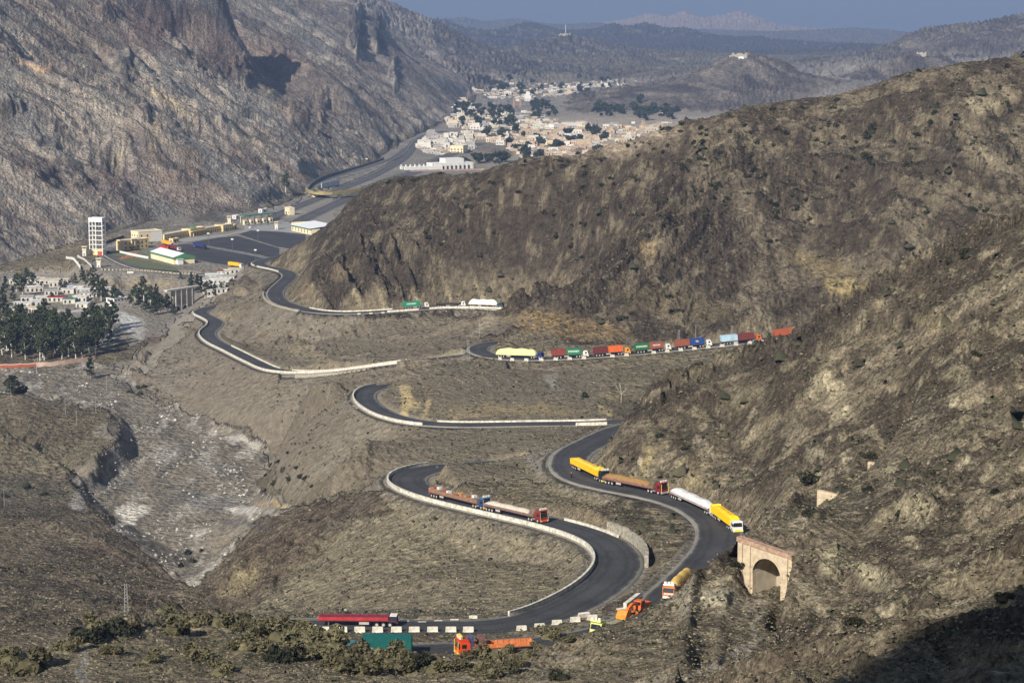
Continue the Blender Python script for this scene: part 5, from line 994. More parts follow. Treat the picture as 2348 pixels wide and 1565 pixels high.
for i in range(44): x = -L+1.9+(L-2.4)*i/43; b.box(x-.06, x+.06, -1.15, 1.15, 1.95, 2.06)
b.obj('ribbed_cover', M((.24, .06, .08), .75, .25), r); MB().box(-L, -L+1.5, -1.2, 1.2, 1.0, 2.25).obj('black_end_box', M((.02, .025, .05), .6), r); MB().box(-L+.05, -L+1.45, -1.15, 1.15, 2.25, 2.3).obj('box_lid', M(WHITE, .6), r)
for s in (-1, 1): MB().box(-2.4, -2.2, s*.8-.08, s*.8+.08, 0, 1.22).obj('landing_leg', STEEL, r)
# small vehicles down in the valley
def small_truck(px, py, px2, py2, c, cc, label, H=180.0, near=None):
    a, b_ = PH(px, py, H), PH(px2, py2, H); root = empty('lorry'); L = place(root, a, b_, .25); tag(root, label, 'truck', 'lorries on the customs yard'); bpy.context.view_layer.update()
    b = MB(); b.prism([(0, .5), (0, 1.5), (-.3, 2.7), (-2.1, 2.7), (-2.1, .5)], -1.2, 1.2); b.obj('cab', M(cc, .4), root); b = MB(); b.box(-L, -2.4, -1.25, 1.25, 1.1, 3.3); 
    for i in range(8): b.box(-L+(L-2.5)*i/8, -L+.1+(L-2.5)*i/8, -1.29, 1.29, 1.1, 3.32)
    b.obj('cargo_body', M(c, .5), root); MB().add([(.02, -1, 1.5), (.02, 1, 1.5), (-.24, 1, 2.5), (-.24, -1, 2.5)], [(0, 1, 2, 3)]).obj('windscreen', GLASS, root)
    for x in (-1.1, -L+1.2, -L+2.5):
        for s in (-1, 1): wheel(root, x, s*1.0)
small_truck(526, 611, 556, 615, (.80, .45, .02), (.75, .75, .74), 'yellow bodied lorry with white cab parked by the yard edge', 180.3)
small_truck(374, 560, 396, 566, (.80, .42, .04), (.6, .6, .6), 'orange yellow lorry parked beside the cream office block')
small_truck(366, 572, 388, 573, (.38, .03, .04), (.4, .05, .05), 'red lorry half hidden behind the white roofed shed'); small_truck(389, 571, 412, 576, (.16, .03, .04), (.7, .7, .7), 'dark maroon lorry with white cab behind the white roofed shed')
small_truck(446, 566, 471, 572, (.03, .04, .16), (.04, .04, .06), 'dark blue lorry alone on the black customs yard')
def car(a, b_, c, label, name='car'):
    root = empty(name); L = place(root, a, b_, .03); tag(root, label, 'car'); bpy.context.view_layer.update(); q = 4.4
    b = MB(); b.prism([(0, .35), (.02, .75), (-.95, .92), (-1.6, 1.42), (-3.2, 1.45), (-3.9, 1.0), (-4.4, .95), (-4.4, .35)], -.82, .82); b.obj('body', M(c, .3), root)
    b = MB(); b.prism([(-1.05, .95), (-1.65, 1.36), (-3.15, 1.38), (-3.75, 1.0)], -.84, .84); b.obj('window', GLASS, root)
    for x in (-.85, -3.5):
        for s in (-1, 1): wheel(root, x, s*.74, .32, .2)
i = road_i('F', 1237, 822); car(lane('F', i-3, -2.6) if False else lane('F', road_i('F', 1222, 824), -.0+2.9*0-2.6), lane('F', i, -2.6), (.76, .76, .74), 'small white car passing in front of the yellow covered lorry')
car(PH(571, 524, 180), PH(581, 523, 180), (.72, .71, .68), 'pale saloon car below the toll booths')
def bike(i):
    root = empty('motorcycle'); place(root, lane('E', i+1, 1.0), lane('E', i, 1.0), .03); tag(root, 'dark motorcycle with a rider leaning into the upper bend', 'motorcycle')
    for x in (0, -1.3): b = MB(); b.cyl(x, 0, .33, .33, .12, 14); b.obj('wheel', TYRE, root)
    b = MB(); b.prism([(-.1, .5), (-.3, .95), (-.8, .85), (-1.5, .9), (-1.3, .55), (-.7, .35)], -.14, .14); b.bar((0, 0, .33), (-.25, 0, 1.05), .04); b.bar((-.25, -.35, 1.08), (-.25, .35, 1.08), .03); b.obj('body', DARK, root); return root
bk = bike(road_i('E', 645, 692))
# ------------------------------------------------------------------ people: one skinned surface each
SKIN = M((.30, .17, .11), .6)
def person(loc, rz, cl, label, sit=False, name='person', cap=None):
    z = .0
    J = {'pel': (0, 0, .95), 'sp': (0, 0, 1.15), 'ch': (.01, 0, 1.38), 'nk': (.02, 0, 1.52), 'hd': (.04, 0, 1.64), 'ht': (.03, 0, 1.73)}
    for s, n in ((1, 'l'), (-1, 'r')):
        J['sh'+n] = (0, .19*s, 1.43); J['el'+n] = (-.03, .25*s, 1.15); J['wr'+n] = (.06, .24*s, .93); J['ha'+n] = (.08, .23*s, .84)
        J['hi'+n] = (0, .10*s, .90); J['kn'+n] = (.04*s+.02, .12*s, .50); J['an'+n] = (.02*s, .12*s, .09); J['to'+n] = (.17+.02*s, .14*s, .04)
    if sit:
        for s, n in ((1, 'l'), (-1, 'r')): J['kn'+n] = (.42, .18*s, .85); J['an'+n] = (.30, .2*s, .42); J['to'+n] = (.48, .2*s, .38); J['el'+n] = (.2, .28*s, 1.2); J['wr'+n] = (.42, .26*s, 1.12); J['ha'+n] = (.48, .26*s, 1.1)
    R = {'pel': .14, 'sp': .13, 'ch': .15, 'nk': .055, 'hd': .10, 'ht': .07, 'sh': .075, 'el': .048, 'wr': .033, 'ha': .036, 'hi': .10, 'kn': .062, 'an': .042, 'to': .04}
    K = list(J); E = [('pel', 'sp'), ('sp', 'ch'), ('ch', 'nk'), ('nk', 'hd'), ('hd', 'ht')]
    for n in 'lr': E += [('ch', 'sh'+n), ('sh'+n, 'el'+n), ('el'+n, 'wr'+n), ('wr'+n, 'ha'+n), ('pel', 'hi'+n), ('hi'+n, 'kn'+n), ('kn'+n, 'an'+n), ('an'+n, 'to'+n)]
    hv = []
    for n, s in (('l', 1), ('r', -1)):      # five fingers each
        bx, by, bz = J['ha'+n]
        for q in range(5): K.append('f%d%s' % (q, n)); J[K[-1]] = (bx+(.05 if q == 4 else .0)+.008*q, by+(-.012+.0)*s+(q-2)*.016*0, bz-(.09-.01*abs(q-1.5))+(.05 if q == 4 else 0)); J[K[-1]] = (bx-.035+.018*q, by, J[K[-1]][2]); R['f%d' % q] = .009; E.append(('ha'+n, K[-1]))
    me = bpy.data.meshes.new('person'); me.from_pydata([J[k] for k in K], [(K.index(a), K.index(b)) for a, b in E], []); o = bpy.data.objects.new(name, me); C.objects.link(o)
    m = o.modifiers.new('s', 'SKIN'); sk = me.skin_vertices[0].data
    for i, k in enumerate(K): r_ = R.get(k, R.get(k[:2], .05)); sk[i].radius = (r_, r_)
    sk[0].use_root = True; m.use_smooth_shade = True; u = o.modifiers.new('u', 'SUBSURF'); u.levels = 1; u.render_levels = 1; me.materials.append(SKIN); bpy.context.view_layer.update()
    dg = bpy.context.evaluated_depsgraph_get(); nm = bpy.data.meshes.new_from_object(o.evaluated_get(dg)); o.modifiers.clear(); o.data = nm; nm.materials.clear(); nm.materials.append(SKIN)
    o.location = loc; o.rotation_euler = (0, 0, rz); tag(o, label, 'person')
    b = MB(); b.cyl(.01, 0, 1.14, .25, .62, 12, 'z', r2=.17); b.cyl(0, 0, .70, .28, .40, 12, 'z', r2=.22)
    for s in (-1, 1): b.bar((0, .17*s, 1.46), (-.03, .26*s, 1.12), .085, 8, r2=.065); b.bar((-.03, .26*s, 1.14), (.05, .25*s, .95), .065, 8, r2=.05); b.bar((J['hi'+'lr'[s < 0]]), (J['an'+'lr'[s < 0]]), .12, 8, r2=.07)
    b.obj('clothing', M(cl, .9), o, True); b = MB(); b.cyl(.03, 0, 1.72, .105, .09, 12, 'z', r2=.08); b.obj('cap', M(cap or (.5, .48, .42), .9), o); f = MB(); f.box(.125, .15, -.015, .015, 1.61, 1.65); f.obj('nose', SKIN, o)
    return o
hp = hit(1310, 1097, 400); person((hp[0], hp[1], hp[2]+.05), -1.2, (.025, .025, .03), 'person in dark loose clothes standing alone on the hairpin asphalt', cap=(.6, .6, .58))
pr = person((0, 0, 0), 0, (.03, .03, .035), 'rider in dark clothes sitting on the motorcycle at the upper bend', sit=True); bpy.context.view_layer.update(); pr.matrix_world = bk.matrix_world @ Matrix.Translation((-.95, 0, -.05))
# ------------------------------------------------------------------ parapets, kerb walls, blocks
def offs(k, a, b, off):
    P = ROAD[k][1]; T, Nn = frame(P); i, j = road_i(k, *a), road_i(k, *b)
    if i > j: i, j = j, i
    Q = P[i:j+1].copy(); Q[:, :2] += Nn[i:j+1]*off; return Q
def wall_along(name, Q, h, t, m, label, cat='wall', drop=.7, group=None, bat=0.0, jag=0):
    Q = np.array(Q); T, Nn = frame(Q); V = []; rg = np.random.default_rng(int(abs(Q[0][0]))+3); hh = h*(1+jag*rg.uniform(-1, 1, len(Q)))
    for q, n, H_ in zip(Q, Nn, hh):
        for s, z in ((-.5, -drop), (-.5, H_-.06), (-.5, H_), (.5, H_), (.5, H_-.06), (.5, -drop)):
            w = t*(1.0 if z < H_-.05 else 1.25) if jag == 0 else t
            e = s*w+(bat if (z < 0 and s*bat > 0) else 0); V.append((q[0]+n[0]*e, q[1]+n[1]*e, q[2]+z))
    K = 6; F_ = [(i*K+j, i*K+(j+1) % K, (i+1)*K+(j+1) % K, (i+1)*K+j) for i in range(len(Q)-1) for j in range(K)]+[tuple(range(K)), tuple((len(Q)-1)*K+j for j in range(K-1, -1, -1))]
    o = meshobj(name, V, F_, m); bm = bmesh.new(); bm.from_mesh(o.data); bmesh.ops.recalc_face_normals(bm, faces=bm.faces); bm.to_mesh(o.data); bm.free(); return tag(o, label, cat, group)
PW = WALLW
def para(k, a, b, off, h, label, **kw): return wall_along('parapet_wall', offs(k, a, b, off), h, .42, PW, label, 'parapet', **kw)
para('B', (1222,1420), (1010,1071), 5.5, 1.0, 'long cream parapet curving round the outside of the near hairpin')
para('B', (1258,1196), (1372,1235), -5.3, .6, 'low pale kerb wall between the grey sand lorry and the stone wall')
para('B', (988,1132), (1008,1140), -5.2, .5, 'short pale kerb at the tail of the crate lorry')
wall_along('retaining_wall', offs('B', (1340,1222), (1440,1300), -6.6)[::1], 2.5, .9, STONE, 'rough grey stone retaining wall curving above the inside of the near bend', 'wall', jag=.10, bat=-.0)
wall_along('retaining_wall', [(x, y, z-1.9) for x, y, z in offs('B', (878,1105) if False else (932,1095), (1000,1138), 8.0)], 1.1, .9, STONE, 'weathered stone retaining wall below the parapet at the tip of the near hairpin', 'wall', drop=4.5, jag=.25)
para('C', (985,970), (880,885), 4.4, .95, 'cream parapet round the outside of the left hairpin in the middle')
para('C', (1388,968), (985,970), -4.2, .55, 'thin pale kerb wall on the far side of the level road below the ochre cutting')
para('C', (1388,968), (1322,970), 4.4, 1.0, 'short white parapet beside the rocky spur on the level road')
wall_along('retaining_wall', [(x, y, z-1.2) for x, y, z in offs('C', (860,937), (832,905), 6.0)], .8, .8, STONE, 'pale stone footing below the tip of the middle left hairpin', 'wall', drop=3.2, jag=.2)
wall_along('retaining_wall', [(x, y, z-.9) for x, y, z in offs('C', (1388,968), (1300,970), 6.2)], .5, .7, STONE, 'low pale stone footing under the white parapet by the spur', 'wall', drop=2.0, jag=.2)
para('D', (920,829), (455,716), 4.7, .95, 'very long white parapet following the lowest visible road down to the culvert')
para('D', (920,829), (650,850), -4.6, .6, 'thin white kerb on the uphill side of the lowest visible road')
para('D', (622,846), (512,792), -4.7, .6, 'white kerb climbing along the uphill side towards the small bend')
wall_along('retaining_wall', [(x, y, z-1.0) for x, y, z in offs('D', (860,838), (700,853), 6.2)], .4, .8, STONE, 'pale stone footing below the longest white parapet', 'wall', drop=2.4, jag=.2)
para('E', (1165,705), (985,704), 4.8, .85, 'white parapet in front of the cream tarpaulin lorry'); para('E', (960,708), (888,712), 4.8, .85, 'short white parapet in front of the green container lorry')
para('E', (900,710), (690,707), -4.7, .6, 'thin white kerb on the uphill side of the upper road'); para('E', (598,611), (590,603), 4.8, .8, 'tiny parapet at the tip of the topmost bend')
para('E', (655,620), (604,611), 4.7, .8, 'white parapet below the topmost bend near the customs yard'); wall_along('retaining_wall', [(x, y, z+.1) for x, y, z in offs('E', (712,709), (628,672), 7.0)], .7, .9, STONE, 'pale stone retaining wall bulging below the upper bend', 'wall', drop=4.5, jag=.25)
wall_along('retaining_wall', [(x, y, z-.7) for x, y, z in offs('E', (1190,708), (1050,704), 6.4)], .5, .8, STONE, 'pale stone footing below the parapet of the cream tarpaulin lorry', 'wall', drop=3.0, jag=.25)
wall_along('retaining_wall', [(x, y, z) for x, y, z in offs('A', (1497,1402), (1530,1378), -6.0)], 1.0, .7, WALLW, 'short whitewashed wall beside the bottom right bend', 'wall')
_blk = None
def block(loc, rz, label, group, s=1.0, tilt=0):
    global _blk
    if _blk is None:
        b = MB(); b.box(-1.02, 1.02, -.26, .26, 0, .95, taper=.03); b.box(-1.05, 1.05, -.32, .32, -.4, .12); o = b.obj('barrier_block', WALLW); _blk = o.data
        bm = bmesh.new(); bm.from_mesh(_blk); bmesh.ops.bevel(bm, geom=bm.edges[:], offset=.03, segments=1, affect='EDGES'); bm.to_mesh(_blk); bm.free()
    else: o = bpy.data.objects.new('barrier_block', _blk); C.objects.link(o)
    o.location = loc; o.rotation_euler = (tilt, 0, rz); o.scale = (s, s, s); return tag(o, label, 'barrier', group)
def block_px(px, py, H, rz, label, group, s=1.0, tilt=0):
    if H is None: p = hit(px, py, 300)
    else: p = PH(px, py, H)
    return block((p[0], p[1], p[2]), rz, label, group, s, tilt)
g1 = 'white blocks along the near edge of the bottom road'
for px in (735, 776, 817, 858, 901, 942, 984, 1026, 1066): block_px(px+8, 1447, 121.8, 0.02, 'white concrete block in the straight bottom row between the two roads', g1, 1.05)
for px, py in ((1196,1444), (1237,1439), (1277,1431), (1319,1424), (1358,1419)): block_px(px, py, 121.0, .16, 'white block in the short row beside the yellow cabbed low loader', 'white blocks by the low loader', 1.0)
block_px(1338, 1415, 121.6, .35, 'tilted taller white slab leaning behind the block row', None, 1.2, .3); block_px(1424, 1404, 121.6, .45, 'white slab behind the orange earth mover', None, 1.1, .2)
for px, py in ((672,1443), (716,1440), (928,1431), (968,1433), (1005,1430), (1042,1427), (1085,1419)): block_px(px, py, 122.6, .05+.02*(px % 7), 'weathered white block on the far verge of the lower loop', 'white blocks on the far verge of the lower loop', .85)
o = block_px(786, 1419, 124.0, .3, 'white slab standing on end above the red container', None, 1.1); o.rotation_euler = (0, math.radians(80), .6); o.location.z += .8
for q in range(9): Q = offs('F', (1135,817), (1795,772), 4.9)
L_ = len(Q); n = 0
for i in range(2, L_-1, 3):
    u, v = proj(*Q[i])
    if 1288 < u < 1300 or 1345 < u < 1352 or 1368 < u < 1400 or 1460 < u < 1475 or u < 1140: continue
    T_ = Q[min(i+1, L_-1)]-Q[i-1]; block(tuple(Q[i]-np.array([0, 0, .1])), math.atan2(T_[1], T_[0]), 'white block in the dashed row along the outer edge of the container queue road', 'white blocks along the container queue road', .95)
Q = offs('C', (1320,970), (1198,971), 7.0)
for i in range(0, len(Q), 3): block((Q[i][0], Q[i][1], Q[i][2]-.9), math.pi, 'white block in the dashed row below the level road near the spur', 'white blocks below the level road', .9)
Q = offs('E', (885,713), (822,716), 6.0)
for i in range(0, len(Q), 3): block((Q[i][0], Q[i][1], Q[i][2]-.5), math.pi, 'white block in the short dashed row below the green container lorry', 'white blocks on the upper road', .9)
Q = offs('E', (1205,709), (1172,707), 5.2)
for i in range(0, len(Q), 3): block(tuple(Q[i]), math.pi, 'white block where the upper road meets the hillside', 'white blocks at the right end of the upper road', .95)
# ------------------------------------------------------------------ railway tunnel portal and the stone walls above it
PST = mat('portal_stone', (.50, .41, .29), .9, noise=.22, nscale=.9, bump=.12); PBR = mat('portal_brick', (.36, .24, .17), .9, noise=.35, nscale=1.5, bump=.1)
port = empty('tunnel_portal', tuple(POR), math.radians(-44)); tag(port, 'cream stone railway tunnel portal with a round arch in the rocks at lower right', 'tunnel')
Wd, Hh, ax_, ar = 12.8, 9.6, 7.0, 3.3; spring = 4.1
b = MB(); N_ = 18; arc = [(ax_+ar*math.cos(math.pi-a), spring+ar*math.sin(a)) for a in np.linspace(0, math.pi, N_)]
def topz(x): return Hh-.10*x
for y in (0, .9):
    pass
left = [(0, -2), (ax_-ar, -2)]; V = []; F_ = []
prof = [(ax_-ar, -.6)]+arc+[(ax_+ar, -.6)]
for i in range(len(prof)-1):
    (xa, za), (xb, zb) = prof[i], prof[i+1]
    if abs(xb-xa) < 1e-6: continue
    n = len(V); V += [(xa, 0, za), (xb, 0, zb), (xb, 0, topz(xb)), (xa, 0, topz(xa)), (xa, .95, za), (xb, .95, zb), (xb, .95, topz(xb)), (xa, .95, topz(xa))]; F_ += [(n, n+1, n+2, n+3), (n+4, n+7, n+6, n+5), (n+3, n+2, n+6, n+7)]
b.add(V, F_); b.box(0, ax_-ar, 0, .95, -3, topz(0), 0); b.v[-4:] = [(0, 0, topz(0)), (ax_-ar, 0, topz(ax_-ar)), (ax_-ar, .95, topz(ax_-ar)), (0, .95, topz(0))]
b.box(ax_+ar, Wd, 0, .95, -3, topz(Wd), 0); b.v[-4:] = [(ax_+ar, 0, topz(ax_+ar)), (Wd, 0, topz(Wd)), (Wd, .95, topz(Wd)), (ax_+ar, .95, topz(ax_+ar))]
b.obj('wall', PST, port)
b = MB(); b.v = []; n = len(b.v)
b.add([(-.15, -.22, topz(0)), (Wd+.1, -.22, topz(Wd)), (Wd+.1, 1.3, topz(Wd)), (-.15, 1.3, topz(0)), (-.15, -.22, topz(0)+.9), (Wd+.1, -.22, topz(Wd)+.75), (Wd+.1, 1.3, topz(Wd)+.75), (-.15, 1.3, topz(0)+.9)], [(0,3,2,1),(4,5,6,7),(0,1,5,4),(1,2,6,5),(2,3,7,6),(3,0,4,7)]); b.obj('parapet', PBR, port)
for x in (.3, 2.2, 11.0): MB().box(x, x+1.0, -.28, -.003, -2, topz(x+1.0)-.02).obj('pilaster', PST, port)
b = MB(); arc2 = [(ax_+(ar+.55)*math.cos(math.pi-a), spring+(ar+.55)*math.sin(a)) for a in np.linspace(0, math.pi, N_)]
for i in range(N_-1):
    n = [(arc[i][0], -.12, arc[i][1]), (arc[i+1][0], -.12, arc[i+1][1]), (arc2[i+1][0], -.12, arc2[i+1][1]), (arc2[i][0], -.12, arc2[i][1])]; b.add(n+[(x, .0, z) for x, y, z in n], [(0,1,2,3),(4,7,6,5),(0,4,5,1),(2,6,7,3),(1,5,6,2),(3,7,4,0)])
b.obj('arch_ring', PST, port)
b = MB(); dep = 7.5
for i in range(len(prof)-1):
    (xa, za), (xb, zb) = prof[i], prof[i+1]; b.add([(xa, .96, za), (xb, .96, zb), (xb, dep, zb), (xa, dep, za)], [(0, 1, 2, 3)])
b.obj('tunnel_lining', mat('tunnel_plaster', (.62, .54, .42), .9, noise=.2, nscale=.6), port)
MB().box(ax_-ar-1.5, ax_+ar+1.5, dep, dep+.4, -1, 9).obj('tunnel_end', M((.40, .34, .26), .9), port)
# earth over the lining, running back into the slope
nx, ny = 44, 34; V = []; tone = []; rr = np.random.default_rng(3)
for j in range(ny):
    for i in range(nx):
        x = -4+(Wd+9)*i/(nx-1); y = 1.0+17.0*j/(ny-1); q = pq(x, y); g_z = zt(*q)-POR[2]; ex = float(sstep(0, 4.0, min(x+4, Wd+5-x))); ey = 1-float(sstep(7, 17, y)); e = ex*ey
        zc = (topz(max(0, min(Wd, x)))+.15+y*.12+1.0*float(gnoise(np.array(x/3.), np.array(y/3.)))+.3*rr.normal()*min(1, y-1))*e+(g_z-.25)*(1-e); V.append((x, y, max(zc, g_z-.3))); k_ = .14+.05*rr.random(); tone.append((k_, k_*.83, k_*.6, 1))
eo = meshobj('earth_bank', V, [(j*nx+i, j*nx+i+1, (j+1)*nx+i+1, (j+1)*nx+i) for j in range(ny-1) for i in range(nx-1)], bpy.data.materials['ground_rock'], None, True)
ca = eo.data.color_attributes.new('tone', 'FLOAT_COLOR', 'POINT'); ca.data.foreach_set('color', np.array(tone, np.float32).ravel())
for nm_, vv in (('grain', 0.0), ('contrast', 1.0)): eo.data.attributes.new(nm_, 'FLOAT', 'POINT').data.foreach_set('value', np.full(len(V), vv, np.float32))
eo.location = tuple(POR); eo.rotation_euler = (0, 0, math.radians(-44)); eo['kind'] = 'structure'
def stone_piece(px, py, D, w, h, rz, label, slope=.15):
    p = PD(px, py, D); b = MB(); b.add([(0, 0, -2), (w, 0, -2), (w, 1.1, -2), (0, 1.1, -2), (0, 0, h), (w, 0, h*(1-slope)), (w, 1.1, h*(1-slope)), (0, 1.1, h)], [(0,3,2,1),(4,5,6,7),(0,1,5,4),(1,2,6,5),(2,3,7,6),(3,0,4,7)])
    for k in range(3): z = h*(.3+.25*k); b.add([(-.04, -.05, z), (w+.04, -.05, z-slope*h*.3), (w+.04, -.05, z+.12-slope*h*.3), (-.04, -.05, z+.12)], [(0, 1, 2, 3)])
    o = b.obj('retaining_wall', PST); o.location = p; o.rotation_euler = (0, 0, rz); return tag(o, label, 'wall')
stone_piece(1873, 1158, 462, 6.0, 3.4, math.radians(-35), 'cream banded stone wall end showing beside the dark bush in the gully')
stone_piece(1989, 1087, 486, 4.6, 2.9, math.radians(-30), 'small cream stone wall end higher up the gully')
# rails
tr = empty('railway_track', tuple(POR)); tag(tr, 'pair of rusty rails running out of the ledge below the tunnel portal', 'track')
R1 = [PH(1741, 1378, 109.9), PH(1712, 1420, 109.3), PH(1684, 1452, 108.9), PH(1655, 1482, 108.6)]; R2 = [PH(1716, 1378, 109.9), PH(1690, 1408, 109.4), PH(1668, 1436, 109.0)]
for Rr in (R1, R2):
    b = MB()
    for p, q in zip(Rr[:-1], Rr[1:]): b.bar(Vector(p)-Vector(POR)+Vector((0, 0, .35)), Vector(q)-Vector(POR)+Vector((0, 0, .35)), .16, 5)
    b.obj('rail', M((.075, .055, .045), .8), tr)
# ------------------------------------------------------------------ customs yard
CREAM = mat('cream_render', (.74, .57, .30), .8, noise=.10, nscale=.3); CREAM2 = mat('pale_cream', (.76, .66, .45), .8, noise=.1, nscale=.3); ROOFW = mat('white_sheet_roof', (.78, .80, .82), .45, noise=.06, nscale=.4); GREEN = M((.07, .20, .09), .6); WOPEN = M((.03, .03, .035), .5, 0); CONC = mat('concrete', (.58, .56, .52), .85, noise=.12, nscale=.6); WHITEM = M((.72, .71, .68), .7)
def site(px, py, px2, py2, H=180.0, name='building', label='', cat='building', group=None):
    """origin at the near left corner, x along the front"""
    a, b_ = np.array(PH(px, py, H)), np.array(PH(px2, py2, H)); d = b_-a; root = empty(name, tuple(a), math.atan2(d[1], d[0])); tag(root, label, cat, group); return root, float(np.hypot(d[0], d[1]))
def bldg(root, L, Dp, h, m=CREAM, wins=6, rows=1, par=.6, roof=None, wsz=(1.2, 1.4), door=True, z0=0):
    b = MB(); b.box(0, L, 0, Dp, z0-1.5, z0+h); b.obj('wall', m, root)
    b = MB(); b.box(-.15, L+.15, -.15, .25, z0+h, z0+h+par); b.box(-.15, L+.15, Dp-.25, Dp+.15, z0+h, z0+h+par); b.box(-.15, .25, .25, Dp-.25, z0+h, z0+h+par); b.box(L-.25, L+.15, .25, Dp-.25, z0+h, z0+h+par); b.obj('parapet', m, root)
    b = MB(); b.box(.25, L-.25, .25, Dp-.25, z0+h+.003, z0+h+.15); b.obj('roof', roof or CONC, root)
    for r_ in range(rows):
        zz = z0+1.1+r_*3.3
        for k in range(wins):
            x = L*(k+.5)/wins; w = MB(); w.box(x-wsz[0]/2, x+wsz[0]/2, -.06, .02, zz, zz+wsz[1]); f = w.obj('window', WOPEN, root)
            w = MB(); w.box(x-wsz[0]/2-.12, x+wsz[0]/2+.12, -.14, -.062, zz-.14, zz-.02); w.obj('sill', m, f)
        for k in range(max(1, int(Dp/4))):
            y = Dp*(k+.5)/max(1, int(Dp/4)); w = MB(); w.box(-.06, .02, y-wsz[0]/2, y+wsz[0]/2, zz, zz+wsz[1]); w.obj('window', WOPEN, root)
    if door: w = MB(); w.box(L*.30, L*.30+1.6, -.08, .02, z0, z0+2.4); w.obj('door', M((.20, .10, .05)), root)
# watch tower: open concrete frame
t, L = site(205, 584, 236, 585, name='frame_tower', label='tall open white concrete tower with seven floors and a yellow base at far left', cat='tower')
nfl = 6; fh = 3.4; b = MB()
for x in (0, L/2-.3, L-.6):
    for y in (0, 5.4): b.box(x, x+.6, y, y+.6, -1, 4.2+nfl*fh)
b.obj('column', WHITEM, t)
for k in range(nfl+1): b = MB(); b.box(-.1, L+.1, -.12, 6.1, 4.0+k*fh, 4.38+k*fh); b.obj('floor_slab', WHITEM, t)
b = MB(); b.box(.05, L-.05, .05, 5.9, 0, 4.0); b.obj('base_storey', CREAM, t); b = MB(); b.box(L*.62, L*.95, -.06, .02, .2, 2.8); b.obj('door', M((.5, .06, .04)), t)
b = MB(); b.box(0, L, -.1, .3, 4.4+nfl*fh, 8.4+nfl*fh-1.2); b.box(0, .3, .3, 6, 4.4+nfl*fh, 7.2+nfl*fh); b.box(L-.3, L, .3, 6, 4.4+nfl*fh, 7.2+nfl*fh); b.box(0, L, 5.7, 6, 4.4+nfl*fh, 7.2+nfl*fh); b.obj('top_screen', WHITEM, t)
for k in range(nfl):
    b = MB(); z = 4.4+k*fh
    for x in (.9, L/2+.5): b.add([(x, 1.0, z), (x+L/2-1.6, 4.6, z+fh-.1), (x+L/2-1.6, 5.2, z+fh-.1), (x, 1.6, z)], [(0, 1, 2, 3)]); b.box(x, x+L/2-1.5, 5.45, 5.6, z, z+1.0)
    b.obj('stair', CONC, t)
def guard(px, py, H, label, s=1.0):
    p = PH(px, py, H); t = empty('guard_tower', p); tag(t, label, 'guard tower', 'small guard towers round the customs yard')
    b = MB(); b.box(-1.3, 1.3, -1.3, 1.3, -1.5, 4.2); b.obj('base', WHITEM, t); b = MB(); b.box(-1.7, 1.7, -1.7, 1.7, 4.2, 4.45); b.box(-1.6, 1.6, -1.6, -1.45, 4.45, 5.3); b.box(-1.6, 1.6, 1.45, 1.6, 4.45, 5.3); b.box(-1.6, -1.45, -1.45, 1.45, 4.45, 5.3); b.box(1.45, 1.6, -1.45, 1.45, 4.45, 5.3); b.obj('balcony', CREAM2, t)
    b = MB()
    for x in (-1.45, 1.3):
        for y in (-1.45, 1.3): b.box(x, x+.15, y, y+.15, 5.3, 6.7)
    b.obj('post', WHITEM, t); b = MB(); b.box(-2.1, 2.1, -2.1, 2.1, 6.7, 6.95, taper=.15); b.obj('roof', CREAM2, t); b = MB(); b.box(-.5, .5, -1.33, -1.29, 0, 2); b.obj('door', M((.3, .2, .12)), t); t.scale = (s, s, s)
guard(194, 586, 180, 'small white guard tower just left of the tall open tower'); guard(227, 614, 180.4, 'small white guard tower below the tall open tower'); guard(634, 526, 180, 'small cream guard post right of the toll booths', .9)
guard(526, 514, 180, 'round looking roofed lookout behind the long cream building', 1.0)
t, L = site(284, 574, 340, 568, name='office_block', label='two storey cream office block with rounded left end beside the tall tower', cat='office'); bldg(t, L, 8, 7.0, wins=6, rows=2)
b = MB(); b.cyl(0, 4, 3.0, 3.2, 8.0, 16, 'z'); b.obj('round_bay', CREAM, t); b = MB(); b.box(L*.3, L*.3+.5, -.9, -.15, 2, 8.4); b.box(L*.42, L*.42+.5, -.9, -.15, 2, 8.4); b.box(L*.27, L*.5, -1.1, .2, 7.7, 8.0); b.obj('porch', CREAM2, t)
t, L = site(318, 556, 372, 552, name='office_block', label='larger two storey block with a white end wall behind the cream office', cat='office'); bldg(t, L, 12, 8.0, m=CREAM2, wins=4, rows=2)
b = MB(); b.box(L*.58, L+.06, -.07, -.02, 0, 7.8); b.obj('white_end', WHITEM, t)
for (a, c, w, h, lb) in (((377,552), (436,541), 9, 4.4, 'left wing of the long cream customs building with small windows'), ((437,542), (470,536), 3, 5.4, 'cream entrance hall with green dome between the customs wings'), ((471,536), (512,530), 8, 4.2, 'middle wing of the long cream customs building'), ((512,531), (535,527), 5, 4.8, 'right end wing of the long cream customs building'), ((537,526), (544,525), 1, 3.6, 'tiny detached cream hut at the right end of the customs building')):
    t, L = site(*a, *c, name='customs_building', label=lb, cat='building'); bldg(t, L, 8 if w > 1 else 4, h, wins=w, rows=1, wsz=(1.0, 1.3))
    if 'dome' in lb:
        b = MB(); b.cyl(L*.45, 4, h+1.1, 3.6, 1.6, 16, 'z', r2=1.2); b.obj('dome', GREEN, t); b = MB()
        for k in range(5): b.box(L*(.1+.18*k), L*(.1+.18*k)+.5, -1.6, -1.1, 0, 3.6)
        b.box(0, L, -1.8, -.15, 3.6, 4.1); b.obj('arcade', CREAM, t)
t, L = site(397, 558, 411, 556, name='hut', label='small cream kiosk in front of the long customs building', cat='hut'); bldg(t, L, 4, 3.2, wins=2)
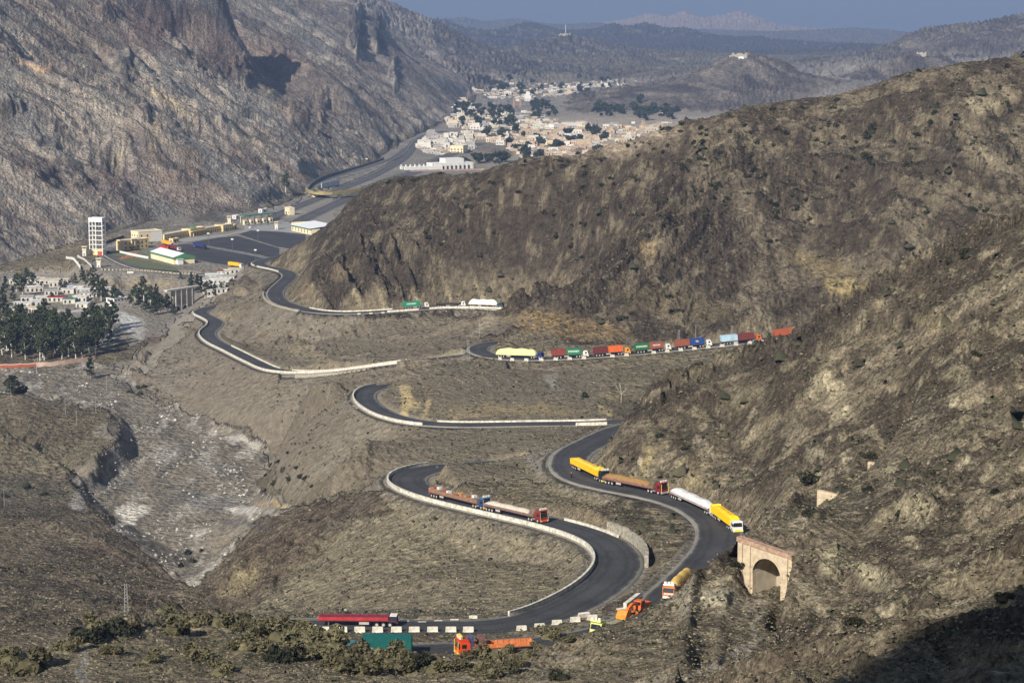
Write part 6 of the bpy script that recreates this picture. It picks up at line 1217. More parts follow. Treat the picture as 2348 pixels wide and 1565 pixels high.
t, L = site(346, 592, 398, 606, name='storage_shed', label='long cream shed with white sheet roof and green gable beside the black yard', cat='shed')
Dp = 16; b = MB(); b.box(0, L, 0, Dp, -2, 5.0); b.obj('wall', CREAM2, t); b = MB()
b.add([(-.8, -.6, 5.0), (L+.8, -.6, 5.0), (L+.8, Dp/2, 7.6), (-.8, Dp/2, 7.6), (-.8, Dp+.6, 5.0), (L+.8, Dp+.6, 5.0)], [(0, 1, 2, 3), (3, 2, 5, 4)]); b.add([(x, y, z-.2) for x, y, z in b.v[:6]], [(3, 2, 1, 0), (4, 5, 2, 3)]); b.obj('roof', ROOFW, t)
b = MB(); b.box(-.82, L+.82, -.66, -.58, 3.9, 5.05); b.add([(L+.85, -.6, 3.9), (L+.85, Dp+.6, 3.9), (L+.85, Dp+.6, 5.0), (L+.85, Dp/2, 7.6), (L+.85, -.6, 5.0)], [(0, 1, 2, 3, 4)]); b.obj('fascia', GREEN, t); b = MB(); b.box(L, L+3.5, 2, 6, 0, 3.6); b.obj('porch', WHITEM, t); MB().box(L+.9, L+3.9, 1.6, 6.4, 3.6, 3.9).obj('porch_roof', M((.45, .62, .55)), t)
t, L = site(421, 604, 441, 602, name='annex', label='small flat roofed cream annex at the right end of the white roofed shed', cat='building'); bldg(t, L, 8, 4.6, m=CREAM2, wins=2)
t, L = site(669, 529, 706, 537, name='storage_shed', label='wide white roofed hall with green band and dark windows below the middle hill', cat='shed'); Dp = 20
b = MB(); b.box(0, L+6, 0, Dp, -2, 4.4); b.obj('wall', CREAM2, t); b = MB(); b.add([(-.7, -.6, 5.2), (L+6.6, -.6, 5.2), (L+6.6, Dp+.6, 7.4), (-.7, Dp+.6, 7.4), (-.7, -.6, 5.0), (L+6.6, -.6, 5.0), (L+6.6, Dp+.6, 7.2), (-.7, Dp+.6, 7.2)], [(0,1,2,3),(4,7,6,5),(0,4,5,1),(1,5,6,2),(2,6,7,3),(3,7,4,0)]); b.obj('roof', ROOFW, t); b = MB(); b.box(-.6, L+6.4, -.5, -.02, 4.0, 5.0); b.obj('fascia', GREEN, t)
for k in range(6): b = MB(); x = 1.5+k*(L)/5.5; b.box(x, x+1.3, -.06, .02, .8, 3.4); b.obj('window', M((.18, .13, .08)), t)
MB().box(-.5, -.02, 0, Dp, 0, 7.0).obj('side_wall', CREAM2, t)
t, L = site(560, 512, 640, 503, name='toll_canopy', label='long green toll canopy spanning the lanes at the far end of the yard', cat='canopy'); MB().box(0, L, 0, 9, 5.6, 6.3).obj('roof', M((.10, .19, .15), .7), t)
for k in range(6): b = MB(); x = L*k/5.05; b.box(x, x+.5, 4, 4.5, -.5, 5.6); b.obj('column', CREAM2, t)
for k in range(5):
    px = 564+14.6*k; t, L = site(px-3.5, 516-1.4*k, px+3.5, 515.4-1.4*k, name='toll_booth', label='small cream toll booth standing under the green canopy', cat='booth', group='toll booths under the green canopy')
    b = MB(); b.box(0, L, 0, 2.2, 0, 4.0); b.obj('wall', CREAM2, t); b = MB(); b.box(L*.25, L*.75, -.05, .02, 1.2, 2.8); b.obj('window', WOPEN, t); MB().box(-.2, L+.2, -.2, 2.4, 4.0, 4.25).obj('roof', CREAM, t); b = MB(); b.box(L*.3, L*.7, -14, 0, 0, .35); b.obj('lane_island', DARK, t)
def sheet_poly(name, pts, m, dz=.12, H=180.0, kind='structure'):
    V = [PH(x, y, H-dz) for x, y in pts]; o = meshobj(name, V, [tuple(range(len(V)))], m); o['kind'] = kind; return o
YARD = mat('yard_asphalt', (.045, .046, .052), .85, noise=.25, nscale=.06); PAVE = mat('pale_paving', (.28, .275, .265), .9, noise=.15, nscale=.1)
sheet_poly('apron', [(376,552),(430,546),(520,536),(560,528),(560,515),(655,508),(700,520),(700,548),(560,532),(520,541),(440,553),(400,560)], PAVE, .10)
sheet_poly('parking_lot', [(548,537),(575,528),(640,531),(700,537),(700,575),(632,564)], YARD, .15)
sheet_poly('parking_lot', [(436,556),(500,545),(545,541),(640,569),(640,592),(560,577)], YARD, .15); sheet_poly('parking_lot', [(384,572),(410,561),(432,559),(560,583),(640,600),(600,611),(560,612),(500,604),(430,592)], YARD, .15)
sheet_poly('parking_strip', [(432,556),(440,555),(640,594),(628,597)], mat('hatched_concrete', (.17, .17, .175), .9, noise=.35, nscale=.25), .14)
sheet_poly('lawn', [(268,592),(300,588),(345,600),(400,612),(410,622),(340,616),(290,604)], mat('lawn_grass', (.11, .12, .065), .95, noise=.2, nscale=.2), .14); sheet_poly('lawn', [(256,582),(272,578),(290,582),(282,588),(262,588)], mat('lawn_grass', (.11, .12, .065), .95, noise=.2, nscale=.2), .145)
sheet_poly('flower_bed', [(272,592),(296,586),(303,590),(286,593),(276,596)], M((.33, .12, .05), .9), .17)
def wall_px(name, pts, h, t, m, label, cat='wall', step=3, H=None, **kw):
    P = [PH(x, y, q) for x, y, q in pts] if H is None else [PH(x, y, H) for x, y in pts]; Q = catmull(P, step) if len(P) > 2 else np.linspace(P[0], P[1], 8)
    for q in Q: q[2] = max(q[2], zt(q[0], q[1])) if kw.get('snap', 1) else q[2]
    kw.pop('snap', None); return wall_along(name, Q, h, t, m, label, cat, drop=1.5, **kw)
wall_px('boundary_wall', [(273,579),(305,586),(340,593)], 1.6, .5, WHITEM, 'low white wall beside the oval lawn', H=180); wall_px('boundary_wall', [(152,592,181),(168,606,182),(184,622,184)], 1.6, .6, WHITEM, 'short white wall running down the bank at far left')
wall_px('boundary_wall', [(178,588,180),(196,602,180.5),(212,618,181)], 1.4, .4, CONC, 'thin grey wall beside the small guard tower'); wall_px('perimeter_wall', [(232,620,180.6),(300,624,181),(380,628,181.2),(450,630,181.5)], 1.3, .4, STONE, 'long perimeter wall along the edge of the customs platform')
wall_px('boundary_wall', [(240,560),(262,552),(284,545)], 2.0, .4, DARK, 'dark railing behind the tall tower leading to the office', H=180)
for k in range(26):
    px = 236+8.4*k; py = 619.5+.46*k*(.9); p = PH(px, py+1, 180.6); o = MB().box(-.25, .25, -.25, .25, -1, 2.3).obj('fence_post', M((.10, .09, .08))); o.location = p; tag(o, 'short dark post on the perimeter wall of the customs platform', 'post', 'posts along the perimeter wall')
t, L = site(292, 636, 306, 636, 183.5, name='signboard', label='white signboard standing on the bank below the oval lawn', cat='sign'); MB().box(0, L, 0, .15, 1.2, 4.2).obj('panel', WHITEM, t); MB().box(.3, .45, .15, .3, -2, 4).obj('post', DARK, t); MB().box(L-.45, L-.3, .15, .3, -2, 4).obj('post', DARK, t)
for k in range(3): MB().box(.5+L*.3*k, .9+L*.3*k, -.03, -.003, 1.7, 3.6).obj('lettering', M((.1, .1, .12)), t)
def lamp(px, py, H, hgt, label, group=None, head=True):
    p = PH(px, py, H); t = empty('lamp_mast', p); tag(t, label, 'mast', group); b = MB(); b.bar((0, 0, -1), (0, 0, hgt), .22, 6, r2=.12); b.obj('pole', STEEL, t)
    if head: b = MB(); b.box(-.9, .9, -.5, .5, hgt, hgt+.9); b.obj('lamp_head', WHITEM, t)
for px, py in ((586,603),(533,577),(592,556),(478,563)): lamp(px, py, 180, 9, 'lamp mast with white head on the black customs yard', 'lamp masts on the customs yard')
t, L = site(653, 491, 664, 493, 181, name='gatehouse', label='cream pillar like gatehouse with dark side beside the highway', cat='building'); bldg(t, L, 5, 6, m=CREAM2, wins=2, rows=1); t, L = site(601, 489, 615, 487, 181, name='hut', label='white hut beside the left highway lane', cat='hut'); bldg(t, L, 4, 3.2, m=WHITEM, wins=1)
t, L = site(541, 503, 549, 502, 180.3, name='hut', label='small white hut behind the toll canopy', cat='hut'); bldg(t, L, 4, 3.0, m=WHITEM, wins=1)
# culvert wall with twin arches
t, L = site(398, 714, 446, 706, 192.5, name='culvert', label='grey concrete culvert wall with two dark arches at the head of the riverbed', cat='culvert'); hc = 13.5; b = MB(); b.box(0, L, 0, 2, -2, hc); b.obj('headwall', mat('stained_concrete', (.36, .335, .29), .9, noise=.35, nscale=.25), t)
for k in range(2):
    x = L*(.18+.36*k); r_ = 2.5; b = MB(); b.add([(x+r_*math.cos(a), -.06, max(0, r_*1.25*math.sin(a))) for a in np.linspace(0, math.pi, 13)], [tuple(range(13))]); b.obj('culvert_opening', DARK, t); b = MB(); A1 = np.linspace(0, math.pi, 13)
    for q in range(12): b.add([((x+rr_*math.cos(a)), yy, rr_*1.25*math.sin(a)) for rr_, a, yy in ((r_, A1[q], -.3), (r_, A1[q+1], -.3), (r_+.6, A1[q+1], -.3), (r_+.6, A1[q], -.3))], [(0, 1, 2, 3)])
    b.obj('arch_ring', WHITEM, t)
b = MB(); b.box(-6, L+5, -.4, 2.4, hc, hc+.9); b.obj('coping', CONC, t)
for k in range(4): b = MB(); b.box(L*(.1+.26*k), L*(.1+.26*k)+.7, -.5, 0, -1, hc); b.obj('buttress', CONC, t)
# ------------------------------------------------------------------ flyover beyond the yard
YEL = M((.36, .29, .13), .8)
fl = empty('flyover', PH(705, 437, 178)); tag(fl, 'low flyover with yellowish edge crossing the highway beyond the toll canopy', 'bridge'); P = np.array([PH(x, y, h) for x, y, h in ((712,433,178),(722,440,178),(745,443,178),(775,441,178),(810,438,178),(842,434,178))]); Q = catmull(P, 6)-np.array(fl.location); T_, Nn = frame(Q); V = []
for q, n in zip(Q, Nn):
    for e, z in ((-5, -1.4), (-5, 1.0), (-4.6, 1.0), (-4.6, 0), (4.6, 0), (4.6, 1.0), (5, 1.0), (5, -1.4)): V.append((q[0]+n[0]*e, q[1]+n[1]*e, q[2]+z))
meshobj('deck', V, [(i*8+j, i*8+(j+1) % 8, (i+1)*8+(j+1) % 8, (i+1)*8+j) for i in range(len(Q)-1) for j in range(8)], YEL, fl)
for i in (2, len(Q)//3, int(len(Q)*.62)): q = Q[i]; MB().box(q[0]-2.2, q[0]+2.2, q[1]-3, q[1]+3, q[2]-10, q[2]-1.4).obj('pier', CREAM2, fl)
wall_px('retaining_wall', [(706,436,178.5),(716,424,179),(745,408,180),(800,392,183),(850,377,185.5),(880,366,187)], 3.0, .8, M((.16, .15, .15), .9), 'dark retaining wall curving beside the highway ramp', snap=0)
wall_px('retaining_wall', [(737,431,181.5),(757,426,181.8),(778,421,182)], 5.0, .6, mat('pale_wall', (.55, .58, .62), .8, noise=.1, nscale=.2), 'pale blue grey retaining wall inside the highway ramp')
ribbon('highway', ROAD['G'][1], 4.0, M_HWY)
for (x, y, x2, y2, lb, h_) in ((828,372,842,372,'small cream hut high beside the far highway bend',3.5),(844,366,856,366,'cream and white building with tall front at the far highway bend',6),(832,358,846,357,'white and cream gate building under the left mountain',5),(822,336,846,336,'low pale house group under the left mountain foot',3)): t, L = site(x, y, x2, y2, 187, name='roadside_building', label=lb, cat='building'); bldg(t, L, 10, h_, m=CREAM2 if 'cream' in lb else WHITEM, wins=3, rows=1)
# ------------------------------------------------------------------ roadside settlement and grove at the left
rt = random.Random(21)
def gz(px, py, near=1100.):
    h = hit(px, py, near); return h
def protos(lst): return [tree_proto(*a) for a in lst]
EUC = protos([('eucalyptus_tree', 1, 15, 8.5, 'euc', 900, .55), ('eucalyptus_tree', 2, 17, 9, 'euc', 950, .6), ('eucalyptus_tree', 3, 13, 7.5, 'euc', 800, .5)]); PIN = protos([('pine_tree', 4, 12, 7, 'pine', 850, .5), ('pine_tree', 5, 15, 8.5, 'pine', 950, .55)])
used = set()
def put_tree(protos_, px, py, s, label, group, near=1150., sink=.3):
    h = hit(px, py, near)
    if h is None: return
    p = protos_[rt.randrange(len(protos_))]
    o = p if p.name not in used else copy_tree(p)
    used.add(p.name); o.location = (h[0], h[1], h[2]-sink); o.scale = (s*rt.uniform(.9, 1.15), s*rt.uniform(.9, 1.15), s); o.rotation_euler = (0, 0, rt.uniform(0, 6.28)); tag(o, label, 'tree', group); return o
G1 = ('tall dark eucalyptus in the dense grove behind the red and white wall', 'trees of the grove behind the red and white wall'); G2 = ('dark tree among the shacks of the roadside settlement', 'trees between the settlement roofs'); G3 = ('dark bushy tree by the culvert', 'trees by the culvert')
for k in range(72):
    px = rt.uniform(-12, 268); py = rt.uniform(772, 826)-max(0, (px-190)*.35); put_tree(EUC, px, py, rt.uniform(.9, 1.25), *G1)
for px, py, s in ((5,735,1.1),(18,742,1.2),(40,738,1.0),(8,700,1.1),(30,690,1.0),(12,665,.95),(38,668,1.0),(62,655,1.0),(75,660,.9),(52,678,1.1),(95,668,.7),(25,760,1.1),(2,775,1.1),(150,672,.7),(172,650,.6),(188,645,.85),(200,658,1.0),(212,652,1.0),(225,664,1.0),(215,680,1.1),(232,686,1.0),(140,668,.7),(120,690,.5),(100,745,1.1),(85,760,1.0),(110,765,1.0),(232,690,1.0),(245,668,.8),(262,700,.9),(165,650,.45)): put_tree(EUC if rt.random() < .6 else PIN, px, py, s*.85, *G2)
for px, py, s in ((300,702,.9),(320,705,1.0),(335,715,1.1),(352,722,1.2),(368,720,1.0),(345,700,1.0),(330,690,1.1),(360,705,1.2),(385,715,.8),(310,692,.9),(400,722,.7),(440,668,1.0),(452,672,1.2),(462,668,1.0),(478,676,.8),(492,680,.7),(508,672,.6),(415,640,.5),(470,684,.7)): put_tree(PIN if rt.random() < .6 else EUC, px, py, s*.85, *G3)
put_tree(EUC, 222, 795, .7, 'paler green tree standing out at the right end of the grove', None)
put_tree(PIN, 208, 868, .85, 'lone round tree with a dark shadow on the open ground right of the wall', None)
put_tree(EUC, 655, 441, 1.25, 'lone dark tree beside the highway under the left mountain', None, near=1900); put_tree(PIN, 618, 470, 1.0, 'lone dark tree left of the highway near the toll canopy', None, near=1800); put_tree(PIN, 25, 905, .8, 'dark leaning tree at the left edge beside the riverbed', None, near=900)
def bare_tree(px, py, near, hgt, label):
    h = hit(px, py, near); t = empty('bare_tree', h); tag(t, label, 'tree'); b = MB(); b.bar((0, 0, -.5), (.1, 0, hgt*.5), hgt*.017, 6, r2=hgt*.012); rb = random.Random(int(px))
    for k in range(4):
        a = rb.uniform(-1, 1); e = Vector((math.sin(a*1.2)*hgt*.35, rb.uniform(-.2, .2)*hgt, hgt*rb.uniform(.75, 1.0))); s = Vector((.1, 0, hgt*rb.uniform(.3, .5))); b.bar(s, e, hgt*.010, 5, r2=hgt*.004); b.bar(s.lerp(e, .6), s.lerp(e, .6)+Vector((rb.uniform(-.2, .2)*hgt, 0, hgt*.2)), hgt*.008, 4, r2=hgt*.003)
    b.obj('trunk', M((.42, .39, .34), .8), t); return t
bare_tree(1424, 925, 700, 8.5, 'leafless white tree above the rocky spur beside the level road'); bare_tree(84, 856, 1000, 10, 'leafless white trunked tree in front of the red and white wall')
wl = [PR(*p) for p in ((-60,846),(0,845),(60,843),(120,839),(190,829),(218,824))]; Q = catmull(wl, 4)
for q in Q: q[2] = zt(q[0], q[1])
k = int(len(Q)*.52); RW = M((.36, .10, .06), .8, .2); PKW = mat('pink_plaster', (.66, .48, .38), .8, noise=.1, nscale=.4)
w = wall_along('roadside_wall', Q, 2.3, .5, PKW, 'long red and pale pink wall along the front of the tree grove', 'wall', drop=1.0); wall_along('coping', Q[:k]+np.array([0, -.4, .5]), 1.4, .3, RW, None, None, drop=.2).parent = w
SH_COL = {'white': (.72, .72, .70), 'grey': (.42, .42, .42), 'blue': (.05, .14, .42), 'green': (.06, .24, .17), 'red': (.33, .04, .05), 'tan': (.48, .38, .26), 'rust': (.24, .10, .07), 'cream': (.68, .60, .44)}
_sm = {}
def shack(px, py, c, L, Dp, h, rz, label, near=1250.):
    p = hit(px, py, near)
    if p is None: return
    k = (c, round(L), round(Dp)); 
    if k not in _sm:
        b = MB(); b.box(-L/2, L/2, -Dp/2, Dp/2, -2.5, h, 0); b.box(-L/2-.5, L/2+.5, -Dp/2-.5, Dp/2+.5, h, h+.25, 1, taper=.0)
        for i in range(int(L/3)): b.box(-L/2+1+i*3, -L/2+2.2+i*3, -Dp/2-.05, -Dp/2+.02, .4, 2.3, 2)
        for i in range(int(L/1.5)): b.box(-L/2+i*1.5, -L/2+i*1.5+.15, -Dp/2-.45, Dp/2+.45, h+.25, h+.32, 1)
        o = b.obj('shack', [mat('shack_wall', (.52, .49, .43), .9, noise=.3, nscale=.5), mat('sheet_roof', SH_COL[c], .6, noise=.18, nscale=.4), WOPEN]); _sm[k] = o.data
    else: o = bpy.data.objects.new('shack', _sm[k]); C.objects.link(o)
    o.location = p; o.rotation_euler = (0, 0, rz); tag(o, label, 'shack', 'shacks of the roadside settlement'); return o
for x, y, c, L, D_ in ((45,655,'white',9,6),(85,648,'white',12,7),(78,668,'white',12,7),(62,690,'grey',8,6),(110,650,'cream',14,8),(130,656,'white',10,6),(55,705,'white',12,5),(75,716,'cream',10,6),(88,700,'white',8,6),(40,716,'grey',10,6),(118,675,'grey',9,6),(132,690,'red',12,7),(150,665,'grey',10,6),(158,672,'white',8,6),(172,668,'white',12,7),(200,672,'white',14,7),(206,680,'grey',12,6),(186,690,'white',9,6),(160,695,'green',8,5),(190,705,'white',8,5),(245,668,'white',8,5),(258,678,'green',6,5),(64,790,'white',10,6),(58,776,'tan',12,7),(70,762,'cream',14,8),(30,800,'blue',9,6),(20,792,'white',7,5),(112,790,'blue',12,7),(105,782,'white',8,6),(118,800,'blue',8,5),(66,800,'white',8,5),(14,812,'blue',7,5),(36,650,'grey',8,6),(98,690,'white',8,5),(142,650,'cream',9,6),(226,672,'white',8,5)):
    shack(x, y, c, L, D_, rt.uniform(2.8, 3.6), rt.uniform(-.3, .3), '%s roofed shack among the trees of the roadside settlement' % c)
t, L = site(262, 706, 292, 702, 193, name='house', label='white two storey house with orange shutters at the end of the pale gravel track', cat='house'); bldg(t, L, 8, 5.6, m=WHITEM, wins=4, rows=2)
for x, y, c, L, D_ in ((478,648,'grey',12,8),(492,640,'white',12,7),(505,650,'white',14,8),(520,642,'grey',12,8),(498,662,'white',10,7),(482,668,'white',9,6),(515,630,'rust',10,6),(530,630,'white',9,6),(488,676,'white',8,6),(470,655,'white',9,6),(540,626,'cream',8,6),(508,671,'white',7,5)): shack(x, y, c, L, D_, 3.2, rt.uniform(-.2, .4), '%s roofed shack on the slope between the culvert and the customs yard' % c, near=1350)
# poles
def pole(px, py, near, hgt, label, group='wooden poles in the valley', lattice=False):
    h = hit(px, py, near)
    if h is None: return
    t = empty('power_pole', h); tag(t, label, 'pole', group); b = MB()
    if lattice:
        w = hgt*.07
        for x in (-w, w):
            for y in (-w, w): b.bar((x, y, -.5), (x*.5, y*.5, hgt), .045, 4)
        for k in range(9):
            a, c = hgt*k/9, hgt*(k+1)/9; wa, wc = w*(1-.5*k/9), w*(1-.5*(k+1)/9); b.bar((-wa, -wa, a), (wc, -wc, c), .03, 3); b.bar((wa, -wa, a), (-wc, -wc, c), .03, 3); b.bar((-wa, wa, a), (wc, wc, c), .03, 3)
    else: b.bar((0, 0, -.5), (0, 0, hgt), .13, 6, r2=.09)
    b.obj('mast', M((.30, .29, .28)), t); b = MB(); b.bar((-1.1, 0, hgt*.96), (1.1, 0, hgt*.96), .06, 4); b.obj('crossarm', M((.30, .29, .28)), t)
pole(291, 1441, 500, 7, 'pale lattice pylon standing above the bottom left bushes', None, True); pole(1074, 828, 850, 9.5, 'thin lattice pylon at the tip of the container queue hairpin', None, True); pole(1100, 772, 850, 8, 'thin pole behind the queue hairpin', None)
for x, y in ((245,893), (150,950), (220,945), (10,1160), (176,975)): pole(x, y, 800, 7, 'plain thin pole standing near the dry riverbed')
pole(1556, 797, 850, 8, 'twin thin poles in front of the pale blue container', 'poles in front of the pale blue container', True); pole(1678, 790, 850, 8.5, 'lattice pole in front of the pale blue container', None, True); pole(1595, 790, 850, 9, 'thin pole beside the blue container', None)
# ------------------------------------------------------------------ the town far down the valley
TW = {'white': (.62, .59, .53), 'cream': (.62, .53, .38), 'tan': (.46, .36, .26), 'grey': (.40, .38, .36), 'pink': (.58, .44, .36)}
_hm = {}
def house(p, c, L, Dp, h, rz, label, group, name='house', var=0):
    k = (c, var)
    if k not in _hm:
        rv_ = random.Random(var+7); L0, D0, h0 = 10, 8, 4; b = MB(); b.box(-5, 5, -4, 4, -.8, h0, 0); b.box(-5.1, 5.1, -4.1, -3.8, h0, h0+.6, 0); b.box(-5.1, 5.1, 3.8, 4.1, h0, h0+.6, 0); b.box(-5.1, -4.8, -3.8, 3.8, h0, h0+.6, 0); b.box(4.8, 5.1, -3.8, 3.8, h0, h0+.6, 0); b.box(-4.8, 4.8, -3.8, 3.8, h0+.003, h0+.12, 1)
        for i in range(3): x = -3.6+3*i+rv_.uniform(-.3, .3); b.box(x, x+1.1, -4.06, -3.98, 1, 2.5, 2)
        b.box(-5.06, -4.98, -1, 1, .2, 2.6, 2)
        if var % 2: b.box(rv_.uniform(-4.5, 0), rv_.uniform(1, 4.5), -1, 3.7, h0+.12, h0+3.0, 0)
        if var % 3 == 0: b.box(5, 12, -3.9, -3.5, -.8, 2.0, 0); b.box(11.6, 12, -3.5, 6, -.8, 2.0, 0)
        o = b.obj(name, [mat('plaster_'+c, TW[c], .85, noise=.15, nscale=.2), mat('flat_roof', tuple(q*.8 for q in TW[c]), .9, noise=.25, nscale=.3), WOPEN]); _hm[k] = o.data
    else: o = bpy.data.objects.new(name, _hm[k]); C.objects.link(o)
    o.location = p; o.rotation_euler = (0, 0, rz); o.scale = (L/10, Dp/8, h/4); tag(o, label, 'house', group); return o
hid = 0
def H_at(y): return float(np.interp(y, (170,200,212,228,245,265,290,320,350,380), (176,183,186,188.5,190,190.5,191,190.5,190,189)))
zones = [ # polygon in the photograph's town area, count, colours, label, group
 ([(1080,318),(1180,300),(1300,285),(1540,285),(1430,330),(1340,360),(1200,362),(1150,335)], 118, 'cream tan tan white pink', 'flat roofed mud and cream house in the sunlit town behind the middle hill', 'houses of the sunlit town quarter'),
 ([(960,345),(985,308),(1090,303),(1085,335),(1070,350),(985,358)], 46, 'grey white white grey', 'small white or grey building in the bazaar beside the highway fork', 'buildings of the bazaar by the fork'),
 ([(1010,290),(1040,262),(1060,235),(1120,255),(1230,262),(1290,285),(1200,300),(1090,302)], 52, 'white white cream grey', 'small white house between dark trees in the upper town', 'houses in the wooded upper town'),
 ([(1070,215),(1120,205),(1330,198),(1370,220),(1290,232),(1200,240),(1120,225)], 34, 'white grey cream', 'tiny white house far up the valley', 'houses far up the valley'),
 ([(1290,205),(1420,186),(1540,178),(1500,192),(1380,205)], 22, 'white grey', 'tiny pale house at the far end of the valley below the blue hills', 'houses at the far end of the valley')]
NM_ = {'white': 'white', 'cream': 'cream', 'tan': 'mud brown', 'grey': 'grey', 'pink': 'pinkish'}
for poly, n, cols, lb, grp in zones:
    cs = cols.split(); P_ = np.array(poly); c0 = 0; tr_ = 0
    while c0 < n and tr_ < 6000:
        tr_ += 1; x = rt.uniform(P_[:, 0].min(), P_[:, 0].max()); y = rt.uniform(P_[:, 1].min(), P_[:, 1].max())
        if not bool(inpoly(poly, np.array(x), np.array(y))): continue
        p = PH(x, y, H_at(y)); p = (p[0], p[1], zt(p[0], p[1]))
        if p[2] > -176: continue
        c = rt.choice(cs); s = rt.uniform(.55, 1.15); house(p, c, 10*s*rt.uniform(.8, 1.9), 8*s, rt.uniform(3.4, 6.2), rt.choice([-.12, .1, .25, -.3])+rt.choice([0, 0, math.pi/2]), lb.replace('mud and cream', NM_[c]).replace('white or grey', NM_[c]).replace('small white house', 'small %s house' % NM_[c]).replace('tiny white', 'tiny %s' % NM_[c]).replace('tiny pale', 'tiny %s' % NM_[c]), grp+' (%s)' % NM_[c], var=rt.randrange(4)); c0 += 1
def big(px, py, px2, py2, H, Dp, h, m, label, wins=8, rows=1, name='building'):
    t, L = site(px, py, px2, py2, H, name=name, label=label, cat='building'); bldg(t, L, Dp, h, m=m, wins=wins, rows=rows, wsz=(1.8, 1.8)); return t, L
big(1074,318,1138,316,190.5,14,7,CREAM2,'long cream arcaded block with a row of windows in the town',14)
big(1308,322,1334,321,190.3,14,9,WHITEM,'white three storey block in the sunlit town',5,2); big(1322,335,1354,335,190.2,20,8,mat('tan_wall',(.50,.38,.25),.9,noise=.1,nscale=.1),'plain tan walled warehouse in the sunlit town',2)
big(1270,296,1292,295,190.8,14,7,WHITEM,'long white building at the edge of the upper town',6); big(1294,293,1340,292,190.8,12,7,WHITEM,'very long white building near the dark tree belt',12)
big(1062,352,1073,349,190,18,10,CREAM2,'tall pale house facing the highway fork',2,2)
t, L = big(1203,238,1218,238,187.8,16,16,WHITEM,'tall white stepped tower building in the middle of the upper town',3,3); MB().box(L*.2, L*.8, 2, 12, 16.6, 24).obj('upper_storey', WHITEM, t)
for px in (1176, 1191): t, L = site(px, 250, px+4, 250, 188.5, name='brick_pillar', label='tall brick gate pillar beside the upper town road (%s of the pair)' % ('left' if px < 1180 else 'right'), cat='pillar'); MB().box(0, L, 0, L, -1, 18).obj('shaft', M((.36, .22, .16), .9), t); MB().box(-.5, L+.5, -.5, L+.5, 18, 19).obj('cap', M((.42, .28, .2), .9), t)
big(1512,272,1523,272,188,12,9,CREAM2,'isolated cream building against the dark tree belt at right',2,2); big(1537,273,1543,273,188,8,5,WHITEM,'tiny white hut right of the isolated cream building',1)
# white colonnaded compound just behind the middle hill
t, L = site(940, 398, 1110, 392, 189, name='walled_compound', label='long brick red and white walled compound just behind the crest of the middle hill', cat='compound'); b = MB(); b.box(0, L, 0, .8, -2, 3.2); b.obj('front_wall', mat('brick_wall', (.45, .30, .22), .9, noise=.2, nscale=.2), t)
for k in range(17): MB().box(L*k/16.5, L*k/16.5+1.2, 26, 28, 3, 8.5).obj('pillar', WHITEM, t)
MB().box(4, L*.55, 24, 40, -1, 5.5).obj('hall', WHITEM, t); MB().box(L*.42, L*.98, 26, 44, -1, 9.0).obj('main_block', WHITEM, t); MB().box(L*.6, L*.85, 26.5, 44, 9.0, 14.0).obj('upper_storey', WHITEM, t)
for k in range(9): MB().box(L*(.44+.058*k), L*(.44+.058*k)+2.6, 25.9, 25.99, 1, 5.5).obj('window', WOPEN, t)
# hill forts, mast
def fort(px, py, D_, w, label, near=3000, h=5):
    p = hit(px, py, near)
    if p is None: p = PD(px, py, D_)
    t = empty('hill_fort', (p[0], p[1], p[2]-2)); tag(t, label, 'fort'); b = MB(); b.box(-w, w, -w*.5, w*.5, -3, h); b.box(-w*1.3, -w, -w*.3, w*.3, -3, h*.55); FW = M((.40, .36, .31), .9); b.obj('wall', FW, t)
    for x in (-w, w*.7): MB().box(x, x+w*.3, -w*.55, -w*.2, h, h*1.5).obj('turret', FW, t)
    MB().box(-w*.3, w*.35, -w*.4, w*.4, h+.003, h*1.35).obj('keep', FW, t)
fort(1695, 128, 4350, 15, 'small pale fort crowning the rounded hill right of the town'); fort(2112, 125, 4560, 10, 'pale outpost on the farther brown hill at right'); fort(1296, 80, 7500, 18, 'tiny white outpost at the foot of the mast on the blue hill', 6000); fort(1960, 62, 6000, 16, 'tiny outpost on the skyline of the right range', 5500) if False else None
p = PD(1297, 79, 7500); t = empty('radio_mast', (p[0], p[1], p[2]-6)); tag(t, 'thin radio mast on the hazy hill above the town', 'mast'); b = MB(); b.bar((0, 0, 0), (0, 0, 38), 1.3, 5, r2=.7); b.obj('pole', WHITEM, t)
p = hit(1700, 136, 3500); t = empty('hill_emblem', p); tag(t, 'white square marking laid on the slope below the pale hill fort', 'marking'); b = MB(); b.add([(-5, 0, -4), (5, 0, -4), (5, 4, 5), (-5, 4, 5), (-5, .6, -4.3), (5, .6, -4.3), (5, 4.6, 4.7), (-5, 4.6, 4.7)], [(0,1,2,3),(7,6,5,4),(0,4,5,1),(1,5,6,2),(2,6,7,3),(3,7,4,0)]); b.obj('panel', WHITEM, t)
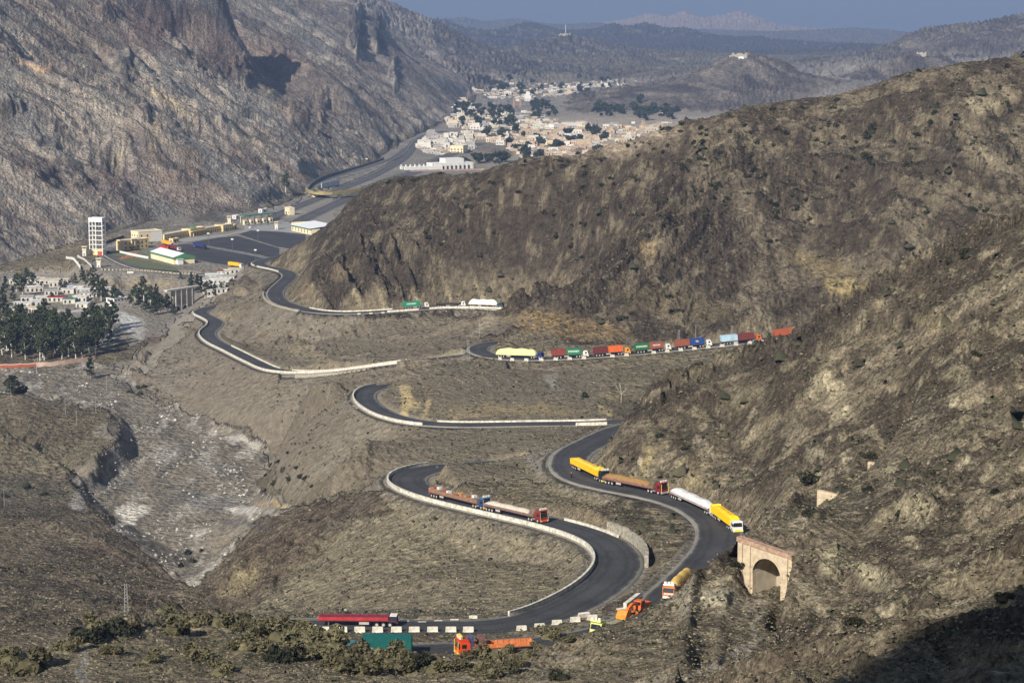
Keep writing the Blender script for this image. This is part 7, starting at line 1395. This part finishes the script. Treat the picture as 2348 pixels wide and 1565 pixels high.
# the rest of the town, too small and too many to pick out
b = MB(); k = 0
while k < 900:
    poly = rt.choice([zones[0][0], zones[0][0], zones[1][0], zones[2][0], zones[2][0], zones[3][0], zones[3][0], zones[4][0], [(1060,175),(1130,205),(1200,212),(1400,200),(1540,176),(1540,170),(1380,190),(1150,196)]]); P_ = np.array(poly); x = rt.uniform(P_[:, 0].min(), P_[:, 0].max()); y = rt.uniform(P_[:, 1].min(), P_[:, 1].max())
    if not bool(inpoly(poly, np.array(x), np.array(y))): continue
    q = PH(x, y, H_at(y)); z = zt(q[0], q[1]); k += 1
    if z > -172: continue
    w_, d_, h_ = rt.uniform(2, 6.5), rt.uniform(2, 5), rt.uniform(1.2, 3.6); a = rt.choice([0, .15, -.2, .5]); ca_, sa_ = math.cos(a), math.sin(a); vs = [(q[0]+ca_*u*w_-sa_*v*d_, q[1]+sa_*u*w_+ca_*v*d_, z+zz) for zz in (-1, h_) for u, v in ((-1, -1), (1, -1), (1, 1), (-1, 1))]
    b.add(vs, [(4, 5, 6, 7), (0, 1, 5, 4), (1, 2, 6, 5), (2, 3, 7, 6), (3, 0, 4, 7)], rt.randrange(4) if x < 1150 or y < 290 else rt.choice([1, 2, 2, 3, 0]))
o = b.obj('small_town_buildings', [mat('p_white', TW['white'], .85, noise=.1, nscale=.2), mat('p_cream', TW['cream'], .85, noise=.1, nscale=.2), mat('p_tan', TW['tan'], .85, noise=.1, nscale=.2), mat('p_grey', TW['grey'], .85, noise=.1, nscale=.2)]); o['kind'] = 'stuff'
# town trees
TT_ = []
for s in range(4):
    rng = np.random.default_rng(90+s); V, F_ = rnd_leafcloud(rng, 170, (5, 5, 3.6), 1.5, 4.6, 6, hollow=.3); b = MB(); b.add(V, F_, 0); b.bar((0, 0, -.5), (0, 0, 4), .45, 5, mi=1); me = meshobj('town_tree', b.v, b.f, [LEAF_PINE, BARK], None, False, b.m); TT_.append(me)
k = 0
for poly, n, lb in (([(1040,262),(1060,240),(1130,245),(1180,262),(1180,290),(1060,292)], 46, 'dark tree in the wooded upper town'), ([(1220,245),(1270,252),(1280,272),(1225,275)], 22, 'dark tree in the thick clump right of the white tower building'), ([(1365,262),(1440,262),(1440,278),(1365,278)], 22, 'dark tree in the belt at the right edge of the plain'), ([(1455,258),(1560,262),(1560,284),(1455,284)], 30, 'dark tree in the long belt before the fort hill'), ([(1060,170),(1120,195),(1180,205),(1110,212)], 24, 'dark tree on the slope at the valley narrows'), ([(1120,200),(1400,190),(1400,215),(1120,225)], 34, 'tiny dark tree far up the valley'), ([(1090,305),(1400,290),(1400,345),(1150,345)], 30, 'dark tree between the sunlit town houses'), ([(1000,385),(1120,388),(1230,370),(1130,366)], 14, 'dark tree just behind the crest of the middle hill'),([(1155,335),(1380,350),(1380,362),(1200,362)], 10, 'dark tree just behind the crest of the middle hill')):
    P_ = np.array(poly); c0 = 0
    while c0 < n:
        x = rt.uniform(P_[:, 0].min(), P_[:, 0].max()); y = rt.uniform(P_[:, 1].min(), P_[:, 1].max())
        if not bool(inpoly(poly, np.array(x), np.array(y))): continue
        q = PH(x, y, H_at(y)); z = zt(q[0], q[1]); c0 += 1
        if z > -165: continue
        if k < 4: o = TT_[k]
        else: o = bpy.data.objects.new('town_tree', TT_[k % 4].data); C.objects.link(o)
        k += 1; s = rt.uniform(.75, 1.6); o.location = (q[0], q[1], z); o.scale = (s, s, s*rt.uniform(.9, 1.5)); o.rotation_euler = (0, 0, rt.uniform(0, 6)); tag(o, lb, 'tree', lb.replace('dark tree', 'trees'))
# ------------------------------------------------------------------ unseen hill added behind left of the camera, shaped to throw the corner shadow

sx, sy = math.sin(math.radians(211.0)), math.cos(math.radians(211.0)); tz = math.tan(math.radians(33.0)); cr = []
for (u, v) in ((1880,1640),(1960,1560),(2050,1475),(2190,1430),(2348,1370),(2500,1320)):
    h = hit(u, v, 175.) or PD(u, v, 240); t_ = 700.0; cr.append(Vector((h[0]+sx*t_, h[1]+sy*t_, h[2]+tz*t_+(14 if u > 2200 else 4))))
cr = [cr[0]+Vector((-60, 10, -90))]+cr+[cr[-1]+Vector((120, -30, 60)), cr[-1]+Vector((260, -80, 20))]
nx, ny = 90, 27; V = []; rn = np.random.default_rng(8)
for i in range(nx):
    q = i/(nx-1)*(len(cr)-1); a = min(int(q), len(cr)-2); c_ = cr[a].lerp(cr[a+1], q-a)
    for j in range(ny):
        e = (j/(ny-1)*2-1); d_ = Vector((sx, sy, 0))*e*-230; z = c_.z-abs(e)**.85*(c_.z+150)+(0 if abs(e) < .05 else 5*float(gnoise(np.array(i*.35), np.array(j*.5)))); V.append((c_.x+d_.x, c_.y+d_.y-0, z+1.5*rn.normal()*(abs(e) > .03)))
vh = meshobj('shadow_hill', V, [(i*ny+j, i*ny+j+1, (i+1)*ny+j+1, (i+1)*ny+j) for i in range(nx-1) for j in range(ny-1)], bpy.data.materials['ground_rock'], None, True); vh['kind'] = 'structure'
ca = vh.data.color_attributes.new('tone', 'FLOAT_COLOR', 'POINT'); ca.data.foreach_set('color', np.tile(np.array([.15, .125, .09, 1], np.float32), len(V)))
for nm_, vv in (('grain', 0.0), ('contrast', 1.0)): vh.data.attributes.new(nm_, 'FLOAT', 'POINT').data.foreach_set('value', np.full(len(V), vv, np.float32))
print('VH', [tuple(round(q) for q in c) for c in cr])
# ------------------------------------------------------------------ sky, sun, air
SUN_EL, SUN_AZ = 33.0, 211.0      # azimuth clockwise from +Y
sc = bpy.context.scene
w = bpy.data.worlds.new('World'); sc.world = w; w.use_nodes = True; nt = w.node_tree
sky = nt.nodes.new('ShaderNodeTexSky'); sky.sky_type = 'NISHITA'; sky.sun_disc = False; sky.sun_elevation = math.radians(SUN_EL); sky.sun_rotation = math.radians(SUN_AZ)
sky.altitude = 1000; sky.dust_density = 2.0; sky.air_density = 1.2
nt.links.new(sky.outputs[0], nt.nodes['Background'].inputs[0]); nt.nodes['Background'].inputs[1].default_value = .055
sd = bpy.data.lights.new('sun', 'SUN'); so = bpy.data.objects.new('sun', sd); C.objects.link(so); sd.energy = 4.2; sd.angle = math.radians(.53); sd.color = (1, .93, .82)
a, e = math.radians(SUN_AZ), math.radians(SUN_EL); d = Vector((math.sin(a)*math.cos(e), math.cos(a)*math.cos(e), math.sin(e))); so.rotation_euler = d.to_track_quat('Z', 'Y').to_euler()
sc.view_settings.view_transform = 'Standard'; sc.view_settings.look = 'None'; sc.view_settings.exposure = 0.68; sc.view_settings.gamma = 1
if not globals().get('NOHAZE'):
    bm = bmesh.new(); bmesh.ops.create_cube(bm, size=1.0)
    x0, x1, y0, y1, z0, z1 = -11000, 11000, -700, 31000, -420, 420
    for v in bm.verts: v.co = ((x0 if v.co.x < 0 else x1), (y0 if v.co.y < 0 else y1), (z0 if v.co.z < 0 else z1))
    me = bpy.data.meshes.new('haze'); bm.to_mesh(me); bm.free(); hz = bpy.data.objects.new('haze', me); C.objects.link(hz); hz['kind'] = 'stuff'
    m = bpy.data.materials.new('haze_air'); m.use_nodes = True; n = m.node_tree; n.nodes.remove(n.nodes['Principled BSDF'])
    pv = n.nodes.new('ShaderNodeVolumePrincipled'); pv.inputs['Color'].default_value = (.30, .42, .70, 1); pv.inputs['Density'].default_value = 8.5e-5; pv.inputs['Anisotropy'].default_value = .0
    n.links.new(pv.outputs[0], n.nodes['Material Output'].inputs['Volume']); me.materials.append(m)
sc.cycles.volume_bounces = 0; sc.cycles.max_bounces = 4; sc.cycles.diffuse_bounces = 2
